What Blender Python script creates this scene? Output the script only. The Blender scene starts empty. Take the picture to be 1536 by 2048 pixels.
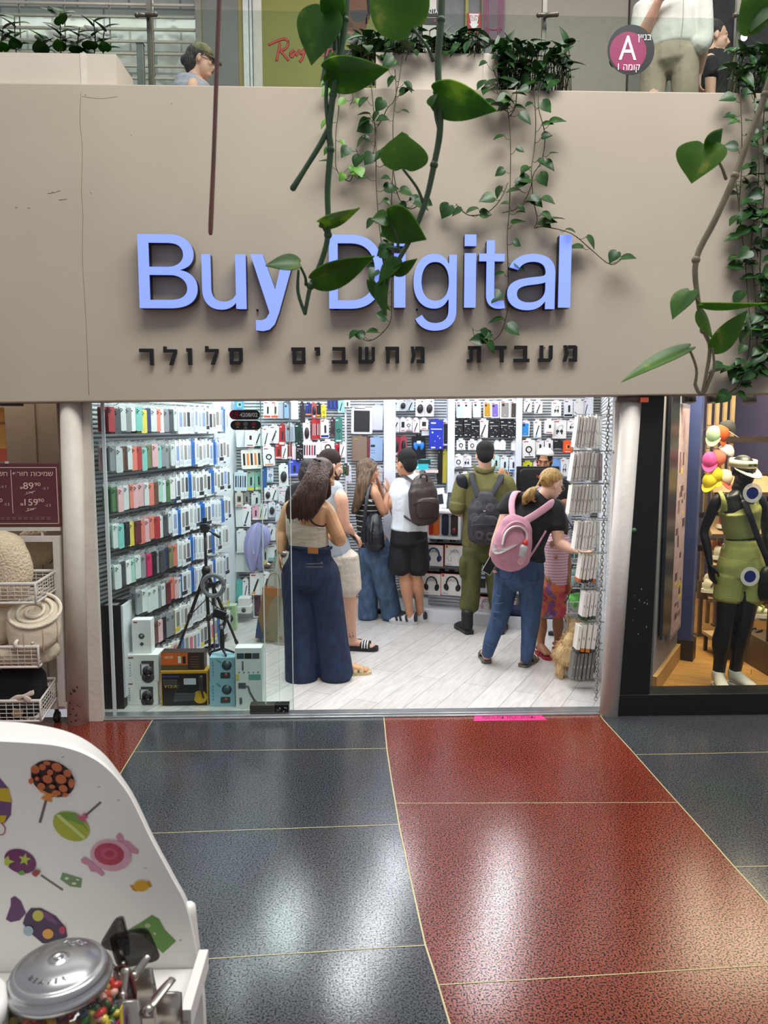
import bpy,math,random
from mathutils import Vector,Matrix
from mathutils.geometry import tessellate_polygon
random.seed(7)
V=Vector
SC=bpy.context.scene
COL=SC.collection
UP=V((0,0,1))
# ------------------------------------------------------------------ camera
F,CAMH=1538.0,1.9
PITCH,YAW=math.radians(6.4),math.radians(-1.8)
cam_d=bpy.data.cameras.new('camera')
cam=bpy.data.objects.new('camera',cam_d)
COL.objects.link(cam)
cam.location=(0,0,CAMH)
cam.rotation_euler=(math.pi/2-PITCH,0,YAW)
cam_d.sensor_fit='VERTICAL'
cam_d.sensor_height=36
cam_d.lens=F/2048*36
cam_d.clip_start=.02
cam_d.dof.use_dof=True
cam_d.dof.focus_distance=5.6
cam_d.dof.aperture_fstop=9.0
SC.camera=cam
# ------------------------------------------------------------------ colour management, world, big lights
SC.view_settings.view_transform='Standard'
SC.view_settings.look='None'
SC.view_settings.gamma=1
SC.view_settings.use_curve_mapping=False
SC.view_settings.exposure=0.0
W=bpy.data.worlds.new('world')
SC.world=W
W.use_nodes=True
W.node_tree.nodes['Background'].inputs[0].default_value=(.92,.95,1,1)
W.node_tree.nodes['Background'].inputs[1].default_value=.40
SC.cycles.max_bounces=7
SC.cycles.diffuse_bounces=3
SC.cycles.glossy_bounces=3
SC.cycles.transmission_bounces=4
SC.cycles.transparent_max_bounces=12
SC.cycles.caustics_reflective=False
SC.cycles.caustics_refractive=False
SC.cycles.sample_clamp_indirect=6
def area(name,loc,target,sx,sy,watts,col=(1,1,1)):
 d=bpy.data.lights.new(name,'AREA')
 d.shape='RECTANGLE'
 d.size,d.size_y,d.energy,d.color=sx,sy,watts,col
 o=bpy.data.objects.new(name,d)
 COL.objects.link(o)
 o.location=loc
 o.rotation_euler=(V(target)-V(loc)).to_track_quat('-Z','Y').to_euler()
 return o
area('atrium_skylight',(1.5,2.0,7.4),(1.2,3.6,1.4),6.0,2.2,480,(1,.98,.95))  # unseen area lamp added overhead to light the fascia evenly
area('upper_gallery_light',(0,6.6,6.6),(0,6.8,3.5),7,1.6,62,(1,.97,.92))
PANELS=[(x,y)for y in(5.2,5.95,6.75,7.6)for x in(-.95+(y-5.95)*.28,-.1+(y-5.95)*.28,1.05+(y-5.95)*.28)]  # row nearest the glass is added to brighten slim boxes and cartons
for x,y in PANELS:
 area('shop_panel_light',(x,y,2.775),(x,y,0),.20,.26,7.4,(.93,.97,1))
area('shoe_shop_light',(3.0,6.6,2.78),(3.0,6.6,0),1.9,1.9,100,(1,.82,.56))
area('blanket_shop_light',(-2.7,5.15,2.78),(-2.7,5.2,0),1.4,.12,16,(1,.93,.82))  # unseen lamp added to brighten the taupe wall behind the rack
area('window_spot_light',(2.7,5.25,2.75),(2.75,5.6,.6),1.0,.25,75,(1,.86,.64))  # area lamp added near the track spots to light the mannequin front
# ------------------------------------------------------------------ pixel of the photograph -> point of the place
def ray(px,py):
 x,y=(px-768)/F,-(py-1024)/F
 a=math.pi/2-PITCH
 y2,z2=y*math.cos(a)+math.sin(a),y*math.sin(a)-math.cos(a)
 return V((x*math.cos(YAW)-y2*math.sin(YAW),x*math.sin(YAW)+y2*math.cos(YAW),z2))
def at(px,py,Y):
 r=ray(px,py)
 return r*(Y/r.y)+V((0,0,CAMH))
def fl(px,py,z=0.0):
 r=ray(px,py)
 return r*((z-CAMH)/r.z)+V((0,0,CAMH))
# ------------------------------------------------------------------ materials
def lin(h):
 c=[int(h[i:i+2],16)/255 for i in(0,2,4)]
 return tuple(x/12.92 if x<=.04045 else((x+.055)/1.055)**2.4 for x in c)+(1,)
MATS={}
def M(hexc,rough=.5,metal=0.0,var=.08,vs=14.0,bump=0.0,bs=60.0,emit=0.0,stretch=None,spec=.5,coat=0.0,sss=0.0,hex2=None):
 key=(hexc,rough,metal,var,vs,bump,bs,emit,stretch,spec,coat,sss,hex2)
 if key in MATS:
  return MATS[key]
 m=bpy.data.materials.new('surface_'+hexc)
 m.use_nodes=True
 nt=m.node_tree
 N,L=nt.nodes,nt.links
 p=N['Principled BSDF']
 c=lin(hexc)
 p.inputs['Base Color'].default_value=c
 p.inputs['Roughness'].default_value=rough
 p.inputs['Metallic'].default_value=metal
 p.inputs['Specular IOR Level'].default_value=spec
 if coat:
  p.inputs['Coat Weight'].default_value=coat
  p.inputs['Coat Roughness'].default_value=.08
 if sss:
  p.inputs['Subsurface Weight'].default_value=sss
  p.inputs['Subsurface Radius'].default_value=(.012,.005,.003)
  p.inputs['Subsurface Scale'].default_value=1
 if emit:
  p.inputs['Emission Color'].default_value=c
  p.inputs['Emission Strength'].default_value=emit
 if var or bump or hex2:
  tc=N.new('ShaderNodeTexCoord')
  vec=tc.outputs['Object']
  if stretch:
   mp=N.new('ShaderNodeMapping')
   mp.inputs['Scale'].default_value=stretch
   L.new(vec,mp.inputs[0])
   vec=mp.outputs[0]
  if var or hex2:
   n=N.new('ShaderNodeTexNoise')
   n.inputs['Scale'].default_value=vs
   n.inputs['Detail'].default_value=4
   L.new(vec,n.inputs['Vector'])
   r=N.new('ShaderNodeValToRGB')
   r.color_ramp.elements[0].position=.3
   r.color_ramp.elements[1].position=.7
   d=lin(hex2)if hex2 else tuple(min(1,x*(1+var))for x in c[:3])+(1,)
   r.color_ramp.elements[0].color=c if hex2 else tuple(x*(1-var)for x in c[:3])+(1,)
   r.color_ramp.elements[1].color=d
   L.new(n.outputs['Fac'],r.inputs[0])
   L.new(r.outputs[0],p.inputs['Base Color'])
  if bump:
   n2=N.new('ShaderNodeTexNoise')
   n2.inputs['Scale'].default_value=bs
   n2.inputs['Detail'].default_value=5
   L.new(vec,n2.inputs['Vector'])
   b=N.new('ShaderNodeBump')
   b.inputs['Strength'].default_value=bump
   b.inputs['Distance'].default_value=.02
   L.new(n2.outputs['Fac'],b.inputs['Height'])
   L.new(b.outputs[0],p.inputs['Normal'])
 MATS[key]=m
 return m
def glass(name,tint='ffffff',rough=.02):
 m=bpy.data.materials.new(name)
 m.use_nodes=True
 N,L=m.node_tree.nodes,m.node_tree.links
 N.remove(N['Principled BSDF'])
 t,g,f,x=(N.new('ShaderNodeBsdfTransparent'),N.new('ShaderNodeBsdfGlossy'),N.new('ShaderNodeFresnel'),N.new('ShaderNodeMixShader'))
 t.inputs[0].default_value=lin(tint)
 g.inputs['Roughness'].default_value=rough
 f.inputs[0].default_value=1.45
 mu,ge=N.new('ShaderNodeMath'),N.new('ShaderNodeNewGeometry')
 mu.operation='MULTIPLY_ADD'
 mu.inputs[1].default_value=-1
 mu.use_clamp=True
 L.new(ge.outputs['Backfacing'],mu.inputs[0])
 L.new(f.outputs[0],mu.inputs[2])
 L.new(mu.outputs[0],x.inputs[0])
 L.new(t.outputs[0],x.inputs[1])
 L.new(g.outputs[0],x.inputs[2])
 L.new(x.outputs[0],N['Material Output'].inputs[0])
 return m
def film(name,hexc,alpha,rough=.3):
 m=M(hexc,rough,var=0).copy()
 m.name=name
 m.node_tree.nodes['Principled BSDF'].inputs['Alpha'].default_value=alpha
 return m
GLASS=glass('shop_glass','f4faf8')
JARGLASS=glass('jar_glass','fbfdfc')
SMOKE=film('smoked_plastic','241c18',.72,.15)
BAGFILM=film('clear_bag','e8eef0',.16,.08)
# ------------------------------------------------------------------ mesh building
class MB:
 def __init__(s):
  s.v,s.f,s.m,s.s=[],[],[],[]
 def add(s,vs,fs,mi=0,sm=False):
  b=len(s.v)
  s.v+=[tuple(x)for x in vs]
  for f in fs:
   s.f.append([b+i for i in f])
   s.m.append(mi)
   s.s.append(sm)
  return s
 def box(s,c,d,mi=0,R=None):
  c=V(c)
  R=R or Matrix.Identity(3)
  vs=[c+R@V((x*d[0]/2,y*d[1]/2,z*d[2]/2))for x in(-1,1)for y in(-1,1)for z in(-1,1)]
  return s.add(vs,[(0,1,3,2),(4,6,7,5),(0,4,5,1),(2,3,7,6),(0,2,6,4),(1,5,7,3)],mi)
 def box2(s,lo,hi,mi=0):
  lo,hi=V(lo),V(hi)
  return s.box((lo+hi)/2,hi-lo,mi)
 def rings(s,rs,mi=0,cap=True,sm=True):
  n=len(rs[0])
  vs=[p for r in rs for p in r]
  fs=[(k*n+i,k*n+(i+1)%n,(k+1)*n+(i+1)%n,(k+1)*n+i)for k in range(len(rs)-1)for i in range(n)]
  if cap:
   fs+=[tuple(range(n))[::-1],tuple(range((len(rs)-1)*n,len(rs)*n))]
  return s.add(vs,fs,mi,sm)
 def limb(s,pts,rad,side=None,n=12,mi=0,k=3,rnd=True,sm=True):
  """A tube through PTS; RAD: a radius or (half width along SIDE, half depth) per point."""
  pts=[V(p)for p in pts]
  if not isinstance(rad,(list,tuple)):
   rad=[rad]*len(pts)
  rad=[r if isinstance(r,(list,tuple))else(r,r)for r in rad]
  if k>1 and len(pts)>2:
   P,Rr=[],[]
   for i in range(len(pts)-1):
    p0,p1,p2,p3=pts[max(i-1,0)],pts[i],pts[i+1],pts[min(i+2,len(pts)-1)]
    for j in range(k):
     t=j/k
     P.append(.5*(2*p1+(p2-p0)*t+(2*p0-5*p1+4*p2-p3)*t*t+(3*p1-p0-3*p2+p3)*t**3))
     u=t*t*(3-2*t)
     Rr.append(tuple(rad[i][q]*(1-u)+rad[i+1][q]*u for q in(0,1)))
   pts,rad=P+[pts[-1]],Rr+[rad[-1]]
  rs,last=[],None
  for i,p in enumerate(pts):
   t=(pts[min(i+1,len(pts)-1)]-pts[max(i-1,0)])
   t=t.normalized()if t.length>1e-9 else UP
   h=V(side)if side is not None else(last if last is not None else(V((1,0,0))if abs(t.x)<.8 else V((0,1,0))))
   a=h-t*h.dot(t)
   a=a.normalized()if a.length>1e-6 else t.orthogonal().normalized()
   last=a
   b=t.cross(a)
   ring=lambda q,f:[q+a*(rad[i][0]*f*math.cos(w))+b*(rad[i][1]*f*math.sin(w))for w in(2*math.pi*j/n for j in range(n))]
   e=min(rad[i])*.5
   if rnd and i==0:
    rs.append(ring(p-t*e,.55))
   rs.append(ring(p,1))
   if rnd and i==len(pts)-1:
    rs.append(ring(p+t*e,.55))
  return s.rings(rs,mi,True,sm)
 def ell(s,c,a,b=None,d=None,mi=0,e=1.0,n=16,m=10,sm=True):
  """Ellipsoid with half axes A, B, D (vectors, or one number); E < 1 squares it off."""
  c=V(c)
  if b is None:
   a,b,d=V((a,0,0)),V((0,a,0)),V((0,0,a))
  pw=lambda x:math.copysign(abs(x)**e,x)
  rs=[]
  for i in range(m+1):
   th=math.pi*(i+.02)/(m+.04)-math.pi/2
   rs.append([c+V(a)*(pw(math.cos(th))*pw(math.cos(w)))+V(b)*(pw(math.cos(th))*pw(math.sin(w)))+V(d)*pw(math.sin(th))for w in(2*math.pi*j/n for j in range(n))])
  return s.rings(rs,mi,True,sm)
 def lathe(s,o,prof,n=24,mi=0,ax=None,cap=True,sm=True):
  o=V(o)
  ax=V(ax).normalized()if ax is not None else UP
  a=ax.orthogonal().normalized()
  b=ax.cross(a)
  rs=[[o+ax*z+a*(r*math.cos(w))+b*(r*math.sin(w))for w in(2*math.pi*j/n for j in range(n))]for r,z in prof]
  return s.rings(rs,mi,cap,sm)
 def cyl(s,p0,p1,r0,r1=None,n=12,mi=0,sm=True):
  p0,p1=V(p0),V(p1)
  return s.lathe(p0,[(r0,0),(r0 if r1 is None else r1,(p1-p0).length)],n,mi,p1-p0,True,sm)
 def prism(s,poly,depth,o=(0,0,0),ux=(1,0,0),uy=(0,0,1),uz=None,mi=0,side=None,holes=()):
  """Polygon (2D) extruded by DEPTH along ux x uy (or UZ); SIDE: material of the edge."""
  o,ux,uy=V(o),V(ux),V(uy)
  uz=V(uz)if uz is not None else ux.cross(uy).normalized()
  loops=[poly]+list(holes)
  tri=tessellate_polygon([[V((x,y,0))for x,y in lp]for lp in loops])
  flat=[q for lp in loops for q in lp]
  n=len(flat)
  vs=[o+ux*x+uy*y for x,y in flat]+[o+ux*x+uy*y+uz*depth for x,y in flat]
  s.add(vs,[tuple(t)for t in tri]+[tuple(i+n for i in t[::-1])for t in tri],mi)
  b,st=len(s.v)-2*n,0
  for lp in loops:
   k=len(lp)
   for i in range(k):
    i0,i1=b+st+i,b+st+(i+1)%k
    s.f.append([i0,i1,i1+n,i0+n])
    s.m.append(mi if side is None else side)
    s.s.append(False)
   st+=k
  return s
 def mesh(s,name,mats):
  me=bpy.data.meshes.new(name)
  me.from_pydata(s.v,[],s.f)
  for m in mats if isinstance(mats,(list,tuple))else[mats]:
   me.materials.append(m)
  me.polygons.foreach_set('material_index',s.m)
  me.polygons.foreach_set('use_smooth',s.s)
  me.update()
  return me
 def build(s,name,mats,parent=None,vox=0,smooth=0,sub=0,solid=0,bevel=0):
  o=bpy.data.objects.new(name,s.mesh(name,mats))
  COL.objects.link(o)
  if parent is not None:
   hang(o,parent)
  if vox:
   q=o.modifiers.new('skin','REMESH')
   q.mode,q.voxel_size,q.use_smooth_shade='VOXEL',vox,True
  if smooth:
   q=o.modifiers.new('soften','SMOOTH')
   q.factor,q.iterations=.5,smooth
  if sub:
   q=o.modifiers.new('round','SUBSURF')
   q.levels=q.render_levels=sub
  if solid:
   q=o.modifiers.new('thick','SOLIDIFY')
   q.thickness,q.offset=solid,0
  if bevel:
   q=o.modifiers.new('edge','BEVEL')
   q.width,q.segments,q.limit_method=bevel,2,'ANGLE'
  return o
def world(o):
 return o.matrix_basis if o.parent is None else world(o.parent)@o.matrix_parent_inverse@o.matrix_basis
def hang(o,parent):
 """Make O a part of PARENT, keeping its place."""
 o.parent=parent
 o.matrix_parent_inverse=world(parent).inverted()
def tag(o,label=None,cat=None,group=None,kind=None):
 for k,x in(('label',label),('category',cat),('group',group),('kind',kind)):
  if x:
   o[k]=x
 return o
def thing(name,label,cat,loc,group=None):
 o=bpy.data.objects.new(name,None)
 o.empty_display_size=.05
 COL.objects.link(o)
 o.location=loc
 return tag(o,label,cat,group)
def struct(name,mb,mats,**k):
 return tag(mb.build(name,mats,**k),kind='structure')
def dup(o,label,loc=None,M4=None,group=None):
 """A copy of a thing and of its parts and sub-parts."""
 c=o.copy()
 COL.objects.link(c)
 if M4 is not None:
  c.matrix_world=M4
 elif loc is not None:
  c.location=loc
 c['label']=label
 if group:
  c['group']=group
 for ch in list(o.children):
  d=ch.copy()
  COL.objects.link(d)
  d.parent=c
  for g in list(ch.children):
   e=g.copy()
   COL.objects.link(e)
   e.parent=d
 return c
TEXTS=[]
def text(body,mat,o,ux,uy,h,parent,name='lettering',depth=.001,align='CENTER',bold=0.0,width=None,shear=0.0):
 """Raised lettering with its baseline at O along UX, capital height about H (turned into meshes at the end)."""
 c=bpy.data.curves.new(name,'FONT')
 c.body,c.size,c.align_x,c.extrude,c.offset,c.shear=body,h/.72,align,depth/2,bold*h,shear
 c.materials.append(mat)
 ob=bpy.data.objects.new(name,c)
 COL.objects.link(ob)
 ux,uy=V(ux).normalized(),V(uy).normalized()
 uy=(uy-ux*uy.dot(ux)).normalized()
 uz=ux.cross(uy)
 R=Matrix((ux,uy,uz)).transposed().to_4x4()
 TEXTS.append((ob,Matrix.Translation(V(o))@R,parent,width))
 return ob
def finish_texts():
 dg=bpy.context.evaluated_depsgraph_get()
 out=[bpy.data.meshes.new_from_object(ob.evaluated_get(dg))for ob,*_ in TEXTS]
 for me,(ob,mw,parent,width)in zip(out,TEXTS):
  if width:
   xs=[v.co.x for v in me.vertices]or[0,1]
   k=width/max(1e-6,max(xs)-min(xs))
   for v in me.vertices:
    v.co.x*=k
  me.transform(mw)
  nm=ob.name
  bpy.data.objects.remove(ob)
  o=bpy.data.objects.new(nm,me)
  COL.objects.link(o)
  if parent is not None:
   hang(o,parent)
ORD=('first second third fourth fifth sixth seventh eighth ninth tenth eleventh twelfth thirteenth fourteenth fifteenth sixteenth seventeenth eighteenth '
  'nineteenth twentieth').split()+['twenty-'+x for x in 'first second third fourth fifth sixth seventh eighth ninth'.split()]
heb=lambda t:t[::-1]
GLY={'B':['0,0 0,999 505,999 576,997 640,990 698,979 750,963 796,944 835,922 868,896 896,868 917,837 932,804 941,770 944,734 942,704 936,676 926,651 912,629 895,609 875,591 852,575 827,562 800,550 772,539 742,531 711,524 711,515 745,512 779,505 813,495 846,482 878,466 907,447 933,424 956,399 975,371 988,339 996,305 999,268 996,231 987,196 971,162 949,131 921,102 886,77 843,54 794,35 737,20 673,9 600,2 520,0','180,112 516,112 593,115 658,123 711,137 753,157 784,180 807,207 820,236 825,268 822,293 816,317 804,340 788,361 768,381 744,399 717,414 685,428 650,439 612,447 570,452 525,453 180,453','180,561 497,561 535,562 571,566 605,572 637,582 666,593 692,607 715,623 734,641 750,661 761,683 768,706 770,731 766,763 754,792 733,818 705,842 668,862 622,876 566,884 502,887 180,887'],
'u':['426,0 365,3 308,10 254,23 204,41 159,65 119,93 84,127 54,166 31,210 14,260 3,314 0,374 0,999 200,999 200,388 205,333 220,285 243,243 277,208 318,180 367,160 422,148 484,144 527,146 569,151 608,161 645,174 678,191 708,212 735,237 757,265 775,296 788,331 796,369 799,410 799,999 999,999 999,13 805,13 805,252 835,252 803,188 765,135 721,91 671,57 616,32 556,14 493,4'],
'y':['85,12 124,113 152,110 177,107 200,105 222,105 244,107 264,111 283,117 301,125 318,136 334,149 349,166 363,186 376,209 409,274 0,999 189,999 417,572 434,539 450,506 465,474 478,442 491,410 504,378 517,347 531,316 469,316 483,347 496,378 509,410 522,442 536,474 550,507 566,539 583,572 812,999 999,999 527,166 510,139 491,114 471,92 449,73 425,55 400,40 373,28 344,18 313,10 280,4 246,1 209,0 188,0 168,1 150,2 133,4 118,6 105,8 94,10'],
'D':['395,0 89,0 89,112 385,112 459,115 526,124 587,138 641,159 689,184 730,215 765,251 793,293 815,339 831,389 840,443 844,502 840,559 831,613 816,663 794,708 766,749 732,784 692,815 646,841 593,861 535,875 471,884 400,887 82,887 82,999 411,999 500,995 583,984 659,965 728,939 789,906 844,867 890,821 929,768 960,710 981,646 995,576 999,502 995,426 981,356 959,292 928,233 889,180 842,134 786,94 723,60 652,34 573,15 488,4','161,999 161,0 0,0 0,999'],
'i':['132,0 132,724 851,724 851,0','497,845 399,846 307,850 223,857 146,867 82,879 37,892 9,906 0,922 9,937 37,952 82,965 146,977 223,986 307,993 399,998 497,999 598,998 691,993 775,986 853,977 917,965 962,952 990,937 999,922 990,906 962,892 917,879 853,867 775,857 691,850 598,846'],
'g':['510,0 450,1 394,5 342,11 294,20 250,31 210,44 174,59 142,76 114,93 88,112 67,131 48,152 199,205 211,194 225,182 241,170 258,158 278,146 300,135 326,125 355,116 387,109 424,104 465,101 510,99 575,102 634,110 686,123 732,141 770,165 797,194 813,229 819,270 819,409 803,409 792,397 778,385 763,372 745,359 725,345 702,333 675,321 644,310 609,302 570,295 525,291 475,290 409,293 347,300 287,313 232,331 181,354 135,381 96,413 62,449 35,490 15,536 4,585 0,638 4,691 15,741 35,787 61,829 95,867 135,901 180,930 231,954 287,974 347,988 410,996 478,999 528,998 573,994 613,987 648,977 678,966 706,954 730,941 750,927 768,913 783,900 796,888 807,877 824,877 824,989 999,989 999,265 995,220 983,181 962,145 933,113 898,86 857,63 810,43 757,27 700,15 640,7 577,2','504,391 553,393 599,399 640,408 677,421 711,438 740,458 764,481 785,507 801,536 812,568 819,603 822,641 819,677 813,712 801,744 785,774 765,801 740,825 712,846 678,864 641,879 600,889 554,895 504,897 454,895 408,888 365,878 328,863 294,844 265,823 240,798 220,771 204,741 193,710 186,676 183,641 186,605 193,571 204,539 220,510 241,484 266,460 295,440 329,423 366,409 408,399 454,393'],
't':['954,806 954,696 0,696 0,806','282,999 578,999 578,214 581,189 590,169 605,151 627,137 655,127 692,119 738,115 793,113 864,116 945,121 999,12 976,9 951,7 925,5 897,3 868,2 839,1 811,0 783,0 670,3 572,13 486,30 414,53 356,83 315,118 291,158 282,204'],
'a':['422,0 365,2 310,9 258,19 209,34 163,53 123,77 87,104 56,135 32,170 14,208 4,250 0,296 3,336 10,371 23,403 42,431 64,455 91,477 120,496 154,513 190,527 228,539 268,549 310,557 353,564 396,570 439,576 482,581 535,586 583,591 626,595 663,598 696,602 724,606 747,612 766,619 781,628 791,639 798,653 800,669 800,674 798,703 792,730 783,754 771,776 754,796 734,813 711,828 683,840 652,850 618,857 580,861 539,863 497,861 457,857 421,851 388,841 357,829 330,817 306,802 285,786 266,770 250,753 237,735 227,718 35,762 58,804 87,841 120,873 157,901 198,925 241,946 287,963 335,976 384,986 434,993 483,998 533,999 568,998 604,996 641,992 680,986 720,978 759,967 796,954 833,938 868,918 899,895 927,867 952,836 973,800 987,759 996,712 999,661 999,22 803,22 803,154 790,154 778,137 762,119 744,102 723,84 698,67 670,51 638,37 603,24 564,14 521,6 474,2','457,137 510,139 559,146 604,156 644,171 680,189 711,210 738,233 760,259 777,286 790,314 797,343 800,372 800,504 792,499 780,494 766,489 747,484 727,480 704,476 681,472 655,469 630,465 604,462 579,459 554,457 473,449 438,445 404,439 371,433 339,425 309,415 282,404 259,391 238,376 222,358 210,338 203,314 200,288 203,264 209,243 219,223 233,205 251,190 272,176 297,164 324,154 354,147 386,141 420,138'],
'l':['677,0 516,3 377,11 261,25 166,44 94,68 42,97 10,131 0,170 0,999 477,999 477,198 480,174 490,154 505,139 527,126 559,118 603,111 660,107 730,106 840,107 914,111 999,10 967,8 931,6 893,5 851,3 808,2 764,1 721,0'],
}
# ================================================================== THE SETTING
YF,YG=4.75,4.90 # face of the fascia, plane of the shop glass
WHITE=M('e9ebee',.45,var=.03)
def mat_terrazzo(name,base,speck,scale,lo,hi,rough,hi_base=None):
 m=bpy.data.materials.new(name)
 m.use_nodes=True
 N,L=m.node_tree.nodes,m.node_tree.links
 p=N['Principled BSDF']
 tc=N.new('ShaderNodeTexCoord')
 n=N.new('ShaderNodeTexNoise')
 n.inputs['Scale'].default_value=scale
 n.inputs['Detail'].default_value=2
 n.inputs['Roughness'].default_value=.6
 L.new(tc.outputs['Object'],n.inputs['Vector'])
 r=N.new('ShaderNodeValToRGB')
 r.color_ramp.elements[0].position,r.color_ramp.elements[1].position=lo,hi
 r.color_ramp.elements[0].color,r.color_ramp.elements[1].color=lin(speck),lin(base)
 L.new(n.outputs['Fac'],r.inputs[0])
 n2=N.new('ShaderNodeTexNoise')
 n2.inputs['Scale'].default_value=2.2
 n2.inputs['Detail'].default_value=5
 L.new(tc.outputs['Object'],n2.inputs['Vector'])
 mx=N.new('ShaderNodeMix')
 mx.data_type,mx.blend_type='RGBA','MULTIPLY'
 mx.inputs[0].default_value=.35
 L.new(r.outputs[0],mx.inputs[6])
 L.new(n2.outputs['Color'],mx.inputs[7])
 L.new(mx.outputs[2],p.inputs['Base Color'])
 rr=N.new('ShaderNodeMapRange')
 rr.inputs[3].default_value,rr.inputs[4].default_value=rough-.03,rough+.05
 L.new(n2.outputs['Fac'],rr.inputs[0])
 L.new(rr.outputs[0],p.inputs['Roughness'])
 b=N.new('ShaderNodeBump')
 b.inputs['Strength'].default_value=.10
 b.inputs['Distance'].default_value=.003
 L.new(n.outputs['Fac'],b.inputs['Height'])
 L.new(b.outputs[0],p.inputs['Normal'])
 sp=N.new('ShaderNodeMapRange')
 sp.inputs[1].default_value,sp.inputs[2].default_value,sp.inputs[3].default_value,sp.inputs[4].default_value=lo-.04,hi+.04,.25,1.0
 L.new(n.outputs['Fac'],sp.inputs[0])
 L.new(sp.outputs[0],p.inputs['Specular IOR Level'])
 return m
def mat_planks(name,c1,c2,line,ang,wid,lng,rough):
 m=bpy.data.materials.new(name)
 m.use_nodes=True
 N,L=m.node_tree.nodes,m.node_tree.links
 p=N['Principled BSDF']
 tc,mp,br=N.new('ShaderNodeTexCoord'),N.new('ShaderNodeMapping'),N.new('ShaderNodeTexBrick')
 mp.inputs['Rotation'].default_value=(0,0,ang)
 L.new(tc.outputs['Object'],mp.inputs[0])
 L.new(mp.outputs[0],br.inputs['Vector'])
 for k,v in(('Scale',1),('Mortar Size',.0022),('Mortar Smooth',.1),('Bias',0),('Brick Width',lng),('Row Height',wid)):
  br.inputs[k].default_value=v
 br.inputs['Color1'].default_value,br.inputs['Color2'].default_value,br.inputs['Mortar'].default_value=lin(c1),lin(c2),lin(line)
 mp2,n=N.new('ShaderNodeMapping'),N.new('ShaderNodeTexNoise')
 mp2.inputs['Scale'].default_value=(2.5,16,1)
 L.new(mp.outputs[0],mp2.inputs[0])
 L.new(mp2.outputs[0],n.inputs['Vector'])
 n.inputs['Scale'].default_value,n.inputs['Detail'].default_value=2.2,7
 r=N.new('ShaderNodeValToRGB')
 r.color_ramp.elements[0].position,r.color_ramp.elements[1].position=.3,.72
 r.color_ramp.elements[0].color,r.color_ramp.elements[1].color=(.72,.70,.68,1),(1,1,1,1)
 L.new(n.outputs['Fac'],r.inputs[0])
 mx=N.new('ShaderNodeMix')
 mx.data_type,mx.blend_type='RGBA','MULTIPLY'
 mx.inputs[0].default_value=.8
 L.new(br.outputs['Color'],mx.inputs[6])
 L.new(r.outputs[0],mx.inputs[7])
 L.new(mx.outputs[2],p.inputs['Base Color'])
 p.inputs['Roughness'].default_value=rough
 return m
RED=mat_terrazzo('red_terrazzo','94412f','1f1412',135,.445,.49,.17)
BLACK=mat_terrazzo('dark_terrazzo','54575b','212327',130,.38,.56,.15)
BRASS=M('c9bd8e',.4,.3,var=.05)
# ---- mall floor: dark and red terrazzo fields meeting along curved brass strips
C0=[(-1.36,4.93),(-1.352,4.86),(-1.335,4.5),(-1.322,4.1),(-1.27,3.4),(-1.2,2.6),(-1.08,1.6),(-.9,.4),(-.7,-1),(-.3,-3)]
C1=[(.15,4.93),(.152,4.83)]+[tuple(fl(*p).xy)for p in((774,1500),(783,1560),(799,1655),(822,1762),(850,1888),(876,1968),(903,2060))]+[(.42,1.5),(.62,.4),(.9,-1),(1.4,-3)]
C2=[(1.59,4.93),(1.576,4.785)]+[tuple(fl(*p).xy)for p in((1262,1500),(1330,1577),(1400,1655),(1465,1730),(1536,1808))]+[(1.66,2.2),(1.72,1.4),(1.85,.4),(2.05,-1),(2.5,-3)]
def xs_at(c,y):
 for(x0,y0),(x1,y1)in zip(c,c[1:]):
  if y<=y0 and y>=y1:
   return x0+(x1-x0)*(y0-y)/max(1e-6,y0-y1)
 return c[-1][0]
ys=[4.93-i*.13 for i in range(62)]
edges=[lambda y:-7,lambda y:xs_at(C0,y),lambda y:xs_at(C1,y),lambda y:xs_at(C2,y),lambda y:7]
mb=MB()
for a,b in zip(ys,ys[1:]):
 for k in range(4):
  mb.add([(edges[k](b),b,0),(edges[k+1](b),b,0),(edges[k+1](a),a,0),(edges[k](a),a,0)],[(0,1,2,3)],k%2)
struct('floor',mb,[RED,BLACK])
mb=MB()
def strip(pts,w=.005):
 for(x0,y0),(x1,y1)in zip(pts,pts[1:]):
  d=V((x1-x0,y1-y0,0))
  n=V((-d.y,d.x,0)).normalized()*w/2
  a,b=V((x0,y0,.0012)),V((x1,y1,.0012))
  mb.add([a-n,b-n,b+n,a+n],[(0,1,2,3)]if n.cross(d).z<0 else[(3,2,1,0)])
for c in(C0,C1,C2):
 strip(c,.0065)
for y,dy in((4.366,0),(3.462,.05),(2.58,.08),(1.7,.1),(.8,.1)):
 strip([(xs_at(C0,y),y-dy*.5),(xs_at(C1,y+dy),y+dy*.6)],.0045)
for y,dy in((3.70,-.035),(2.425,.07),(1.1,.1)):
 strip([(xs_at(C1,y),y),(xs_at(C2,y+dy),y+dy)],.0045)
for y in(4.235,3.09,1.9):
 strip([(xs_at(C2,y),y),(6.5,y+.06)],.0045)
struct('trim_1',mb,[BRASS])
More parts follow.
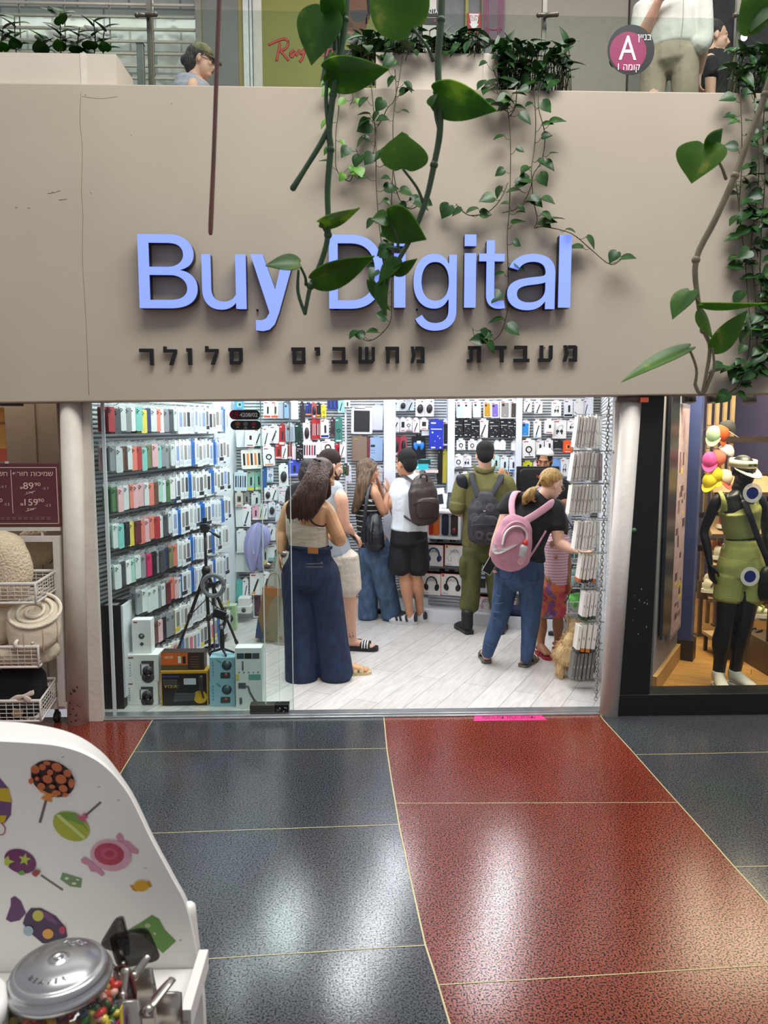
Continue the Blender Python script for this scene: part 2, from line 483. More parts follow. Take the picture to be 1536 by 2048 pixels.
# ---- phone shop shell
LA,LB,LC,LD=V((-1.765,4.99,0)),V((-1.30,6.85,0)),V((-1.215,7.52,0)),V((-.14,7.72,0))
RA,RB=V((1.67,5.04,0)),V((2.62,8.34,0))
YB=8.30
SHOPFLOOR=mat_planks('pale_wood_planks','e6e2de','d3cfcb','8f8a86',math.radians(-62),.19,1.3,.34)
mb=MB()
mb.add([(-1.80,4.93,.012),(1.72,4.93,.012),(2.75,8.4,.012),(-1.30,8.4,.012)],[(0,1,2,3)])
mb.add([(-1.80,4.93,0),(1.72,4.93,0),(1.72,4.93,.012),(-1.80,4.93,.012)],[(0,1,2,3)])
struct('floor_shop',mb,[SHOPFLOOR])
mb=MB().box2((-1.80,4.87,0),(1.62,4.955,.022)).box2((-1.80,4.855,0),(1.62,4.87,.010))
struct('trim_2',mb,[M('b9bcbd',.3,.8)],bevel=.003)
SLAT,GROOVE=M('e6eaee',.35,var=.03),M('9a9ea3',.5,var=.05)
def slatwall(name,a,b,z0,z1,thick=.02,pitch=.03,hgt=.019):
 """A slatted display wall facing the camera's side of A->B (grooves run level)."""
 a,b=V(a),V(b)
 t=(b-a).normalized()
 n=V((t.y,-t.x,0))
 R=Matrix((t,n,UP)).transposed()
 c,ln=(a+b)/2,(b-a).length
 mb=MB().box(c-n*.03+UP*(z0+z1)/2,(ln,.04,z1-z0),1,R)
 z=z0+pitch/2
 while z<z1:
  q=[(0,-.5),(thick*.55,-.5),(thick,-.2),(thick,.5),(0,.5)]
  rs=[[e+n*(x-.01)+UP*(z+y*hgt)for x,y in q]for e in(a,b)]
  mb.rings(rs,0,True,False)
  z+=pitch
 return struct(name,mb,[SLAT,GROOVE])
slatwall('wall_left',LA,LB,.02,2.5)
slatwall('wall_back_left',LC,LD,.1,2.6)
slatwall('wall_niche',(-.14,7.86,0),(.27,7.86,0),.1,2.6)
slatwall('wall_back',(.30,YB,0),(2.66,YB,0),.1,2.6)
slatwall('wall_right',RB,RA,.02,2.5)
def panel(name,a,b,z0,z1,th,mat):
 a,b=V(a),V(b)
 t=(b-a).normalized()
 R=Matrix((t,V((t.y,-t.x,0)),UP)).transposed()
 return struct(name,MB().box((a+b)/2+UP*(z0+z1)/2,((b-a).length,th,z1-z0),0,R),[mat])
panel('wall_left_white',LB,LC,0,2.9,.04,M('dfe6ea',.5,var=.05,vs=5))
panel('wall_left_outer',LA-V((.06,.0,0)),LC-V((.10,-.3,0)),0,2.9,.03,WHITE)
panel('wall_right_outer',RB+V((.09,.1,0)),RA+V((.06,.0,0)),0,2.9,.03,WHITE)
panel('wall_back_outer',(-1.35,8.42,0),(2.85,8.42,0),0,2.9,.04,WHITE)
panel('wall_back_left_return',LD+V((0,-.02,0)),LD+V((0,.2,0)),.0,2.6,.02,WHITE)
mb=MB()
for x0,x1,y in((.24,.355,7.62),(.93,1.005,8.14),(1.655,1.72,8.14),(2.43,2.475,8.14)):
 mb.box2((x0,y,0),(x1,max(y+.16,8.3 if x0<.3 else 0),2.6))
struct('trim_3',mb,[M('dfe5f2',.35,var=.02)],bevel=.004)
mb=MB().box2((-1.22,7.5,0),(-.1,7.9,.11)).box2((-.12,7.70,0),(.34,7.9,.11))
struct('baseboard_left',mb,[WHITE],bevel=.004)
mb=MB().box2((-5.2,4.96,2.86),(6.5,12.5,3.46))
struct('ceiling',mb,[M('e4e6e8',.6,var=.02)])
LAMP=M('f4f8ff',.4,var=0,emit=6.0)
for k,(x,y)in enumerate(PANELS):  # includes the added front row that lights the box spines
 t=thing('ceiling_light',f'square ceiling light panel, {ORD[k % 3]} from the case wall, {ORD[k // 3]} line from the glass','ceiling light',(x,y,2.86),'light panels in the shop ceiling')
 MB().box2((x-.20,y-.24,2.80),(x+.20,y+.24,2.86)).build('housing',[WHITE],t)
 MB().box2((x-.18,y-.22,2.79),(x+.18,y+.22,2.80)).build('diffuser',[LAMP],t)
# ---- beige concrete fascia and its two pipes
PLASTER=M('b6ab99',.75,var=.045,vs=1.6,bump=.03,bs=90)
mb=MB()
xs=[-5.2+.4*i for i in range(27)]
fz0=lambda x:2.066+.0125*(x-.15)
fz1=lambda x:3.868
rs=[[V((x,YF,fz0(x))),V((x,4.99,fz0(x))),V((x,4.99,fz1(x))),V((x,YF,fz1(x)))]for x in xs]
mb.rings(rs,0,True,False)
fas=struct('wall_front',mb,[PLASTER],bevel=.008)
CRACK=M('93836f',.9,var=.1)
mb=MB()
for pts,r in((((162,185),(160,240),(165,300),(163,380),(166,430),(165,520),(172,640),(178,790)),.0016),(((165,193),(200,197),(236,193)),.0012)):
 mb.limb([at(x,y,YF)for x,y in pts],r,n=5)
for x,y,w in((33,415,3.5),(58,416,3.2),(105,384,2),(124,399,2.2),(182,386,1.6),(171,190,1.8),(262,270,1.3),(343,207,1.2)):
 p=at(x,y,YF)
 mb.ell(p,V((w*.0025,0,0)),V((0,.0012,0)),V((0,0,.004)),n=8,m=4)
mb.limb([at(96,387,YF),at(108,385,YF),at(121,381,YF)],.002,n=5)
mb.limb([at(118,400,YF),at(126,399,YF),at(134,398,YF)],.002,n=5)
o=mb.build('crack',[CRACK],fas)
PIPE=M('d4ccc0',.5,var=.05,vs=9,bump=.12,bs=35)
PIPEW=M('e2ddd4',.42,var=.04,vs=12,bump=.12,bs=40)
def post(name,pt,pb,w0,w1,Y,mat,label,side,sx):
 a,b=at(pt[0],pt[1],Y),fl(pb[0],pb[1])
 b.y=Y
 a.z=fz0(a.x)+.004
 t=thing(name,label,'column',(b.x,Y,0))
 MB().cyl(b,a,w1,w0,28).build('shaft',[mat],t)
 MB().box2((min(a.x+side*.02,b.x+side*.02),Y+.01,0),(max(a.x,b.x)+side*.11 if side>0 else max(a.x,b.x)-.02,Y+.05,2.06)).build('backing_strip',[mat],t)
 return t,a,b
tl,a,b=post('pipe_column',(142,803),(154,1447),.066,.066,4.84,PIPE,'beige painted pipe column with chipped paint beside the price sign',1,0)
random.seed(3)
mb=MB()
for i in range(16):
 p=V((b.x+random.uniform(-.045,.035),0,random.uniform(.02,.26)))
 p.y=4.84-math.sqrt(max(0,.066**2-(p.x-b.x)**2))
 mb.ell(p,V((random.uniform(.003,.009),0,0)),V((0,.003,0)),V((0,0,random.uniform(.003,.01))),n=7,m=4)
mb.build('chipped_paint',[M('3b2a20',.9)],tl)
tr,a,b=post('pipe_column',(1262,800),(1218,1430),.066,.060,4.86,PIPEW,'white glossy painted pipe column next to the black shop frame',-1,0)
mb=MB().cyl(a-UP*.04,a-UP*.005,.085,.085,28)
mb.build('pipe_collar',[M('6d655c',.6)],tr)
MB().box((a.x+.05,4.80,a.z-.03),(.05,.08,.03)).build('red_fitting',[M('b5482c',.6)],tr)
m=at(1226,925,4.80)
MB().box(m,(.012,.01,.16)).box(m+V((0,-.006,.075)),(.016,.012,.012)).box(m+V((0,-.006,-.075)),(.016,.012,.012)).build('latch_plate',[PIPEW],tr)
# ---- shop glass: the fixed pane and the sliding leaf
gx0,gx1=-1.745,at(524,1000,YG).x
win=struct('window_1',MB().box2((gx0,YG,.022),(gx1,YG+.010,2.10)),[GLASS])
dx0,dx1=gx1-.03,at(581,1000,YG+.04).x
door=struct('door_1',MB().box2((dx0,YG+.035,.03),(dx1,YG+.045,2.10)),[GLASS])
EDGE=M('d5e6e2',.15,var=.02)
MB().box2((gx1-.002,YG-.001,.022),(gx1+.003,YG+.011,2.10)).build('glass_edge',[EDGE],win)
xj=at(210,1000,YG).x
MB().box2((xj-.004,YG-.002,.022),(xj+.016,YG+.012,2.10)).build('glass_joint',[M('c4cfd0',.2,var=.02)],win)
MB().box2((gx0-.02,YG-.01,.02),(gx0+.004,YG+.03,2.10)).build('glass_channel',[M('a9adad',.35,.6)],win)
MB().box2((dx1-.002,YG+.034,.03),(dx1+.003,YG+.046,2.10)).build('glass_edge',[EDGE],door)
xe=at(553,1000,YG+.04).x
MB().box2((xe-.001,YG+.0335,.03),(xe+.001,YG+.035,2.10)).build('glass_seam',[EDGE],door)
STEEL=M('8e8c88',.3,1.0,var=.03)
p=at(540,1416,YG)
a0,a1=at(500,1416,YG).x,at(550,1416,YG).x
a2=at(578,1416,YG).x
MB().box2((a0,YG-.014,.028),(a1,YG+.055,.082)).build('patch_fitting',[M('5b5750',.4,.8)],door,bevel=.003)
lk=MB().box2((a1,YG-.012,.03),(a2,YG+.055,.082)).build('lock_case',[M('141416',.4,.3)],door,bevel=.003)
mb=MB()
for q,r in((.35,.004),(.62,.003),(.8,.003),(.7,.0025)):
 mb.cyl((a1+(a2-a1)*q,YG-.0125,.05+.018*math.sin(q*19)),(a1+(a2-a1)*q,YG-.015,.05+.018*math.sin(q*19)),r*1.6)
mb.box((a1+.02,YG-.013,.047),(.02,.004,.014)).build('keyhole',[STEEL],lk)
for px,py,lb,par,yy in((568,1108,'k',door,YG+.03),(537,1131,'k',win,YG)):
 p=at(px,py,yy)
 MB().lathe(p+V((0,.0,0)),[(.010,0),(.010,.012),(.020,.016),(.021,.03),(.017,.036)],20,ax=(0,-1,0)).build('door_knob',[STEEL],par)
# ---- unit number plates stuck on the glass
t=thing('unit_number_sign','black pill shaped plate with a red A and unit number on the shop glass','sign',at(490,830,YG-.005))
def pill(x0,x1,y0,y1,Y,th,n=10):
 a,b=at(x0,(y0+y1)/2,Y),at(x1,(y0+y1)/2,Y)
 r=(at(x0,y0,Y).z-at(x0,y1,Y).z)/2
 pts=[(b.x-r+r*math.sin(w),a.z+r*math.cos(w))for w in(math.pi*i/n for i in range(n+1))]+[(a.x+r-r*math.sin(w),a.z-r*math.cos(w))for w in(math.pi*i/n for i in range(n+1))]
 return MB().prism(pts,th,(0,Y,0),uz=(0,-1,0)),a,b,r
INK,INKW,MAG=M('0d0d0f',.4,var=0),M('f6f6f6',.5,var=0),M('a01f4a',.45,var=.03)
mb,a,b,r=pill(459,520,820,839,YG,.004)
mb.build('plate',[INK],t)
MB().cyl((a.x+r,YG-.004,a.z),(a.x+r,YG-.0055,a.z),r*.95,n=24).build('red_disc',[MAG],t)
text('A',INK,(a.x+r,YG-.006,a.z-r*.55),(1,0,0),UP,r*1.05,t,'letter',bold=.05)
text('4208/02',INKW,((a.x+r*2+b.x)/2-.004,YG-.0045,a.z-r*.42),(1,0,0),UP,r*.85,t,'number',bold=.03,width=.112)
t2=thing('unit_info_sign','black pill shaped plate with three coloured dots below the unit number on the glass','sign',at(490,850,YG-.005))
mb,a,b,r=pill(461,522,841,860,YG,.004)
mb.build('plate',[INK],t2)
for k,hx in enumerate(('a4693a','7d8378','9a3550')):
 x=a.x+(b.x-a.x)*(.24+.26*k)
 MB().cyl((x,YG-.004,a.z+.008),(x,YG-.0055,a.z+.008),r*.52,n=16).build('dot',[M(hx,.5,var=.03)],t2)
 MB().box((x,YG-.0045,a.z-r*.42),(.016,.001,.003)).build('caption',[INKW],t2)
MB().box(((a.x+b.x)/2,YG-.0045,a.z-r*.75),(.028,.001,.003)).build('caption',[M('c9a59a',.5)],t2)
# ================================================================== THE SHOP SIGN ON THE FASCIA
FACE=M('7489ff',.4,var=0,emit=1.0)
RETURN,BLK=M('15151a',.4,var=.03),M('0e0e10',.35,var=.03)
WORD=(('B',277,469,394,616),('u',404,509,492,619),('y',502,509,591,662),('D',658,470,767,617),('i',788,469,811,615),('g',827,508,913,661),
  ('i',929,469,952,615),('t',958,481,1011,617),('a',1015,508,1110,620),('l',1118,470,1142,615))
LAB={'B':'capital B that begins the lit shop sign','u':'small u of the lit shop sign','y':'small y of the lit shop sign','D':'capital D of the lit shop sign behind the hanging vine',
  'g':'small g of the lit shop sign','t':'small t of the lit shop sign','a':'small a of the lit shop sign','l':'small l that ends the lit shop sign'}
yf=YF-.085
seen=0
for ch,x0,y0,x1,y1 in WORD:
 a,b=at(x0,y1,yf),at(x1,y0,yf)
 b.x=at(x1,(y0+y1)/2,yf).x
 a.x=at(x0,(y0+y1)/2,yf).x
 w,h=b.x-a.x,b.z-a.z
 if ch=='l':
  groups=[([(0,0),(w,0),(w,h),(0,h)],[])]
 elif ch=='i':
  groups=[([(0,0),(w,0),(w,h*.745),(0,h*.745)],[]),([(0,h*.845),(w,h*.845),(w,h),(0,h)],[])]
 else:
  cs=[[(float(q.split(',')[0])/999*w,float(q.split(',')[1])/999*h)for q in c.split()]for c in GLY[ch]]
  sg=lambda P:sum(P[i][0]*P[(i+1)%len(P)][1]-P[(i+1)%len(P)][0]*P[i][1]for i in range(len(P)))
  hol=[c for c in cs if sg(c)>0]
  if ch=='y':
   cs=[[(x*w,z*h)for x,z in P]for P in([(.74,1),(1,1),(.62,.24),(.52,.09),(.40,.02),(.26,0),(.10,.01),(.10,.145),(.22,.14),(.33,.165),(.40,.23),(.44,.30)][::-1],[(0,1),(.27,1),(.60,.45),(.52,.22),(.42,.22)][::-1])]
   cs=[c if sg(c)<=0 else c[::-1]for c in cs]
  elif ch=='u':
   cs.append([(w*.765,0+h*.02),(w*.765,h),(w*.999,h),(w*.999,h*.02)])
  groups=[(c,hol if k==0 else[])for k,c in enumerate([c for c in cs if sg(c)<=0])]
 if ch=='i':
  lab=('first small i of the lit shop sign, between D and g','second small i of the lit shop sign, between g and t')[seen]
  seen+=1
 else:
  lab=LAB[ch]
 t=thing('channel_letter','glowing blue-white '+lab,'sign letter',(a.x,YF,a.z),'glowing letters of the shop sign')
 mr,mf=MB(),MB()
 for P,H in groups:
  dd=.0008*groups.index((P,H))
  mr.prism(P,.062-dd,(a.x,YF-.015,a.z),uz=(0,-1,0),holes=H)
  mf.prism(P,.010,(a.x,YF-.0765+dd,a.z),uz=(0,-1,0),holes=H)
 mr.build('return',[RETURN],t)
 mf.build('lit_face',[FACE],t)
 MB().cyl((a.x+w/2 if ch in 'ilt' else a.x+w*.1,YF+.002,a.z+h*.3),(a.x+w/2 if ch in 'ilt' else a.x+w*.1,YF-.02,a.z+h*.3),.006).build('stud',[RETURN],t)
R4=lambda x0,y0,x1,y1:[(x0,y0),(x1,y0),(x1,y1),(x0,y1)]
BLOCK={'ר':[R4(0,.79,.85,1),R4(.63,0,.85,.8)],'ל':[R4(0,.85,.2,1.12),R4(0,.76,.82,.95),[(.60,.77),(.82,.77),(.56,0),(.32,0)]],'ו':[R4(.3,0,.54,1),R4(.2,.8,.32,1)],
   'ס':[R4(0,.79,.87,1),R4(.08,.1,.30,.8),R4(.65,.2,.87,.8),[(.08,0),(.68,0),(.87,.21),(.08,.21)]],'ם':[R4(0,.79,.87,1),R4(.08,0,.30,.8),R4(.65,.1,.87,.8),R4(.08,0,.87,.21)],'י':[R4(.3,.5,.54,1),R4(.2,.8,.32,1)],
   'ב':[R4(0,.79,.80,1),R4(.58,.1,.80,.8),R4(-.04,0,.95,.21)],'ש':[R4(0,.1,.21,1),R4(.40,.1,.61,1),R4(.80,.15,1.01,1),[(0,0),(.86,0),(1.01,.16),(1.01,.22),(0,.22)]],
   'ח':[R4(0,.79,.86,1),R4(.06,0,.28,.8),R4(.64,0,.86,.8)],'מ':[[(.02,1),(.22,1),(.34,.5),(.2,0),(0,0),(.12,.5)],R4(.30,.79,.80,1),R4(.66,0,.88,.95),R4(.40,0,.88,.21)],
   'ע':[R4(.08,.15,.30,1),R4(.66,.2,.88,1),[(0,0),(.72,0),(.88,.21),(0,.21)]],'ד':[R4(0,.79,.95,1),R4(.56,0,.78,.8)],'ת':[R4(.05,.79,.86,1),R4(.64,0,.86,.8),R4(.16,.1,.36,.8),R4(0,0,.30,.2)]}
HEBW=(('סלולר',285,486,'last'),('מחשבים',586,847,'middle'),('מעבדת',936,1152,'first'))
CENT={'last':[295,343,382,426,472],'middle':[597,637,679,731,784,834],'first':[947,995,1041,1089,1138]}
for wd,x0,x1,nm in HEBW:
 for k,ch in enumerate(heb(wd)):
  cx=CENT[nm][k]
  base=731-(cx-295)*.0085
  p=at(cx,base,YF-.012)
  n=len(wd)-k
  t=thing('sign_letter',f'black cut-out Hebrew letter, {ORD[n - 1]} of the {nm} word under the lit sign','sign letter',(p.x,YF,p.z),'black letters under the shop sign')
  mb=MB()
  for q,P in enumerate(BLOCK[ch]):
   mb.prism([(x*.098-.042,z*.098)for x,z in P],.022-.0006*q,(p.x,YF-.011,p.z),uz=(0,-1,0))
  mb.build('letter_body',[BLK],t)
  MB().cyl((p.x,YF+.002,p.z+.088),(p.x,YF-.013,p.z+.088),.003).build('stud',[BLK],t)
# ================================================================== GOODS: shared shapes
PEGM=M('d9dce0',.3,.2,var=.02)
KW=M('eef0f2',.4,var=.02)
KG=M('8b8f94',.4,var=.03)
KK=M('1c1c20',.4,var=.05)
KB=M('1f66c4',.4,var=.03)
def rrect(w,h,r,n=5,cx=0,cy=0):
 pts=[]
 for qx,qy,a0 in((1,1,0),(-1,1,90),(-1,-1,180),(1,-1,270)):
  for i in range(n+1):
   a=math.radians(a0+90*i/n)
   pts.append((cx+qx*(w/2-r)+r*math.cos(a),cy+qy*(h/2-r)+r*math.sin(a)))
 return pts
ZX,ZY,ZZ=(1,0,0),(0,1,0),(0,0,1)
def case_mesh(hexc,w=.072,h=.160):
 mb=MB()
 th=.011
 mb.prism(rrect(w,h,.011),th,(0,0,-h/2-.022),ux=ZX,uy=ZZ,uz=ZY,mi=0)
 mb.prism(rrect(.030,.032,.008),.003,(-w/2+.022,th,-.022-.024),ux=ZX,uy=ZZ,uz=ZY,mi=1)
 for dx,dz in((-.007,.007),(-.007,-.007),(.007,0)):
  c=V((-w/2+.022+dx,th+.002,-.046+dz))
  mb.cyl(c,c+V((0,.0025,0)),.0052,n=8,mi=2)
 mb.prism([(-w/2,-.024),(w/2,-.024),(w/2,.004),(.016,.004),(.013,.012),(-.013,.012),(-.016,.004),(-w/2,.004)],.0012,(0,.004,0),ux=ZX,uy=ZZ,uz=ZY,mi=3)
 mb.prism(rrect(w*.62,.006,.002,2),.0006,(0,th,-h*.86-.01),ux=ZX,uy=ZZ,uz=ZY,mi=1)
 return mb.mesh('phone_case',[M(hexc,.3,var=.05,vs=30),M(hexc,.5,var=.02),KK,BAGFILM])
def casebox_mesh(front,edge,win,w=.082,h=.185):
 mb=MB()
 th=.017
 mb.box((0,th/2,-h/2-.01),(w,th,h),0)
 mb.box((-w/2-.0006,th/2,-h/2-.01),(.0012,th,h),1)
 mb.prism(rrect(w*.55,h*.60,.008),.0008,(w*.04,th,-h*.42-.01),ux=ZX,uy=ZZ,uz=ZY,mi=2)
 mb.box((0,th+.0004,-h*.88),(w*.98,.0008,h*.16),3)
 mb.prism([(-w*.3,-.012),(w*.3,-.012),(w*.22,.012),(-w*.22,.012)],.0012,(0,.006,0),ux=ZX,uy=ZZ,uz=ZY,mi=0)
 return mb.mesh('case_box',[M(front,.35,var=.02),M(edge,.35,var=.02),M(win,.3,var=.06,vs=40),M('26282c' if win=='6d6f72' else edge if edge!='eef0f2' else 'd4d9de',.4)])
def peg_mesh(ln):
 return MB().limb([(0,-.012,0),(0,ln*.9,0),(0,ln,.012)],.0028,n=6,k=1).box((0,-.002,-.004),(.022,.004,.02)).mesh('display_peg',[PEGM])
CASECOL={'red':'b5383c','coral':'e4816f','pale pink':'e3b7bb','teal':'7fc6bd','lilac':'8f93d8','yellow':'dfd05a','grey':'8e9296','dark grey':'4b4e53','black':'1d1e22',
   'clear':'d3dcda','olive':'7d8158','maroon':'6d2a36','white':'e6e6e3','navy':'34406a','orange':'d8643a','green':'4f7a52','mint':'a8d0c4','brown':'6a4638','hot pink':'d22f62'}
CASES={k:case_mesh(h)for k,h in CASECOL.items()}
BOXES={'white':casebox_mesh('eef0f2','eef0f2','b9bec4'),'blue edged white':casebox_mesh('eef0f2','2a6fc4','6d6f72'),'solid blue':casebox_mesh('2470c6','1f63b4','2a5c9e'),
   'grey windowed white':casebox_mesh('eef0f2','dfe3e7','9a938e'),'pale blue windowed white':casebox_mesh('eef0f2','cfd6de','8fa5d2'),
   'yellow edged white':casebox_mesh('e9e9e4','d8c93a','8a8a86'),'pink windowed':casebox_mesh('e9e6e6','d8c93a','d4647a'),'dark windowed white':casebox_mesh('eceef0','d0d4d8','3b4048')}
def row_at_t(wall_a,wall_b,t,z,out):
 a,b=V(wall_a),V(wall_b)
 d=(b-a).normalized()
 n=V((d.y,-d.x,0))
 R=Matrix((d,n,UP)).transposed().to_4x4()
 return Matrix.Translation(a+d*t+n*out+UP*z)@R
def put(name,me,M4,label,cat,group):
 o=bpy.data.objects.new(name,me)
 COL.objects.link(o)
 o.matrix_world=M4
 return tag(o,label,cat,group)
# ------------------------------------------------------------------ case wall by the glass: eight rows of pegs
random.seed(11)
ROWNAME=['top','second','third','fourth','fifth','sixth','seventh','bottom']
PREF=[['red','dark grey','clear','olive','clear','teal','yellow','navy','teal','coral','white'],
  ['grey','clear','brown','clear','coral','red','lilac','olive','pale pink','teal','orange'],
  ['green','orange','clear','white','yellow','pale pink','white','lilac','brown','mint','teal'],
  ['clear','pale pink','black','yellow','maroon','pale pink','coral','lilac','red','navy','dark grey'],
  ['olive','clear','grey','mint','black','grey','hot pink','black','grey','dark grey','navy'],
  ['olive','clear','black','clear','grey','clear','clear','pale pink','grey','dark grey','maroon'],
  ['grey','clear','grey','clear','pale pink','grey','black','brown','yellow','black','grey'],
  ['grey','clear','grey','clear','grey','grey','white','grey','yellow','black','grey']]
SETB=[['white','pale blue windowed white','grey windowed white','dark windowed white','white','pale blue windowed white'],['white','blue edged white','white','grey windowed white','white','solid blue'],
  ['grey windowed white','blue edged white','grey windowed white','dark windowed white','solid blue','grey windowed white'],['white','blue edged white','solid blue','grey windowed white','blue edged white','white'],
  ['white','white','grey windowed white','blue edged white','solid blue','white'],['white','blue edged white','white','solid blue','white','white'],
  ['white','yellow edged white','white','yellow edged white','white','white'],['yellow edged white','pink windowed','yellow edged white','pink windowed','yellow edged white','white']]
PEG=peg_mesh(.19)
STEP=.066
for r in range(8):
 z=2.035-.25*r+(.0 if r else .01)
 for j in range(28):
  if r>=5 and j<(4,5,8)[r-5]:
   continue
  if r>=4 and j>26:
   continue
  tt=.05+STEP*j+random.uniform(-.006,.006)
  jog=random.uniform(-.012,.012)
  put('display_peg',PEG,row_at_t(LA,LB,tt,z+jog,0),f'steel peg holding cases, {ORD[j]} from the glass in the {ROWNAME[r]} row of the case wall','display peg','pegs of the case wall')
  split=(13,12,12,11,12,13,11,8)[r]
  if j<=split:
   base=PREF[r][j%11]
   if random.random()<.35:
    base=random.choice(['clear','grey','clear','dark grey','white','pale pink','teal','coral'])
   n=3 if r<3 else 2
   for q in range(n):
    c=base if(q==0 or random.random()<.4)else random.choice(['clear','grey','pale pink','dark grey','clear','brown','white',base])
    m4=row_at_t(LA,LB,tt+random.uniform(-.004,.004),z+jog-.004,.172-q*(.034 if r<3 else .05)-random.uniform(0,.012))@Matrix.Rotation(random.uniform(-.12,.12),4,'Z')
    where=('front case','middle case','rear case')[q]
    put('phone_case',CASES[c],m4,f'{c} phone case, {where} on the {ORD[j]} peg from the glass, {ROWNAME[r]} row','phone case','phone cases on the wall by the glass')
  else:
   base=SETB[r][(j-split)%6]if random.random()<.8 else random.choice(list(BOXES)[:5])
   for q in range(2):
    c=base if q==0 else random.choice([base,'white'])
    m4=row_at_t(LA,LB,tt+random.uniform(-.003,.003),z+jog-.004,.165-q*.05)@Matrix.Rotation(random.uniform(-.10,.10),4,'Z')
    put('case_box',BOXES[c],m4,f'{c} case box, {("front", "rear")[q]} on {ORD[j]} peg from the glass, {ROWNAME[r]} row','case box','boxed cases on the wall by the glass')
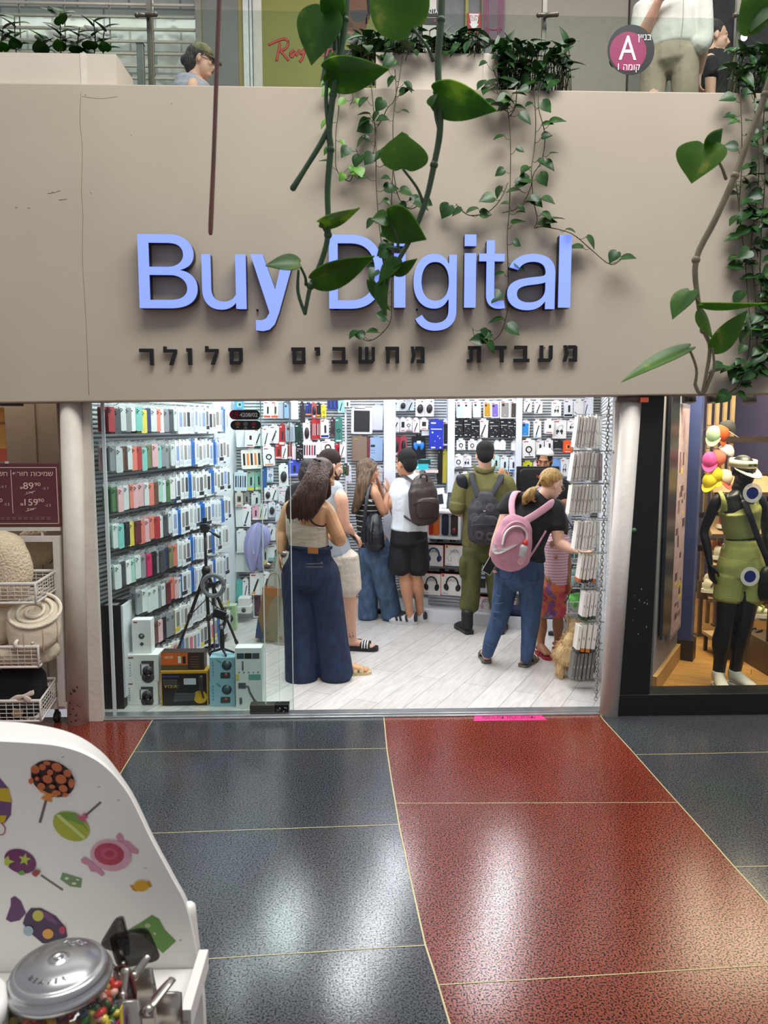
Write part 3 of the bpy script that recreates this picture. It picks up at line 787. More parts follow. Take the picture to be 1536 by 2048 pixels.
# ------------------------------------------------------------------ goods of the other walls, each from its place in the photograph
PACKS={}
def pack_mesh(w,h,style,base,acc):
 """One hanging pack W x H: CARD with printed things, BOX, ROLL of cable in a clear bag, SPINE of a row of boxes."""
 key=(round(w,2),round(h,2),style,base,acc)
 if key in PACKS:
  return PACKS[key]
 w,h=key[0],key[1]
 mb=MB()
 th={'card':.012,'box':.05,'earbuds':.03,'phone':.02,'slab':.02,'cable':.03,'stick':.03,'dots':.05,'pad':.02,'frame':.025}.get(style,.03)
 r=min(w,h)*.08
 mb.prism(rrect(w,h,r,3),th,(0,0,-h/2),ux=ZX,uy=ZZ,uz=ZY,mi=0)
 tab=min(.03,w*.3)
 mb.prism([(-tab,-.004),(tab,-.004),(tab*.8,.018),(-tab*.8,.018)],.002,(0,th*.4,0),ux=ZX,uy=ZZ,uz=ZY,mi=0)
 f=lambda pts,mi,d=.0012:mb.prism(pts,d,(0,th,0),ux=ZX,uy=ZZ,uz=ZY,mi=mi)
 if style in('card','earbuds','cable','stick','phone','dots'):
  f(rrect(w*.36,h*.05,.002,2,-w*.22,-h*.09),2)
 if style=='card':
  f(rrect(w*.22,h*.42,w*.08,3,w*.08,-h*.52),3,.006)
  f(rrect(w*.86,h*.12,.002,2,0,-h*.90),1)
 elif style=='earbuds':
  for s in(-1,1):
   mb.cyl((s*w*.14,th,-h*.60),(s*w*.14,th+.006,-h*.60),w*.11,n=10,mi=3)
   mb.limb([(s*w*.14,th+.002,-h*.60),(s*w*.18,th+.002,-h*.75)],w*.045,n=6,mi=3,k=1)
  mb.limb([(-w*.14,th,-h*.58),(-w*.05,th,-h*.35),(w*.25,th,-h*.3),(w*.14,th,-h*.58)],.0022,n=5,mi=3)
 elif style=='cable':
  n=16
  for q in(0,1):
   mb.limb([(w*(.24-.05*q)*math.cos(a),th+.003*q,-h*.52+w*(.24-.05*q)*math.sin(a))for a in(2*math.pi*i/n for i in range(n+1))],w*.025,n=5,mi=3,k=1)
  mb.limb([(0,th,-h*.52-w*.2),(w*.06,th,-h*.86)],w*.03,n=5,mi=3,k=1)
  f(rrect(w*.7,h*.06,.002,2,0,-h*.93),1)
 elif style=='stick':
  mb.limb([(-w*.18,th,-h*.84),(w*.18,th,-h*.28)],w*.075,n=6,mi=3,k=1)
  f(rrect(w*.3,h*.07,.002,2,-w*.2,-h*.92),1)
 elif style=='phone':
  f(rrect(w*.74,h*.80,w*.1,3,0,-h*.53),1,.004)
  f(rrect(w*.26,w*.26,w*.07,3,-w*.18,-h*.25),3,.006)
  f(rrect(w*.12,w*.05,.002,2,0,-h*.80),0,.006)
 elif style=='dots':
  f(rrect(w*.8,h*.03,.001,2,0,-h*.30),2)
  for qx,qy,rr in((-.28,-.42,.07),(.1,-.55,.05),(.25,-.62,.04),(-.1,-.72,.03)):
   mb.cyl((qx*w,th,qy*h),(qx*w,th+.0015,qy*h),rr*w,n=9,mi=2)
  f(rrect(w*.3,h*.05,.001,2,-w*.22,-h*.94),2)
  f(rrect(w*.12,h*.05,.001,2,w*.3,-h*.94),2)
 elif style=='frame':
  f(rrect(w*.74,h*.80,.004,2,0,-h*.52),3,.003)
  f(rrect(w*.5,h*.025,.002,2,-w*.1,-h*.04),1)
 elif style=='pad':
  f(rrect(w*.34,h*.10,.004,2,-w*.28,-h*.36),3)
  for qx,qz in((-.34,-.55),(-.18,-.55),(-.34,-.66),(-.18,-.66)):
   f(rrect(w*.08,w*.08,.003,2,qx*w,qz*h),1)
  f([(-w*.4,-h*.88),(-w*.1,-h*.97),(-w*.4,-h*.97)],1)
 elif style=='box':
  f(rrect(w*.5,h*.45,w*.06,3,0,-h*.45),1)
  f(rrect(w*.24,h*.25,w*.05,3,w*.06,-h*.45),3,.003)
  f(rrect(w*.6,h*.06,.002,2,0,-h*.9),2)
 elif style=='slab':
  f(rrect(w*.2,h*.03,.002,2,-w*.25,-h*.1),1)
 elif style=='gamepad':
  for s in(-1,1):
   mb.ell((s*w*.24,th+.004,-h*.42),V((w*.16,0,0)),V((0,.012,0)),V((s*w*.04,0,h*.17)),mi=1,n=10,m=6)
  mb.ell((0,th+.006,-h*.34),V((w*.28,0,0)),V((0,.012,0)),V((0,0,h*.10)),mi=1,n=12,m=6)
  f(rrect(w*.3,h*.12,.006,2,0,-h*.26),2,.019)
 elif style=='headset':
  mb.ell((0,th,-h*.5),V((w*.34,0,0)),V((0,.02,0)),V((0,0,h*.34)),mi=3,n=14,m=8)
  f(rrect(w*.4,h*.14,.004,2,0,-h*.86),2,.004)
 elif style=='mouse':
  mb.ell((0,th+.008,-h*.55),V((w*.32,0,h*.12)),V((0,.022,0)),V((-w*.12,0,h*.24)),mi=3,n=12,m=8)
  f(rrect(w*.16,w*.12,.004,2,w*.2,-h*.12),3)
 elif style=='stripes':
  for k in range(5):
   f(rrect(w*.10,h*.62,.003,2,w*(-.36+.18*k),-h*.5),1 if k%2 else 3)
 mats=[M(base,.35,var=.03),M(acc,.4,var=.03),M('d9dde2' if sum(lin(base)[:3])<1 else 'c23a36',.4,var=.02),M('26272b',.4,var=.04)]
 PACKS[key]=mb.mesh('retail_pack',mats)
 return PACKS[key]
def goods(rows,wa,wb,out,where,grp,grow=1.06):
 """ROWS: (row name, [(x0, y0, x1, y1, style, base, accent, what)]): packs hung on the wall WA->WB, OUT metres from it."""
 a,b=V(wa),V(wb)
 d=(b-a).normalized()
 n=V((d.y,-d.x,0))
 o=a+n*out
 def hit(px,py):
  r=ray(px,py)
  k=(o-V((0,0,CAMH))).dot(n)/r.dot(n)
  return V((0,0,CAMH))+r*k
 for rn,items in rows:
  for i,(x0,y0,x1,y1,st,base,acc,what)in enumerate(items):
   p,q=hit((x0+x1)/2,y0),hit((x0+x1)/2,y1)
   w,h=(hit(x1,y0)-hit(x0,y0)).length*grow,(p.z-q.z)*grow
   me=pack_mesh(w,h,st,base,acc)
   m4=Matrix.Translation(p+n*random.uniform(-.02,.02))@Matrix((d,n,UP)).transposed().to_4x4()@Matrix.Rotation(random.uniform(-.04,.04),4,'Y')
   m4=m4@Matrix.Scale(w/round(w,2),4,(1,0,0))@Matrix.Scale(h/round(h,2),4,(0,0,1))
   put('retail_pack',me,m4,f'{what}, {ORD[i]} in {rn} row {where}','retail pack',grp)
   wp=p+UP*.012-n*(out+.03)
   ln=out+.06
   put('wall_hook',peg_mesh_cached(ln),Matrix.Translation(wp)@Matrix((d,n,UP)).transposed().to_4x4(),f'hook of {what}, {ORD[i]} in {rn} row {where}','hook','hooks '+where)
PEGC={}
def peg_mesh_cached(ln):
 k=round(ln,2)
 if k not in PEGC:
  PEGC[k]=peg_mesh(k)
 return PEGC[k]
Wt,Rd,Bk,Bl,Gr,Tl,Or,Yl,Na,Pk='eceef1','b42a30','1b1b1f','2a4fc0','9da2a8','5fb6b0','e9832c','e2d23a','1f2f7a','e7a9bd'
rows=[
 ('top',[(470,800,486,818,'box','5bb0d6','a9dcef','pale blue boxed gadget'),(528,803,541,832,'card',Wt,'d8542f','orange footed white card'),(543,803,556,832,'card','e7d7d4','d8542f','red tinted white card'),
    (558,808,566,833,'slab','c5d2ea','e9ecef','slim pale blue pack'),(567,804,580,834,'phone','5c6672','8fb0d4','dark glass protector pack'),(581,802,594,834,'slab','c9d6ea','ffffff','pale violet pack'),
    (600,806,608,840,'slab','2a2b30',Wt,'thin black pack'),(611,808,622,828,'card',Na,'d0852f','navy card'),(623,808,632,832,'headset','b2524e',Bk,'red earphone blister'),(633,808,641,830,'card',Bk,'d9a72a','black and gold card'),
    (642,812,650,832,'cable',Yl,Bk,'yellow cable pack'),(655,798,673,816,'stripes',Na,Bl,'navy memory card strip'),(675,798,686,822,'stick','8ed0c6',Wt,'mint pen pack'),(689,798,700,815,'card',Wt,'3a4a3a','small white card')]),
 ('second',[(473,860,490,890,'slab',Wt,Gr,'tall plain white box'),(491,860,508,889,'box','e3ebee','f4f6f7','white and grey adapter box'),(509,858,524,887,'stick',Wt,Gr,'white card with grey remote'),(526,855,538,889,'stick',Wt,Gr,'white remote pack'),
    (540,852,557,882,'stick',Wt,Gr,'white pack of dark leads'),(559,850,569,885,'card',Rd,Wt,'red edged slim pack'),(571,849,587,878,'phone','a9b6c2','8797a6','grey phone case pack'),(590,848,602,886,'card','123a33',Tl,'dark green pack'),
    (606,842,618,880,'mouse','eae6ea',Pk,'white blister with pink top'),(623,840,632,873,'stripes',Rd,Wt,'red strip of batteries'),(633,840,640,872,'stripes','9c2226',Wt,'dark red strip of batteries'),(641,839,656,871,'card',Wt,Na,'white pack with navy header'),
    (661,838,668,868,'stick','3a2b34','b2606a','dark lead pack'),(670,836,683,878,'cable','3f7d74','cdd9e8','green coil pack')]),
 ('third',[(484,899,520,932,'stripes','f3efe6',Or,'row of orange footed cable packs'),(526,894,546,926,'cable',Wt,Or,'orange footed white cable pack'),(551,889,562,914,'card',Rd,'d9bfc0','bright red pack'),(564,888,574,914,'stick',Wt,Rd,'white pack with red frame'),
    (576,888,583,914,'card','9c2b2f',Wt,'dark red pack'),(584,887,592,915,'slab',Wt,Bk,'narrow white pack'),(593,888,605,916,'dots',Bk,Rd,'black pack with red foot'),(607,884,631,912,'stripes','e6ddea',Rd,'wide red framed charger pack'),
    (633,884,641,905,'slab',Wt,Gr,'plain white slim pack'),(644,882,666,904,'cable',Wt,Gr,'white coil pack'),(671,886,679,908,'card',Rd,Wt,'narrow red pack'),(680,885,690,910,'stick',Wt,Rd,'white earphone pack')]),
 ('fourth',[(470,944,492,976,'stripes','cfe0e8','5e7fa8','pale blue pack bundle'),(495,942,508,976,'card','9fc9b6',Yl,'mint and yellow card'),(510,940,522,975,'card','7fb8a6','d9d9a0','green tinted card'),(524,936,533,972,'slab','2f5f9a',Wt,'blue slim box'),
    (535,936,546,960,'cable','c9d4e6',Tl,'blue coil pack'),(558,930,574,966,'mouse',Wt,Bk,'white camera pack'),(577,921,596,948,'card','3f55c8','a8b6f0','bright blue card'),(597,920,616,946,'card','4a60cf','a8b6f0','blue violet card'),
    (686,930,696,948,'stick','35503a','7fce4f','green torch pack'),(690,930,700,960,'dots','cfd6e6',Na,'pale pack with dark gadget')]),
 ('fifth',[(471,985,484,1008,'box','d4cfc3','6f6a5a','beige small box'),(486,985,498,1007,'card','8d8d8a',Bk,'grey card'),(504,986,520,1010,'card','cfd9d9','9bb0a8','pale green card'),(529,975,541,998,'mouse',Wt,'4a4a80','white pack with round portrait'),(543,973,555,996,'stick',Wt,Bk,'white clip pack'),(557,972,572,1000,'dots','d8dde4',Bk,'pale accessory pack')]),
 ('sixth',[(471,1010,485,1047,'slab','e7ecec',Gr,'tall ivory box'),(486,1011,501,1047,'stick',Wt,Bk,'white box with black pen'),(505,1011,516,1036,'card','e3a9c0',Wt,'pink pack'),(517,1009,526,1035,'stick','e7e5d8',Yl,'yellow topped white pack'),(527,1008,535,1034,'stick','dfe4ec',Yl,'second yellow topped pack'),(537,1004,549,1030,'mouse','e3e8f2',Bl,'white pack with dark circle'),(551,1010,560,1038,'dots','cfdbe8',Na,'pale blue pack')]),
 ('seventh',[(474,1060,490,1098,'slab','eef1f1',Bk,'big white box'),(492,1062,502,1090,'card',Wt,Bk,'white spray box'),(534,1050,548,1076,'stick','e3e6ea',Bk,'white stylus box'),(550,1050,562,1076,'stick','d9dee4',Bk,'grey white stylus box')]),
 ('eighth',[(473,1103,488,1138,'slab','e9eded',Gr,'narrow white box'),(489,1106,500,1138,'slab','c4cccc',Gr,'shadowed white box'),(525,1092,534,1124,'card','dfe3d8',Yl,'yellow footed pack'),(536,1090,564,1116,'card','e4eaec',Tl,'white and teal holder box')]),
 ('ninth',[(473,1160,484,1196,'slab',Tl,Wt,'teal box'),(486,1158,496,1196,'stick',Wt,Bk,'white box with black holder'),(501,1145,522,1182,'stick','eceae6',Or,'holder box with orange label'),(524,1145,538,1180,'stick',Wt,Bk,'white holder box'),(540,1146,558,1178,'slab','e4e8ea',Gr,'pale grey box')]),
 ('tenth',[(507,1184,522,1228,'phone','e3e8ee','55384a','tall box with maroon speaker')])]
random.seed(5)
goods(rows,LC,LD,.10,'past the white panel','packs on the wall past the white panel',1.16)
rows=[('top',[(704,815,744,865,'frame','eceff5',Bk,'white framed writing tablet'),(745,812,766,857,'slab','d9dbe8','ffffff','plain pale tablet sleeve')]),
  ('lower',[(705,873,733,919,'slab','8a7466','d8b64a','brown tablet folio'),(734,876,739,916,'slab','8a4650','e3d5d6','narrow maroon folio'),(741,875,765,919,'pad','9db9dc','3b63a8','pale blue mouse pad pack')]),
  ('lowest',[(750,935,765,962,'dots','c9cdd6',Bk,'black and white pack')])]
goods(rows,(-.14,7.86,0),(.27,7.86,0),.06,'in the niche','packs in the niche beside the white upright')
rows=[('top',[(779,800,798,821,'stick','dfe6e2','8fc27a','green footed earphone card'),(799,799,813,821,'mouse','dcdfe6',Bk,'small mouse box'),(814,800,828,820,'stick','b9c4cc','3a4a5a','grey pen pack'),(832,799,849,831,'mouse','e4dde4',Bk,'white blister with black mouse'),(850,799,867,831,'mouse','e9e2e6',Bk,'second white blister with black mouse')]),
  ('second',[(785,838,799,862,'stick',Wt,'c9474a','white cable pack'),(800,838,811,862,'box',Wt,Bk,'white adapter pack'),(811,838,824,861,'cable',Wt,'c9474a','white coil pack'),(825,839,838,863,'stick',Wt,'c9474a','narrow white cable pack'),(840,839,855,858,'box','eef0f3',Bk,'white box with black cube'),(843,858,857,870,'slab','e4e6ea',Bk,'low white box'),(859,841,885,895,'dots','2136b4',Bk,'tall blue power strip box'),(886,841,896,888,'phone','dfe6f4',Bk,'white box with black remote')]),
  ('third',[(783,874,800,910,'headset','a8384a',Bk,'red headset blister'),(801,874,813,908,'headset','b34a58',Bk,'second red headset blister'),(824,872,850,917,'gamepad','121520','2f86e8','black card with blue gamepad'),(876,897,885,964,'slab','17171a','c9b84a','tall black ruler pack'),(886,902,894,962,'slab','b9b13a',Bk,'tall yellow ruler pack')])]
goods(rows,(.36,YB,0),(.92,YB,0),.10,'behind the brown backpack','packs in the bay behind the backpack')
rows=[('top',[(912,803,927,834,'phone',Wt,'c4d2e8','white phone box'),(927,803,942,834,'phone','eef0f0','dfe5ee','plain white phone box'),(946,802,961,833,'phone',Wt,'cfdaea','second plain phone box'),(967,803,981,833,'phone','efe9dc','b98a22','mustard phone case box'),(982,804,997,834,'phone','ece8f4','7a66bc','purple phone case box'),(1000,801,1019,835,'phone','e9e9ea','8d8a88','grey phone case box'),(1021,802,1032,835,'phone','e4e4e4','3d3833','dark phone case box')]),
  ('second',[(908,840,925,871,'dots','17171b',Wt,'black charger box'),(927,839,942,870,'dots','1a1a1f',Wt,'second black charger box'),(941,842,958,874,'dots','15161c',Wt,'deep black cable box'),(959,840,976,873,'stick',Wt,Bk,'white cable box between black ones'),(977,842,996,873,'dots','17161a',Wt,'black adapter box'),(999,841,1013,871,'dots','18181d',Wt,'black box with white dots'),(1014,842,1025,874,'dots','1b1b20',Wt,'narrow black box'),(1026,844,1033,874,'dots','141418',Wt,'slim black box')]),
  ('third',[(913,880,929,899,'cable',Wt,Gr,'white coil box'),(936,881,951,899,'cable','eef0f2',Gr,'second white coil box'),(952,881,966,897,'slab','e3e6ea',Gr,'plain white box'),(988,883,998,898,'slab',Wt,Gr,'small white box'),(999,883,1010,899,'slab','eff1f3',Gr,'small grey white box'),(1022,884,1032,900,'slab',Wt,Gr,'white cube box')]),
  ('fourth',[(907,911,924,934,'cable','e6e8ee',Bk,'earphone box with curled lead'),(925,911,942,933,'earbuds','dfe3ea',Gr,'second earphone box'),(983,912,998,938,'card','bfe0de',Tl,'teal and white case pack'),(1001,914,1016,942,'card','dbe9f1','2fa0b4','turquoise edged pack'),(1019,915,1032,942,'card','e4ecf6','2a5fb0','blue footed pack')]),
  ('fifth',[(908,948,920,962,'slab','e9ebf0',Gr,'low white box'),(922,946,936,960,'cable','eceef2',Gr,'white coil pack')])]
goods(rows,(1.0,YB,0),(1.66,YB,0),.10,'behind the soldier','packs in the bay behind the soldier')
rows=[('top',[(1047,801,1062,823,'stick',Wt,Bk,'white car holder card'),(1068,803,1083,826,'stick',Wt,Bk,'second white car holder card'),(1102,804,1120,831,'earbuds','e9eaf0',Bk,'white earbud box'),(1128,800,1145,832,'card','dfe4ef',Bk,'tilted white cable box'),(1147,802,1165,829,'slab','dcdce2',Bk,'plain grey white box'),(1167,800,1177,832,'stick','d7def0',Bk,'narrow pale box')]),
  ('second',[(1043,843,1059,871,'phone','dfe8f4','2f8ad8','blue cornered case pack'),(1067,842,1081,873,'stick','e6eaf0','3a9fe0','case pack with blue top'),(1088,841,1105,866,'box','e4e4e8',Wt,'pale earbud case box'),(1106,840,1132,875,'earbuds','f0f0f2','d8705a','large earphone box'),(1135,841,1152,862,'earbuds','eff0f4',Bk,'small black earbud box')]),
  ('third',[(1044,880,1068,914,'cable','e6e7ea',Bk,'large neckband box'),(1071,881,1087,904,'card','e9eaee',Gr,'pale cable box'),(1089,880,1104,900,'card','e6e6ea',Bk,'grey white lead box'),(1106,881,1123,897,'cable',Bk,Gr,'black lead bundle'),(1125,883,1142,904,'box','e85a28','f08a58','orange box with curled lead'),(1144,882,1157,900,'phone','cdd3dc','dfe4ea','pale case pack')]),
  ('fourth',[(1046,924,1063,940,'card','cfd63a',Yl,'lime box'),(1066,924,1074,934,'slab','ecd9e0',Wt,'tiny pink box'),(1104,920,1120,950,'slab','6f9fd8','9fc2ea','blue cushioned pack'),(1121,918,1134,950,'earbuds','e6e8ee',Bk,'earphone pack near the grey bag'),(1135,918,1148,952,'earbuds','e2e5ec',Bk,'second earphone pack near the grey bag')])]
goods(rows,(1.72,YB,0),(2.43,YB,0),.10,'behind the salesman','packs in the bay behind the salesman')
p0,p1=at(782,940,8.14),at(876,944,8.14)
t=thing('wall_shelf','short white shelf holding turquoise boxes behind the man in the white shirt','shelf',(p0.x,8.2,p0.z))
MB().box2((p0.x,8.12,p0.z-.03),(p1.x,8.29,p0.z)).build('board',[M('e3d3cf',.4)],t)
MB().box2((p0.x,8.27,p0.z-.12),(p0.x+.02,8.30,p0.z)).box2((p1.x-.02,8.27,p0.z-.12),(p1.x,8.30,p0.z)).build('bracket',[WHITE],t)
for px0,px1,py,what,hx in((779,793,926,'small turquoise box at the end of the short white shelf','63c4c2'),(827,857,928,'long turquoise box on the short white shelf','35c3d6')):
 a,b=at(px0,py,8.15),at(px1,py,8.15)
 o=MB().box2((a.x,8.14,p0.z),(b.x,8.26,a.z)).box2((a.x+.012,8.139,p0.z+.02),(a.x+.05,8.14,p0.z+.04),1).build('product_box',[M(hx,.35),M('eef2f2',.4)])
 tag(o,what,'box')
a=at(848,920,8.2)
tag(MB().ell(a+V((0,0,-.02)),V((.085,0,0)),V((0,.04,0)),V((0,0,.035))).box(a+V((0,-.03,-.02)),(.13,.02,.05),1).build('clear_case',[M('6fb3ac',.2),M('1f3d3c',.3)]),'dark goggles in a clear case on the long turquoise box','goggles')
# ------------------------------------------------------------------ ivory slim boxes hung in tiers by the pipe column
random.seed(21)
IV,IVD=M('ece7da',.45,var=.02),M('c9c2b2',.5,var=.03)
def slim_mesh(w,h,d,foot,base='f7f3e8'):
 """w: the spine that faces the shop front; d: how far the box reaches back."""
 mb=MB()
 fh=h*.13 if foot else 0
 mb.box((0,d/2,-h/2+fh/2),(w,d,h-fh),0)
 if foot:
  mb.box((0,d/2,-h+fh/2),(w,d,fh),1)
 mb.box((0,-.0005,-h*.5),(w*.22,.001,h*.10),2)
 mb.box((-w*.1,-.0005,-h*.9),(w*.4,.001,h*.02),2)
 mb.box((0,d*.5,.006),(w*.3,d*.3,.014),0)
 return mb.mesh('slim_box',[M(base,.45,var=.02),M(foot or base,.4),M('8b8476' if base!='77756f' else 'c9c9c4',.5)])
def wallx(y):
 return RA.x+(RB.x-RA.x)*(y-RA.y)/(RB.y-RA.y)
TIERS=[('top',833,895,1157,1199,7,None,'f7f3e8'),('second',906,962,1149,1197,7,None,'f7f3e8'),('third',973,1029,1144,1193,7,None,'f7f3e8'),('fourth',1046,1101,1156,1194,6,None,'f7f3e8'),
   ('fifth',1112,1166,1164,1199,5,'c9642e','f4efe2'),('sixth',1187,1241,1168,1199,4,'2c4a36','f7f3e8'),('seventh',1251,1305,1157,1197,4,'d97a2c','f4efe2'),('bottom',1307,1361,1148,1193,6,None,'77756f')]
HANGW=M('a9a8a4',.3,.8,var=.03)
for nm,y0,y1,x0,x1,n,foot,base in TIERS:
 Yt=5.28
 a,b=at(x0,y0,Yt),at(x1,y0,Yt)
 h=a.z-at(x0,y1,Yt).z
 w=(b.x-a.x)/n
 wx=wallx(Yt+.05)
 peg=put('rack_bar',MB().limb([(0,0,0),(-(wx-a.x)-.0,0,.004),(-(wx-a.x)-.02,0,.02)],.0035,n=6,k=1).box((-.004,0,0),(.012,.04,.05)).mesh('rack_bar',[HANGW]),Matrix.Translation((wx+.004,Yt+.045,a.z+.012)),f'steel bar that carries the {nm} tier of slim boxes by the pipe column','rack bar','bars of the slim box rack')
 for k in range(n):
  f=foot
  if nm=='fifth':
   f=(foot,'3d3a36','57302a','3d3a36','d8702c')[k]
  if nm=='seventh':
   f=('4a4540',foot,foot,'3d3a38')[k]
  me=slim_mesh(w*.74,h,.095,f,base)
  m4=Matrix.Translation((a.x+w*(k+.5)+random.uniform(-.001,.001),Yt+random.uniform(-.008,.012),a.z+random.uniform(-.006,.004)))@Matrix.Rotation(random.uniform(.09,.12),4,'Y')
  col='grey' if base=='77756f' else 'ivory'
  what={None:'','2c4a36':' with a green foot'}.get(f,' with an orange foot' if f in('c9642e','d97a2c','d8702c')else ' with a dark foot')
  put('slim_box',me,m4,f'slim {col} box{what}, {ORD[k]} from shop middle, {nm} rack tier','slim box','slim boxes by the pipe column')
 if nm in('second','third','top','fourth','bottom'):
  Yt2=5.48
  wx2=wallx(Yt2+.05)
  n2=4
  put('rack_bar',MB().limb([(0,0,0),(-.17,0,.004),(-.19,0,.02)],.0035,n=6,k=1).box((-.004,0,0),(.012,.04,.05)).mesh('rack_bar',[HANGW]),Matrix.Translation((wx2+.004,Yt2+.045,a.z+.002)),f'steel bar behind the {nm} tier of slim boxes','rack bar','bars of the slim box rack')
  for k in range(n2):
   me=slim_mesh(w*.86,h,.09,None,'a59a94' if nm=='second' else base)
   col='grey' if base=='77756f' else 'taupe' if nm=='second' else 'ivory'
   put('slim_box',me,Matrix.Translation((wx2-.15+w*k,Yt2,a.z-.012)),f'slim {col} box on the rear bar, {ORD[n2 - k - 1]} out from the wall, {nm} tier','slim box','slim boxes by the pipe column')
t=thing('rack_edge_chain','twisted steel chain hanging down the shop edge beside the pipe column','chain',(wallx(5.0)-.035,5.03,.02))
mb=MB()
x,z=wallx(5.0)-.03,2.04
k=0
while z>.03:
 c=V((x-.022*(2.04-z)/2,5.03,z))
 q=k%2
 ring=[c+(V((math.cos(w)*.010,0,math.sin(w)*.016))if q else V((math.cos(w)*.005,math.cos(w)*.009,math.sin(w)*.016)))for w in(2*math.pi*i/10 for i in range(11))]
 mb.limb(ring,.0040,n=6,k=1,rnd=False)
 z-=.024
 k+=1
mb.build('chain',[M('b9b7b2',.3,.9)],t)
MB().cyl((x,5.03,2.04),(x,5.03,2.12),.004).build('hanger',[HANGW],t)
# ------------------------------------------------------------------ counter with monitor, headphone shelves
CA,CB=V((.66,7.46,0)),V((1.90,6.98,0))
cd=(CB-CA).normalized()
cn=V((cd.y,-cd.x,0))
CR=Matrix((cd,cn,UP)).transposed()
cl=(CB-CA).length
t=thing('shop_counter','white sales counter with a slatted front and headphone boxes along it','counter',CA)
cc=(CA+CB)/2
MB().box(cc-cn*.27+UP*.53,(cl,.46,1.06),0,CR).build('body',[M('dfe3ea',.4,var=.02)],t)
MB().box(cc-cn*.25+UP*1.075,(cl+.03,.54,.03),0,CR).build('top',[M('e3e6ee',.25,var=.02)],t,bevel=.004)
MB().box(cc+cn*.06+UP*.065,(cl+.04,.22,.13),0,CR).build('plinth',[M('e6e8ee',.4,var=.02)],t,bevel=.004)
mb=MB()
for k in range(25):
 mb.box(cc-cn*.032+UP*(.16+.03*k),(cl-.02,.018,.019),0,CR)
mb.build('slat_front',[M('c9cdd4',.35,.2)],t)
MB().box(CB-cd*.012-cn*.25+UP*.53,(.02,.53,1.06),0,CR).build('end_panel',[M('c4c9d2',.4)],t)
def on_counter(px,py,out):
 r=ray(px,py)
 o=CA+cn*out
 return V((0,0,CAMH))+r*((o-V((0,0,CAMH))).dot(cn)/r.dot(cn))
def headphone_box(px0,py0,px1,py1,hx,label,word='BASS'):
 a,b=on_counter(px0,py0,.10),on_counter(px1,py1,.10)
 w,h=(V((b.x,b.y,0))-V((a.x,a.y,0))).length,a.z-b.z
 t=thing('headphone_box',label,'headphone box',(a+b)/2+V((0,0,-h/2)),'headphone boxes on the counter front')
 c=(a+b)/2
 mb=MB().box(c-cn*.05,(w,.10,h),0,CR).box(c-cn*.05+UP*(h/2-.003),(w+.002,.102,.006),1,CR).box(c-cn*.05+cd*(w/2-.003),(.006,.102,h),1,CR)
 mb.box(c-cd*(w*.40)+UP*(h*.40)+cn*.0006,(w*.11,.0012,w*.11),1,CR)
 mb.box(c+cn*.0006-UP*(h*.43)-cd*(w*.3),(w*.3,.0012,h*.02),2,CR)
 mb.build('box',[M('eceae8',.35,var=.02),M('d2492b',.4),M('8d8d8d',.5)],t)
 mb=MB()
 r=w*.27
 o=c+cn*.003+UP*(h*.02)+cd*(w*.02)
 mb.limb([o+cd*(r*math.cos(q))+UP*(r*1.25*math.sin(q))for q in(math.pi*i/10 for i in range(11))],w*.035,n=6,k=1)
 for s in(-1,1):
  mb.ell(o+cd*(s*r)-UP*(h*.16),cd*(w*.12)+UP*(w*.03*s),cn*.012,UP*(h*.16),n=12,m=8)
 mb.build('headphone_picture',[M(hx,.4,var=.03)],t)
 text(word,M('8f8f93',.5,var=0),o-cd*(w*.0)+UP*(h*.12)+cn*.001,cd,UP,h*.13,t,'lettering',depth=.0008,width=w*.5)
 return t
headphone_box(847,1088,887,1133,'26315f','white headphone box with a navy headset, in the upper row of the counter front')
headphone_box(890,1089,927,1133,'dcdde2','white headphone box with a white headset, in the upper row of the counter front')
headphone_box(843,1145,882,1191,'141416','white headphone box with a black headset at the end of the lower counter row')
headphone_box(882,1146,925,1192,'19191b','white headphone box with a black headset under the white headset box')
headphone_box(956,1192,988,1226,'cfa8b4','white headphone box with a pink headset beside the soldier trousers')
for k,(px,py)in enumerate(((880,1080),(905,1081),(884,1140),(903,1142))):
 p=on_counter(px,py,.0)
 put('display_peg',MB().limb([(0,0,0),(0,.12,0)],.004,n=6,k=1).box((0,.02,0),(.05,.03,.018)).mesh('price_holder',[KK]),Matrix.Translation(p-cn*.03)@CR.to_4x4(),f'black peg over the headphone boxes, {ORD[k]} one counted from the upper row','display peg','black pegs over the headphone boxes')
a,b=on_counter(853,1020,.07),on_counter(922,1080,.07)
w,h,c=(V((b.x,b.y,0))-V((a.x,a.y,0))).length,a.z-b.z,(a+b)/2
t=thing('phone_display','white framed display of phones mounted on the counter front','display case',c-UP*h/2)
MB().box(c-cn*.06,(w,.10,h),0,CR).build('back',[M('b9bec6',.4)],t)
mb=MB()
for q in(-1,1):
 mb.box(c+UP*(q*(h/2-.012)),(w,.05,.024),0,CR).box(c+cd*(q*(w/2-.012)),(.024,.05,h),0,CR)
mb.build('frame',[WHITE],t,bevel=.003)
for q,hx,lb in((-.40,'c0392b','red phone case print'),(-.22,'cf6a2a','orange phone'),(.04,'23303f','dark blue phone'),(.30,'3b3134','dark phone with round lens')):
 mb=MB().prism(rrect(w*.20,h*.74,.02),.008,c+cd*(w*q)-cn*.012,ux=cd,uy=UP,uz=cn)
 if q==.30:
  mb.cyl(c+cd*(w*q)-UP*.05-cn*.004,c+cd*(w*q)-UP*.05+cn*.004,w*.07,n=14,mi=1)
 tag(mb.build('phone_panel',[M(hx,.25),M('7a2e2a',.3)],t),lb)
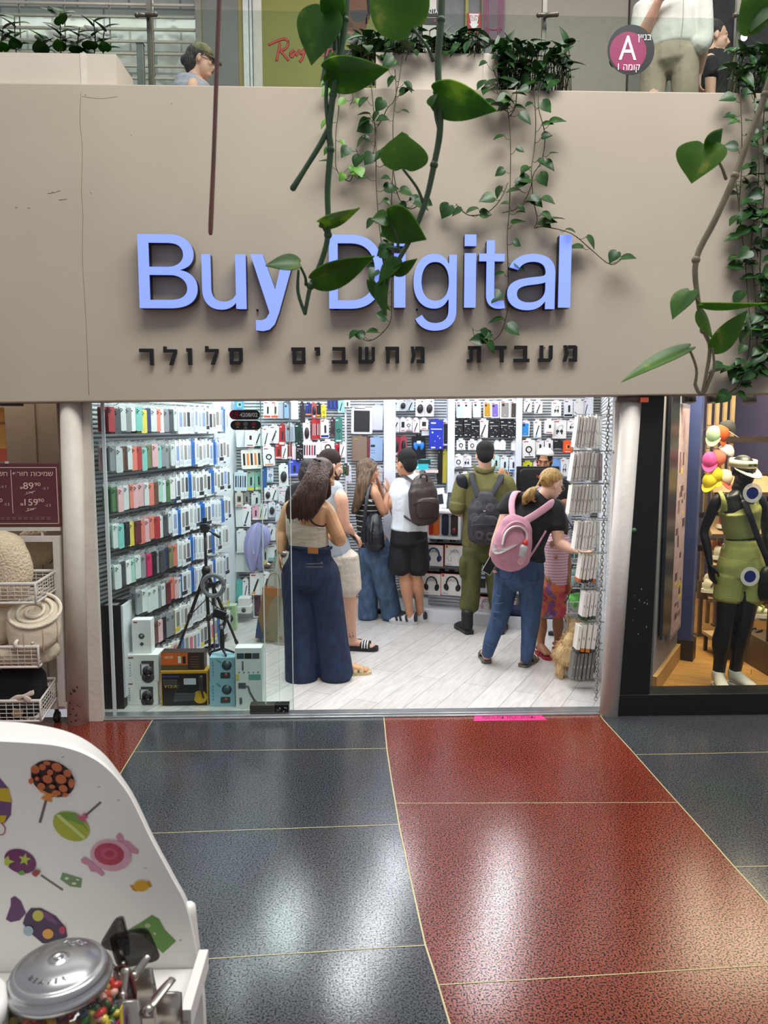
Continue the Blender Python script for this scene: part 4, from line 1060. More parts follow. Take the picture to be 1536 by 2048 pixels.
for k,(px,py,hx,lab)in enumerate(((882,975,'e4e9f2','tall white leaflet stand with a phone picture on the counter end'),(885,1005,'dfe3ec','low white leaflet stand with an orange phone on the counter end'),(903,998,'2c3038','dark product stand on the counter end beside the leaflets'))):
 p=on_counter(px,py,-.12)
 hh=(.20,.15,.16)[k]
 p.z=1.09
 t=thing('leaflet_stand',lab,'stand',p)
 Rt=CR@Matrix.Rotation(.25,3,'X')@Matrix.Rotation((-.2,.15,0)[k],3,'Y')
 MB().box(p+UP*hh/2,(.085,.008,hh),0,Rt).build('leaflet',[M(hx,.35)],t)
 MB().box(p+UP*hh*.45+cn*.006,(.05,.004,hh*.5),0,Rt).build('phone_picture',[M(('20252d','b0703f','585f6a')[k],.3)],t)
 MB().box(p+UP*.006-cn*.01,(.09,.07,.012),0,CR).build('foot',[M(hx,.35)],t)
p=on_counter(868,965,-.3)
tag(MB().box((p.x,p.y,1.09+.07),(.16,.12,.14),0,CR).box((p.x,p.y,1.165),(.10,.08,.012),1,CR).build('red_box',[M('b01f28',.4),M('e5d9d9',.4)]),'bright red box standing on the counter behind the leaflets','box')
p=on_counter(866,992,-.2)
tag(MB().box((p.x,p.y,1.09+.05),(.13,.10,.10),0,CR).box((p.x-.01,p.y-.055,1.15),(.06,.004,.05),1,CR).build('blue_pack',[M('2a56a8',.4),M('dfe6f2',.4)]),'blue pack lying on the counter in front of the red box','box')
mc=at(1076,966,7.18)
t=thing('monitor','black computer monitor on the counter seen from behind','monitor',(mc.x,mc.y+.05,1.09))
a,b=at(1034,933,7.18),at(1118,998,7.18)
MB().box(((a.x+b.x)/2,7.20,(a.z+b.z)/2),(b.x-a.x,.03,a.z-b.z)).build('panel',[M('141417',.35,var=.03)],t,bevel=.006)
MB().ell(((a.x+b.x)/2,7.185,(a.z+b.z)/2),V(((b.x-a.x)*.46,0,0)),V((0,.012,0)),V((0,0,(a.z-b.z)*.44)),e=.3).build('rear_hump',[M('17171a',.4)],t)
MB().box(((a.x+b.x)/2,7.22,(1.09+b.z)/2),(.06,.04,b.z-1.09+.1)).box(((a.x+b.x)/2,7.22,1.097),(.22,.16,.014)).build('stand',[M('121214',.4)],t)
text('hp',M('c4523c',.4,var=0),at(1077,953,7.148)+V((0,-.004,-.01)),(1,0,0),UP,.028,t,'logo',depth=.002,bold=.02)
pp=at(1074,977,7.14)
MB().box(pp,(.09,.006,.035)).build('paper_label',[M('dcdcdc',.5)],t)
random.seed(4)
bp=V((1.935,6.60,0))
t=thing('wire_basket','white wire basket with green and clear wrapped goods beside the counter end','basket',bp)
for k,z in enumerate((.28,.50,.72)):
 mb=MB()
 w,d,h=.27,.22,.10
 for zz in(0,h):
  mb.limb([bp+V((sx*w/2,sy*d/2,z+zz))for sx,sy in((-1,-1),(1,-1),(1,1),(-1,1),(-1,-1))],.005,n=6,k=1)
 for i in range(7):
  x=-w/2+w*i/6
  mb.limb([bp+V((x,-d/2,z+h)),bp+V((x,-d/2,z)),bp+V((x,d/2,z)),bp+V((x,d/2,z+h))],.003,n=5,k=1)
 mb.build('tray',[M('e3e6e6',.35)],t)
mb=MB()
for sx,sy in((-1,-1),(1,-1),(1,1),(-1,1)):
 mb.cyl(bp+V((sx*.135,sy*.11,.02)),bp+V((sx*.135,sy*.11,.9)),.006,n=8)
mb.build('uprights',[M('e3e6e6',.35)],t)
for k,(z,hx,lab)in enumerate(((.30,'63b94a','bright green wrapped bundle in the lowest basket tray'),(.52,'9cc5b4','pale teal wrapped bundle in the middle basket tray'),(.74,'5d8a7a','dark teal bundle of wrapped leads in the top basket tray'))):
 c=bp+V((-.02,-.02,z+.065))
 mb=MB()
 for i in range(7):
  q=V((random.uniform(-.08,.08),random.uniform(-.05,.05),random.uniform(-.02,.035)))
  mb.ell(c+q,V((random.uniform(.03,.06),random.uniform(-.02,.02),0)),V((0,.045,random.uniform(-.02,.02))),V((0,.01,random.uniform(.025,.05))),e=.7)
 tag(mb.build('wrapped_bundle',[M(hx,.3,bump=.3,bs=30,var=.2)],None,vox=.012,smooth=2),lab,'bundle','bundles in the wire basket')
mb=MB()
for i in range(6):
 x=1.93+random.uniform(-.05,.10)
 mb.limb([V((x,6.93,1.05)),V((x+random.uniform(-.08,.08),6.86,.85)),V((x+random.uniform(-.1,.1),6.88,.6)),V((x+random.uniform(-.1,.1),6.87,.35)),V((x+random.uniform(.0,.15),6.8,.02))],.005,n=6,k=5)
for r in(.05,.07,.06):
 c=V((1.96+random.uniform(-.04,.04),6.87,.86+random.uniform(-.06,.06)))
 mb.limb([c+V((r*math.cos(w),.006*math.sin(3*w),r*1.3*math.sin(w)))for w in(2*math.pi*i/14 for i in range(15))],.0045,n=5,k=2)
tag(mb.build('power_cables',[KK]),'tangle of black cables hanging down the end of the counter','cable')
mb=MB().limb([V((1.80,6.70,.03)),V((1.95,6.60,.02)),V((2.1,6.55,.02)),V((2.2,6.7,.03))],.006,n=6,k=5).box((1.76,6.74,.03),(.11,.05,.03),0,Matrix.Rotation(-.6,3,'Z'))
tag(mb.build('power_strip',[KK]),'black power strip lying on the shop floor beside the counter','power strip')
p=on_counter(1031,1208,.12)
t=thing('bluetooth_speaker','dark blue cylinder speaker lying on the counter plinth','speaker',(p.x,p.y,.13))
c=V((p.x,p.y,.13+.05))
MB().lathe(c-cd*.10,[(.03,0),(.05,.012),(.05,.188),(.03,.2)],20,ax=cd).build('body',[M('1e2c55',.6,bump=.3,bs=200)],t)
for q in(-1,1):
 MB().cyl(c+cd*(q*.098),c+cd*(q*.104),.034,n=18).build('end_ring',[M('2f63b8',.4)],t)
p=on_counter(1097,1212,.13)
tag(MB().ell((p.x,p.y,.13+.03),V((.07,0,0)),V((0,.035,0)),V((0,0,.032)),e=.6).box((p.x,p.y-.036,.16),(.06,.004,.03),1).build('purple_speaker',[M('5a3f8a',.5),M('8a73b8',.4)]),'small purple speaker on the counter plinth behind the girl','speaker')
for k,(px,py0,py1,hx)in enumerate(((964,1147,1186,'dfe4ec'),(1030,1160,1188,'e4e6ea'),(1018,1196,1222,'e9e2de'))):
 a,b=on_counter(px-14,py0,.09),on_counter(px+14,py1,.09)
 c=(a+b)/2
 mb=MB().box(c-cn*.04,((b-a).xy.length,.08,a.z-b.z),0,CR).box(c+cn*.001,((b-a).xy.length*.5,.002,(a.z-b.z)*.5),1,CR).box(c+cn*.001+UP*(a.z-b.z)*.42,((b-a).xy.length*.98,.002,(a.z-b.z)*.1),2,CR)
 tag(mb.build('product_box',[M(hx,.4),M('3a3d44',.4),M(('2f63b8','d2492b','d2492b')[k],.4)]),('pale box hung beyond the soldier trousers on the counter front','white box with black gadget on the counter front between the jeans','white box with a red top low between the jeans')[k],'box')
# ------------------------------------------------------------------ boxes and tripods behind the fixed glass
def carton(name,lab,x0,y0,x1,y1,Yf,depth,mats,extra=None,group=None,z0=None,rot=0.0,cat='box'):
 """A carton whose front fills the pixel box at depth YF."""
 a,b=at(x0,(y0+y1)/2,Yf),at(x1,(y0+y1)/2,Yf)
 zt=at((x0+x1)/2,y0,Yf).z
 zb=at((x0+x1)/2,y1,Yf).z if z0 is None else z0
 c,w,h=(a+b)/2,b.x-a.x,zt-zb
 R=Matrix.Rotation(rot,3,'Z')
 t=thing(name,lab,cat,(c.x,Yf+depth/2,zb),group)
 fx,fy=R@V((1,0,0)),R@V((0,1,0))
 fc=V((c.x,Yf,(zt+zb)/2))
 MB().box(fc+fy*(depth/2),(w,depth,h),0,R).build('carton',[mats[0]],t,bevel=.002)
 if extra:
  extra(t,fc-fy*.0006,fx,w,h,fy)
 return t,zt
def flat(t,nm,mat,c,fx,pts,d=.0012):
 MB().prism(pts,d,c,ux=fx,uy=UP,uz=fx.cross(UP)*1.0).build(nm,[mat],t)
def art_camera(big):
 def f(t,c,fx,w,h,fy):
  n=-fy
  if big:
   flat(t,'label',M('a33338',.4,var=0),c,fx,rrect(w*.16,h*.05,.002,2,-w*.37,h*.40))
   mb=MB()
   o=c+fx*(w*.16)-UP*(h*.10)
   mb.prism(rrect(w*.40,h*.10,.008),.003,o+UP*(h*.33),ux=fx,uy=UP,uz=n)
   mb.prism(rrect(w*.14,h*.5,.01),.002,o+UP*(h*.08)+fx*(w*.12),ux=fx,uy=UP,uz=n)
   mb.cyl(o-UP*.0,o+n*.003,w*.17,n=20).cyl(o-UP*(h*.22),o-UP*(h*.22)+n*.003,w*.2,n=20).box(o-fx*(w*.22)+UP*(h*.05),(.006,.004,h*.42))
   mb.build('camera_picture',[M('43434a',.4,var=.05)],t)
   mb=MB().cyl(o+n*.003,o+n*.005,w*.09,n=18)
   mb.cyl(o-UP*(h*.24)+n*.003,o-UP*(h*.24)+n*.005,w*.1,n=18)
   mb.build('lens_picture',[M('1c1c22',.3)],t)
   mb=MB()
   for k in range(6):
    mb.box(c-fx*(w*.40)+UP*(h*(.22-.1*k)),(w*.035,.0012,w*.035))
   mb.build('feature_icons',[M('8c8c90',.5)],t)
  else:
   flat(t,'label',M('a33338',.4,var=0),c,fx,rrect(w*.2,h*.04,.002,2,-w*.30,h*.43))
   MB().cyl(c+UP*(h*.02),c+UP*(h*.02)+n*.003,w*.15,n=20).build('camera_picture',[M('33343a',.4)],t)
   MB().cyl(c+UP*(h*.02)+n*.003,c+UP*(h*.02)+n*.005,w*.07,n=16).build('lens_picture',[M('8b9096',.3)],t)
   flat(t,'emblem',M('4a4c52',.4),c-UP*(h*.22),fx,[(0,w*.12),(w*.12,0),(0,-w*.12),(-w*.12,0)])
 return f
KRAFT,CW=M('a98b62',.6,var=.04),M('e9e8e6',.4,var=.02)
t,z=carton('camera_carton','white box with a security camera picture at the bottom of its stack',253,1363,316,1416,5.10,.17,[CW],art_camera(True),'camera boxes behind the glass',z0=.012)
t,z=carton('camera_carton','white box with a security camera picture resting on its twin',254,1310,317,1363,5.10,.17,[CW],art_camera(True),'camera boxes behind the glass',z0=z)
carton('camera_carton','small white box with a round webcam picture on top of the camera boxes',264,1240,302,1298,5.14,.09,[CW],art_camera(False),'camera boxes behind the glass',z0=z)
a,b=fl(192,1425),fl(246,1424)
t=thing('tall_carton','tall black box with a white side standing against the case wall by the glass','box',((a.x+b.x)/2,5.10,.012))
zt=at(225,1212,5.03).z
x0,x1=at(202,1320,5.03).x,at(245,1320,5.03).x
MB().box2((x0,5.03,.012),(x1,5.17,zt)).build('carton',[M('1f1e20',.45,var=.04)],t,bevel=.003)
MB().box2((x1,5.035,.09),(x1+.012,5.30,zt-.002)).build('white_side',[M('dfe2e6',.4)],t)
MB().box2((x0+.03,5.17,.012),(x1,5.24,zt-.004)).build('rear_carton',[M('232224',.45)],t)
MB().box2((x0+.03,5.05,zt-.001),(x1-.03,5.12,zt+.001)).build('top_label',[M('aeb2b6',.4)],t)
def art_v13(t,c,fx,w,h,fy):
 n=-fy
 flat(t,'front',M('141416',.4,var=.03),c,fx,rrect(w*.95,h*.92,.004,2,0,-h*.03))
 text('V13-A',M('d8b52a',.4,var=0),c-fx*(w*.29)+UP*(h*.02)+n*.0015,fx,UP,h*.085,t,'lettering',depth=.001,width=w*.28)
 text('EastSound',M('5a64c8',.4,var=0),c-fx*(w*.29)+UP*(h*.33)+n*.0015,fx,UP,h*.055,t,'lettering',depth=.001,width=w*.34)
 q=M('8a8c90',.5)
 mb=MB()
 for k in range(4):
  mb.box(c-fx*(w*(.30 if k<3 else .26))+UP*(h*(.24-.05*k))+n*.001,(w*.3,.001,h*.012))
 mb.build('small_print',[q],t)
 flat(t,'picture_panel',M('c9cdd2',.4),c+n*.001,fx,rrect(w*.26,h*.18,.003,2,w*.12,h*.20))
 flat(t,'yellow_disc',M('c99a1e',.45),c+n*.001,fx,[(w*.33+w*.15*math.cos(i*.3927),-h*.25+h*.19*math.sin(i*.3927))for i in range(16)])
 flat(t,'mixer_picture',M('4b4d52',.4),c+n*.0015,fx,[(-w*.2,-h*.12),(w*.24,-h*.14),(w*.2,-h*.34),(-w*.25,-h*.38)])
 mb=MB()
 for k in range(14):
  for j in range(2):
   mb.box(c+n*.003+fx*(w*(-.2+.03*k))-UP*(h*(.20+.08*j)),(w*.014,.001,h*.03))
 mb.build('mixer_keys',[M('15161a',.4)],t)
 MB().limb([c+n*.004+fx*(w*.36)+UP*(h*.34),c+n*.004+fx*(w*.36)-UP*(h*.02)],w*.06,n=10,k=1).limb([c+n*.004+fx*(w*.36)-UP*(h*.02),c+n*.004+fx*(w*.40)-UP*(h*.28)],w*.02,n=6,k=1).build('microphone_picture',[M('2a2422',.4)],t)
t,z=carton('sound_card_carton','black and yellow box with a mixer and microphone picture behind the glass',322,1342,416,1413,5.08,.12,[M('cf9a25',.45,var=.03)],art_v13,z0=.012)
def art_orange(t,c,fx,w,h,fy):
 n=-fy
 flat(t,'orange_front',M('dc6a2a',.4),c,fx,[(-w*.5,-h*.48),(w*.12,-h*.48),(w*.12,h*.48),(-w*.5,h*.48)])
 flat(t,'olive_foot',M('5a4f33',.5),c+n*.001,fx,[(-w*.5,-h*.48),(w*.12,-h*.48),(w*.12,-h*.2),(-w*.5,-h*.2)])
 text('M8TOP',M('f0e9e2',.4,var=0),c-fx*(w*.32)+UP*(h*.16)+n*.0015,fx,UP,h*.14,t,'lettering',depth=.001,width=w*.2)
 flat(t,'white_picture',M('e9e4dc',.4),c+n*.001,fx,rrect(w*.07,h*.4,.003,2,-w*.07,h*.1))
 flat(t,'black_picture',M('1a1a1c',.4),c+n*.001,fx,rrect(w*.07,h*.4,.003,2,w*.04,h*.08))
 mb=MB()
 for k in range(5):
  mb.box(c+n*.001+fx*(w*.28)+UP*(h*(.25-.14*k)),(w*.2,.001,h*.04))
 mb.build('small_print',[M('6d5a3c',.5)],t)
carton('speaker_carton','flat orange and brown box lying on the black and yellow box',322,1305,408,1334,5.10,.10,[M('33241c',.45)],art_orange,z0=z)
def art_light(t,c,fx,w,h,fy):
 n=-fy
 MB().cyl(c+fx*(w*.18)+UP*(h*.18),c+fx*(w*.18)+UP*(h*.18)+n*.003,w*.19,n=20).build('light_picture',[M('26343a',.4)],t)
 MB().cyl(c+fx*(w*.18)+UP*(h*.18)+n*.003,c+fx*(w*.18)+UP*(h*.18)+n*.005,w*.14,n=20).build('light_inner',[M('3f565c',.4)],t)
 flat(t,'case_picture',M('31413f',.4),c+n*.001,fx,rrect(w*.38,h*.24,.006,2,w*.12,-h*.24))
 MB().cyl(c+fx*(w*.14)-UP*(h*.22)+n*.002,c+fx*(w*.14)-UP*(h*.22)+n*.004,w*.07,n=16).build('lens_picture',[M('a5483f',.4)],t)
 mb=MB()
 for k in range(5):
  mb.box(c-fx*(w*.36)+UP*(h*(.3-.13*k))+n*.001,(w*.04,.001,w*.05))
 mb.limb([c-fx*(w*.2)+UP*(h*.42),c-fx*(w*.05)+UP*(h*.3)],.003,n=5,k=1)
 mb.build('small_print',[M('4f7480',.5)],t)
t,z=carton('ring_light_carton','light blue box with a ring light picture at the bottom of the pair',419,1363,470,1409,5.06,.14,[M('8fb9c6',.4,var=.03)],art_light,'light blue ring light boxes',z0=.012)
carton('ring_light_carton','light blue box with a ring light picture, upper one under the small tripod',419,1315,470,1363,5.06,.14,[M('93bcc9',.4,var=.03)],art_light,'light blue ring light boxes',z0=z)
def art_gimbal(t,c,fx,w,h,fy):
 n=-fy
 flat(t,'teal_label',M('6aa8a0',.4),c,fx,rrect(w*.46,h*.09,.002,2,w*.22,h*.02))
 flat(t,'yellow_label',M('cfd06a',.4),c,fx,rrect(w*.12,h*.1,.002,2,-w*.42,h*.02))
 for k,hx in enumerate(('2f4a52','1d2426','4a5258')):
  flat(t,'photo_picture',M(hx,.4),c,fx,rrect(w*.27,h*.09,.002,2,w*(-.3+.29*k),h*.37))
 mb=MB().limb([c-fx*(w*.2)-UP*(h*.12),c-fx*(w*.02)-UP*(h*.14),c+fx*(w*.02)-UP*(h*.22),c+fx*(w*.22)-UP*(h*.38)],w*.035,n=6,k=2)
 mb.prism(rrect(w*.28,h*.09,.004,2),.003,c-fx*(w*.26)-UP*(h*.12),ux=fx,uy=UP,uz=n)
 mb.limb([c+fx*(w*.2)-UP*(h*.37),c+fx*(w*.3)-UP*(h*.43)],w*.055,n=8,k=1)
 mb.limb([c-fx*(w*.22)+UP*(h*.28),c-fx*(w*.22)+UP*(h*.14)],w*.03,n=6,k=1)
 mb.limb([c-fx*(w*.32)-UP*(h*.33),c-fx*(w*.32)-UP*(h*.42)],w*.05,n=6,k=1)
 mb.build('gimbal_picture',[M('55585e',.4)],t)
 mb=MB()
 for k in range(5):
  mb.cyl(c+fx*(w*(-.36+.18*k))+UP*(h*.10),c+fx*(w*(-.36+.18*k))+UP*(h*.10)+n*.002,w*.025,n=8)
 mb.build('feature_icons',[M('5f6468',.5)],t)
carton('gimbal_carton','tall pale box with a phone gimbal picture beside the glass edge',471,1296,524,1408,5.02,.10,[M('e3e6e2',.4,var=.02)],art_gimbal,z0=.012)
def art_round(hx):
 def f(t,c,fx,w,h,fy):
  n=-fy
  MB().cyl(c,c+n*.003,min(w,h)*.32,n=20).build('speaker_picture',[M('3b3d42',.4)],t)
  MB().cyl(c+n*.003,c+n*.005,min(w,h)*.15,n=16).build('cone_picture',[M(hx,.4)],t)
  flat(t,'label',M('8f9296',.5),c,fx,rrect(w*.4,h*.06,.002,2,0,h*.4))
 return f
def art_head(t,c,fx,w,h,fy):
 n=-fy
 flat(t,'white_side',M('dfe4ee',.4),c,fx,rrect(w*.48,h*.78,.004,2,w*.24,-h*.02))
 o=c+fx*(w*.26)
 MB().limb([o+fx*(w*.13*math.cos(q))+UP*(h*.2*math.sin(q))+n*.003 for q in(math.pi*i/8 for i in range(9))],w*.03,n=6,k=1).ell(o-fx*(w*.13)-UP*(h*.08)+n*.003,fx*(w*.05),n*.006,UP*(h*.1)).ell(o+fx*(w*.13)-UP*(h*.08)+n*.003,fx*(w*.05),n*.006,UP*(h*.1)).build('headset_picture',[M('1b1b1f',.4)],t)
 mb=MB()
 for k in range(4):
  mb.cyl(c-fx*(w*.3)+UP*(h*(.2-.14*k)),c-fx*(w*.3)+UP*(h*(.2-.14*k))+n*.002,w*.06,n=10)
 mb.build('feature_icons',[M('5a78c8',.4)],t)
carton('speaker_carton','white box with a loudspeaker picture against the case wall behind the tripod',346,1240,378,1280,6.05,.13,[CW],art_round('aeb2b6'),z0=.012)
carton('headset_carton','dark blue headset box on the floor behind the tripod',395,1206,436,1254,6.45,.14,[M('1f2b78',.4,var=.04)],art_head,z0=.012)
carton('lamp_carton','green and white box on the floor beside the white panel',446,1212,471,1236,7.0,.12,[M('b9d8a8',.4)],art_round('5f8f4f'),z0=.012)
t,z=carton('webcam_carton','white box with a window, lower of two at the foot of the slatted wall',473,1214,502,1236,7.25,.16,[CW],art_round('6a5a48'),z0=.112)
carton('webcam_carton','flat white box lying on the windowed box at the foot of the slatted wall',476,1197,500,1212,7.27,.14,[CW],None,z0=z)
carton('folder_carton','brown and dark box leaning in the corner behind the ring light',430,1146,448,1206,6.70,.12,[M('6a5a4c',.5)],art_round('a08a6a'),z0=.012)
TR,TRM=M('17181b',.45,var=.04),M('3a3b40',.35,.5)
def tripod(label,foot_px,top_px,Y,spread,legs,apex_py,head):
 b=at(foot_px[0],foot_px[1],Y)
 b=V((b.x,Y,.012))
 top=at(top_px[0],top_px[1],Y)
 ap=at(top_px[0],apex_py,Y)
 ap.x=top.x
 t=thing('camera_tripod',label,'tripod',(ap.x,Y,.012))
 for ang in legs:
  e=V((ap.x+spread*math.cos(ang),Y+spread*math.sin(ang),.018))
  m=ap.lerp(e,.42)
  m2=ap.lerp(e,.72)
  l=MB().limb([ap,m],.013,n=8,k=1).limb([m,m2],.010,n=8,k=1).limb([m2,e],.0075,n=8,k=1).build('leg',[TR],t)
  MB().lathe(m-(e-ap).normalized()*.02,[(.016,0),(.018,.01),(.018,.035),(.014,.045)],10,ax=e-ap).build('clamp',[TRM],l)
  MB().lathe(m2-(e-ap).normalized()*.015,[(.013,0),(.014,.03)],10,ax=e-ap).build('clamp',[TRM],l)
  MB().ell(e,.012,mi=0).build('rubber_foot',[KK],l)
 MB().lathe(ap-UP*.05,[(.012,0),(.03,.02),(.034,.05),(.022,.08)],14).build('collar',[TR],t)
 MB().cyl(ap-UP*.22,top,.011,n=10).build('column',[TR],t)
 br=ap.lerp(V((ap.x,Y,.012)),.45)
 mb=MB()
 for ang in legs:
  e=V((ap.x+spread*math.cos(ang),Y+spread*math.sin(ang),.018))
  mb.limb([ap-UP*.22,ap.lerp(e,.42)],.004,n=6,k=1)
 mb.build('brace',[TRM],t)
 return t,top,ap
t,top,ap=tripod('tall black tripod with a pan head standing behind the glass',(420,1310),(410,1062),5.75,.30,(math.radians(200),math.radians(-75),math.radians(20)),1140,None)
MB().box(top+V((0,0,.015)),(.05,.05,.05)).cyl(top+V((-.035,0,.03)),top+V((.035,0,.03)),.022).box(top+V((0,0,.065)),(.06,.05,.012)).box(top+V((0,0,.085)),(.03,.03,.03)).build('pan_head',[TR],t)
MB().limb([top+V((.02,-.02,.01)),top+V((.10,-.04,-.03))],[.006,.006],n=8,k=1).limb([top+V((.07,-.033,-.015)),top+V((.115,-.045,-.04))],.011,n=8,k=1).build('pan_handle',[TR],t)
rc=at(426,1171,5.60)
t=thing('ring_light','grey ring light with a phone clamp in front of the tall tripod','ring light',rc-UP*.16)
R1=.078
n=28
ring=[rc+V((R1*math.cos(w),0,R1*math.sin(w)))for w in(2*math.pi*i/n for i in range(n+1))]
MB().limb(ring,[(.013,.017)]*len(ring),side=(0,1,0),n=8,k=1,rnd=False).build('ring',[M('6e7277',.4,var=.03)],t)
MB().limb([p-V((0,.009,0))for p in ring],[(.003,.011)]*len(ring),side=(0,1,0),n=8,k=1,rnd=False).build('diffuser',[M('9a9fa4',.4)],t)
MB().box(rc+V((-.01,.0,.005)),(.06,.02,.035)).box(rc+V((.0,.012,-.03)),(.018,.02,.10)).build('phone_clamp',[TR],t)
MB().cyl(rc-UP*.09,rc-UP*.13,.012).ell(rc-UP*.135,.015).build('socket',[KK],t)
fz=V((rc.x,5.60,.012))
MB().cyl(rc-UP*.13,V((rc.x-.002,5.60,.03)),.006,n=8).build('pole',[M('3f4146',.4)],t)
MB().limb([V((rc.x,5.6,.03)),V((rc.x-.05,5.57,.014))],.006,n=6,k=1).limb([V((rc.x,5.6,.03)),V((rc.x+.05,5.58,.014))],.006,n=6,k=1).limb([V((rc.x,5.6,.03)),V((rc.x,5.66,.014))],.006,n=6,k=1).build('base',[TR],t)
gb=at(445,1306,5.13)
zt=at(445,1315,5.06).z
t=thing('phone_gimbal','black phone gimbal on a small tripod on top of the light blue boxes','gimbal',(gb.x,5.13,zt))
bz=zt+.012
c=V((gb.x,5.13,bz))
hub=c+UP*.03
for e in(V((-.085,.03,0)),V((.075,.02,0)),V((.035,-.06,0))):
 MB().limb([hub,V((c.x+e.x,c.y+e.y,zt+.008))],[.010,.007],n=8,k=1).build('leg',[TR],t)
MB().limb([hub,c+UP*.10,c+UP*.15],[.015,.017,.014],n=12,k=2).build('grip',[TR],t)
g=c+UP*.15
MB().limb([g,g+V((.0,0,.02)),g+V((.02,0,.06)),g+V((.028,0,.10))],[.013,.016,.012,.012],n=10).ell(g+V((.0,0,.03)),.022).ell(g+V((.03,0,.10)),.02).build('arm',[M('2a2c30',.4)],t)
MB().box(g+V((-.012,-.01,.12)),(.085,.022,.055),0,Matrix.Rotation(.35,3,'Y')).build('phone_holder',[TR],t)
MB().ell(g+V((.0,-.015,.03)),.013).build('motor_cap',[M('9a9ea4',.3,.7)],t)
a=at(517,1048,7.42)
t=thing('draped_cloth','lavender cloth hanging bunched from a peg past the white panel','cloth',a)
random.seed(2)
mb=MB()
S=lambda px,py:at(px,py,7.40)
for seed,prof_ in((0,((516,1045,.012),(514,1050,.05),(511,1066,.078),(508,1085,.088),(506,1105,.080),(505,1124,.056),(505,1140,.022),(505,1147,.004))),(2.2,((519,1047,.02),(524,1054,.05),(527,1068,.062),(527,1084,.056),(524,1096,.034),(521,1102,.006))),(4.1,((518,1060,.02),(517,1085,.05),(517,1112,.048),(519,1132,.028),(520,1145,.004)))):
 rs=[]
 for k,(px,py,r)in enumerate(prof_):
  c=S(px,py)
  rs.append([c+V((math.cos(w),.7*math.sin(w),0))*(r*(1+.24*math.sin(6*w+seed+.35*k)+.12*math.sin(11*w+seed)))for w in(2*math.pi*i/64 for i in range(64))])
 mb.rings(rs,0,True,True)
mb.build('cloth',[M('a5a2cf',.8,var=.05,bump=.4,bs=14,stretch=(1,1,.25))],t,sub=1)
MB().ell(S(509,1104)+V((0,-.06,0)),.008).box(S(509,1104)+V((0,-.06,.02)),(.008,.008,.02)).build('charm',[M('d5dde2',.3,.4)],t)
# ================================================================== PEOPLE
SKIN={'tan':M('d9a577',.5,var=.05,vs=25,sss=.05),'fair':M('e3b39a',.5,var=.05,vs=25,sss=.05),'medium':M('c89474',.5,var=.05,vs=25,sss=.05),'olive':M('b58565',.5,var=.05,vs=25,sss=.05),
  'brown':M('a87452',.5,var=.05,vs=25,sss=.05),'deep':M('8a5a40',.5,var=.05,vs=25,sss=.05)}
HAIRM={k:M(h,.42,var=.5,vs=75,bump=.8,bs=90,stretch=(1,1,.08),hex2=h2)for k,h,h2 in(('dark','22130d','533323'),('black','120d0b','2a1f1a'),('brown','33221a','5a4030'),('ash','3d2c20','7a6149'),('blond','94703c','c9a462'))}
SHORTHAIR={k:M(h,.8,var=.3,vs=120,bump=.8,bs=260)for k,h in(('dark','2a1c16'),('black','120e0d'))}
EYEW,EYED,LIP=M('e9e4df',.3),M('1b120e',.25),M('a9625a',.45)
nrm=lambda v:V(v).normalized()
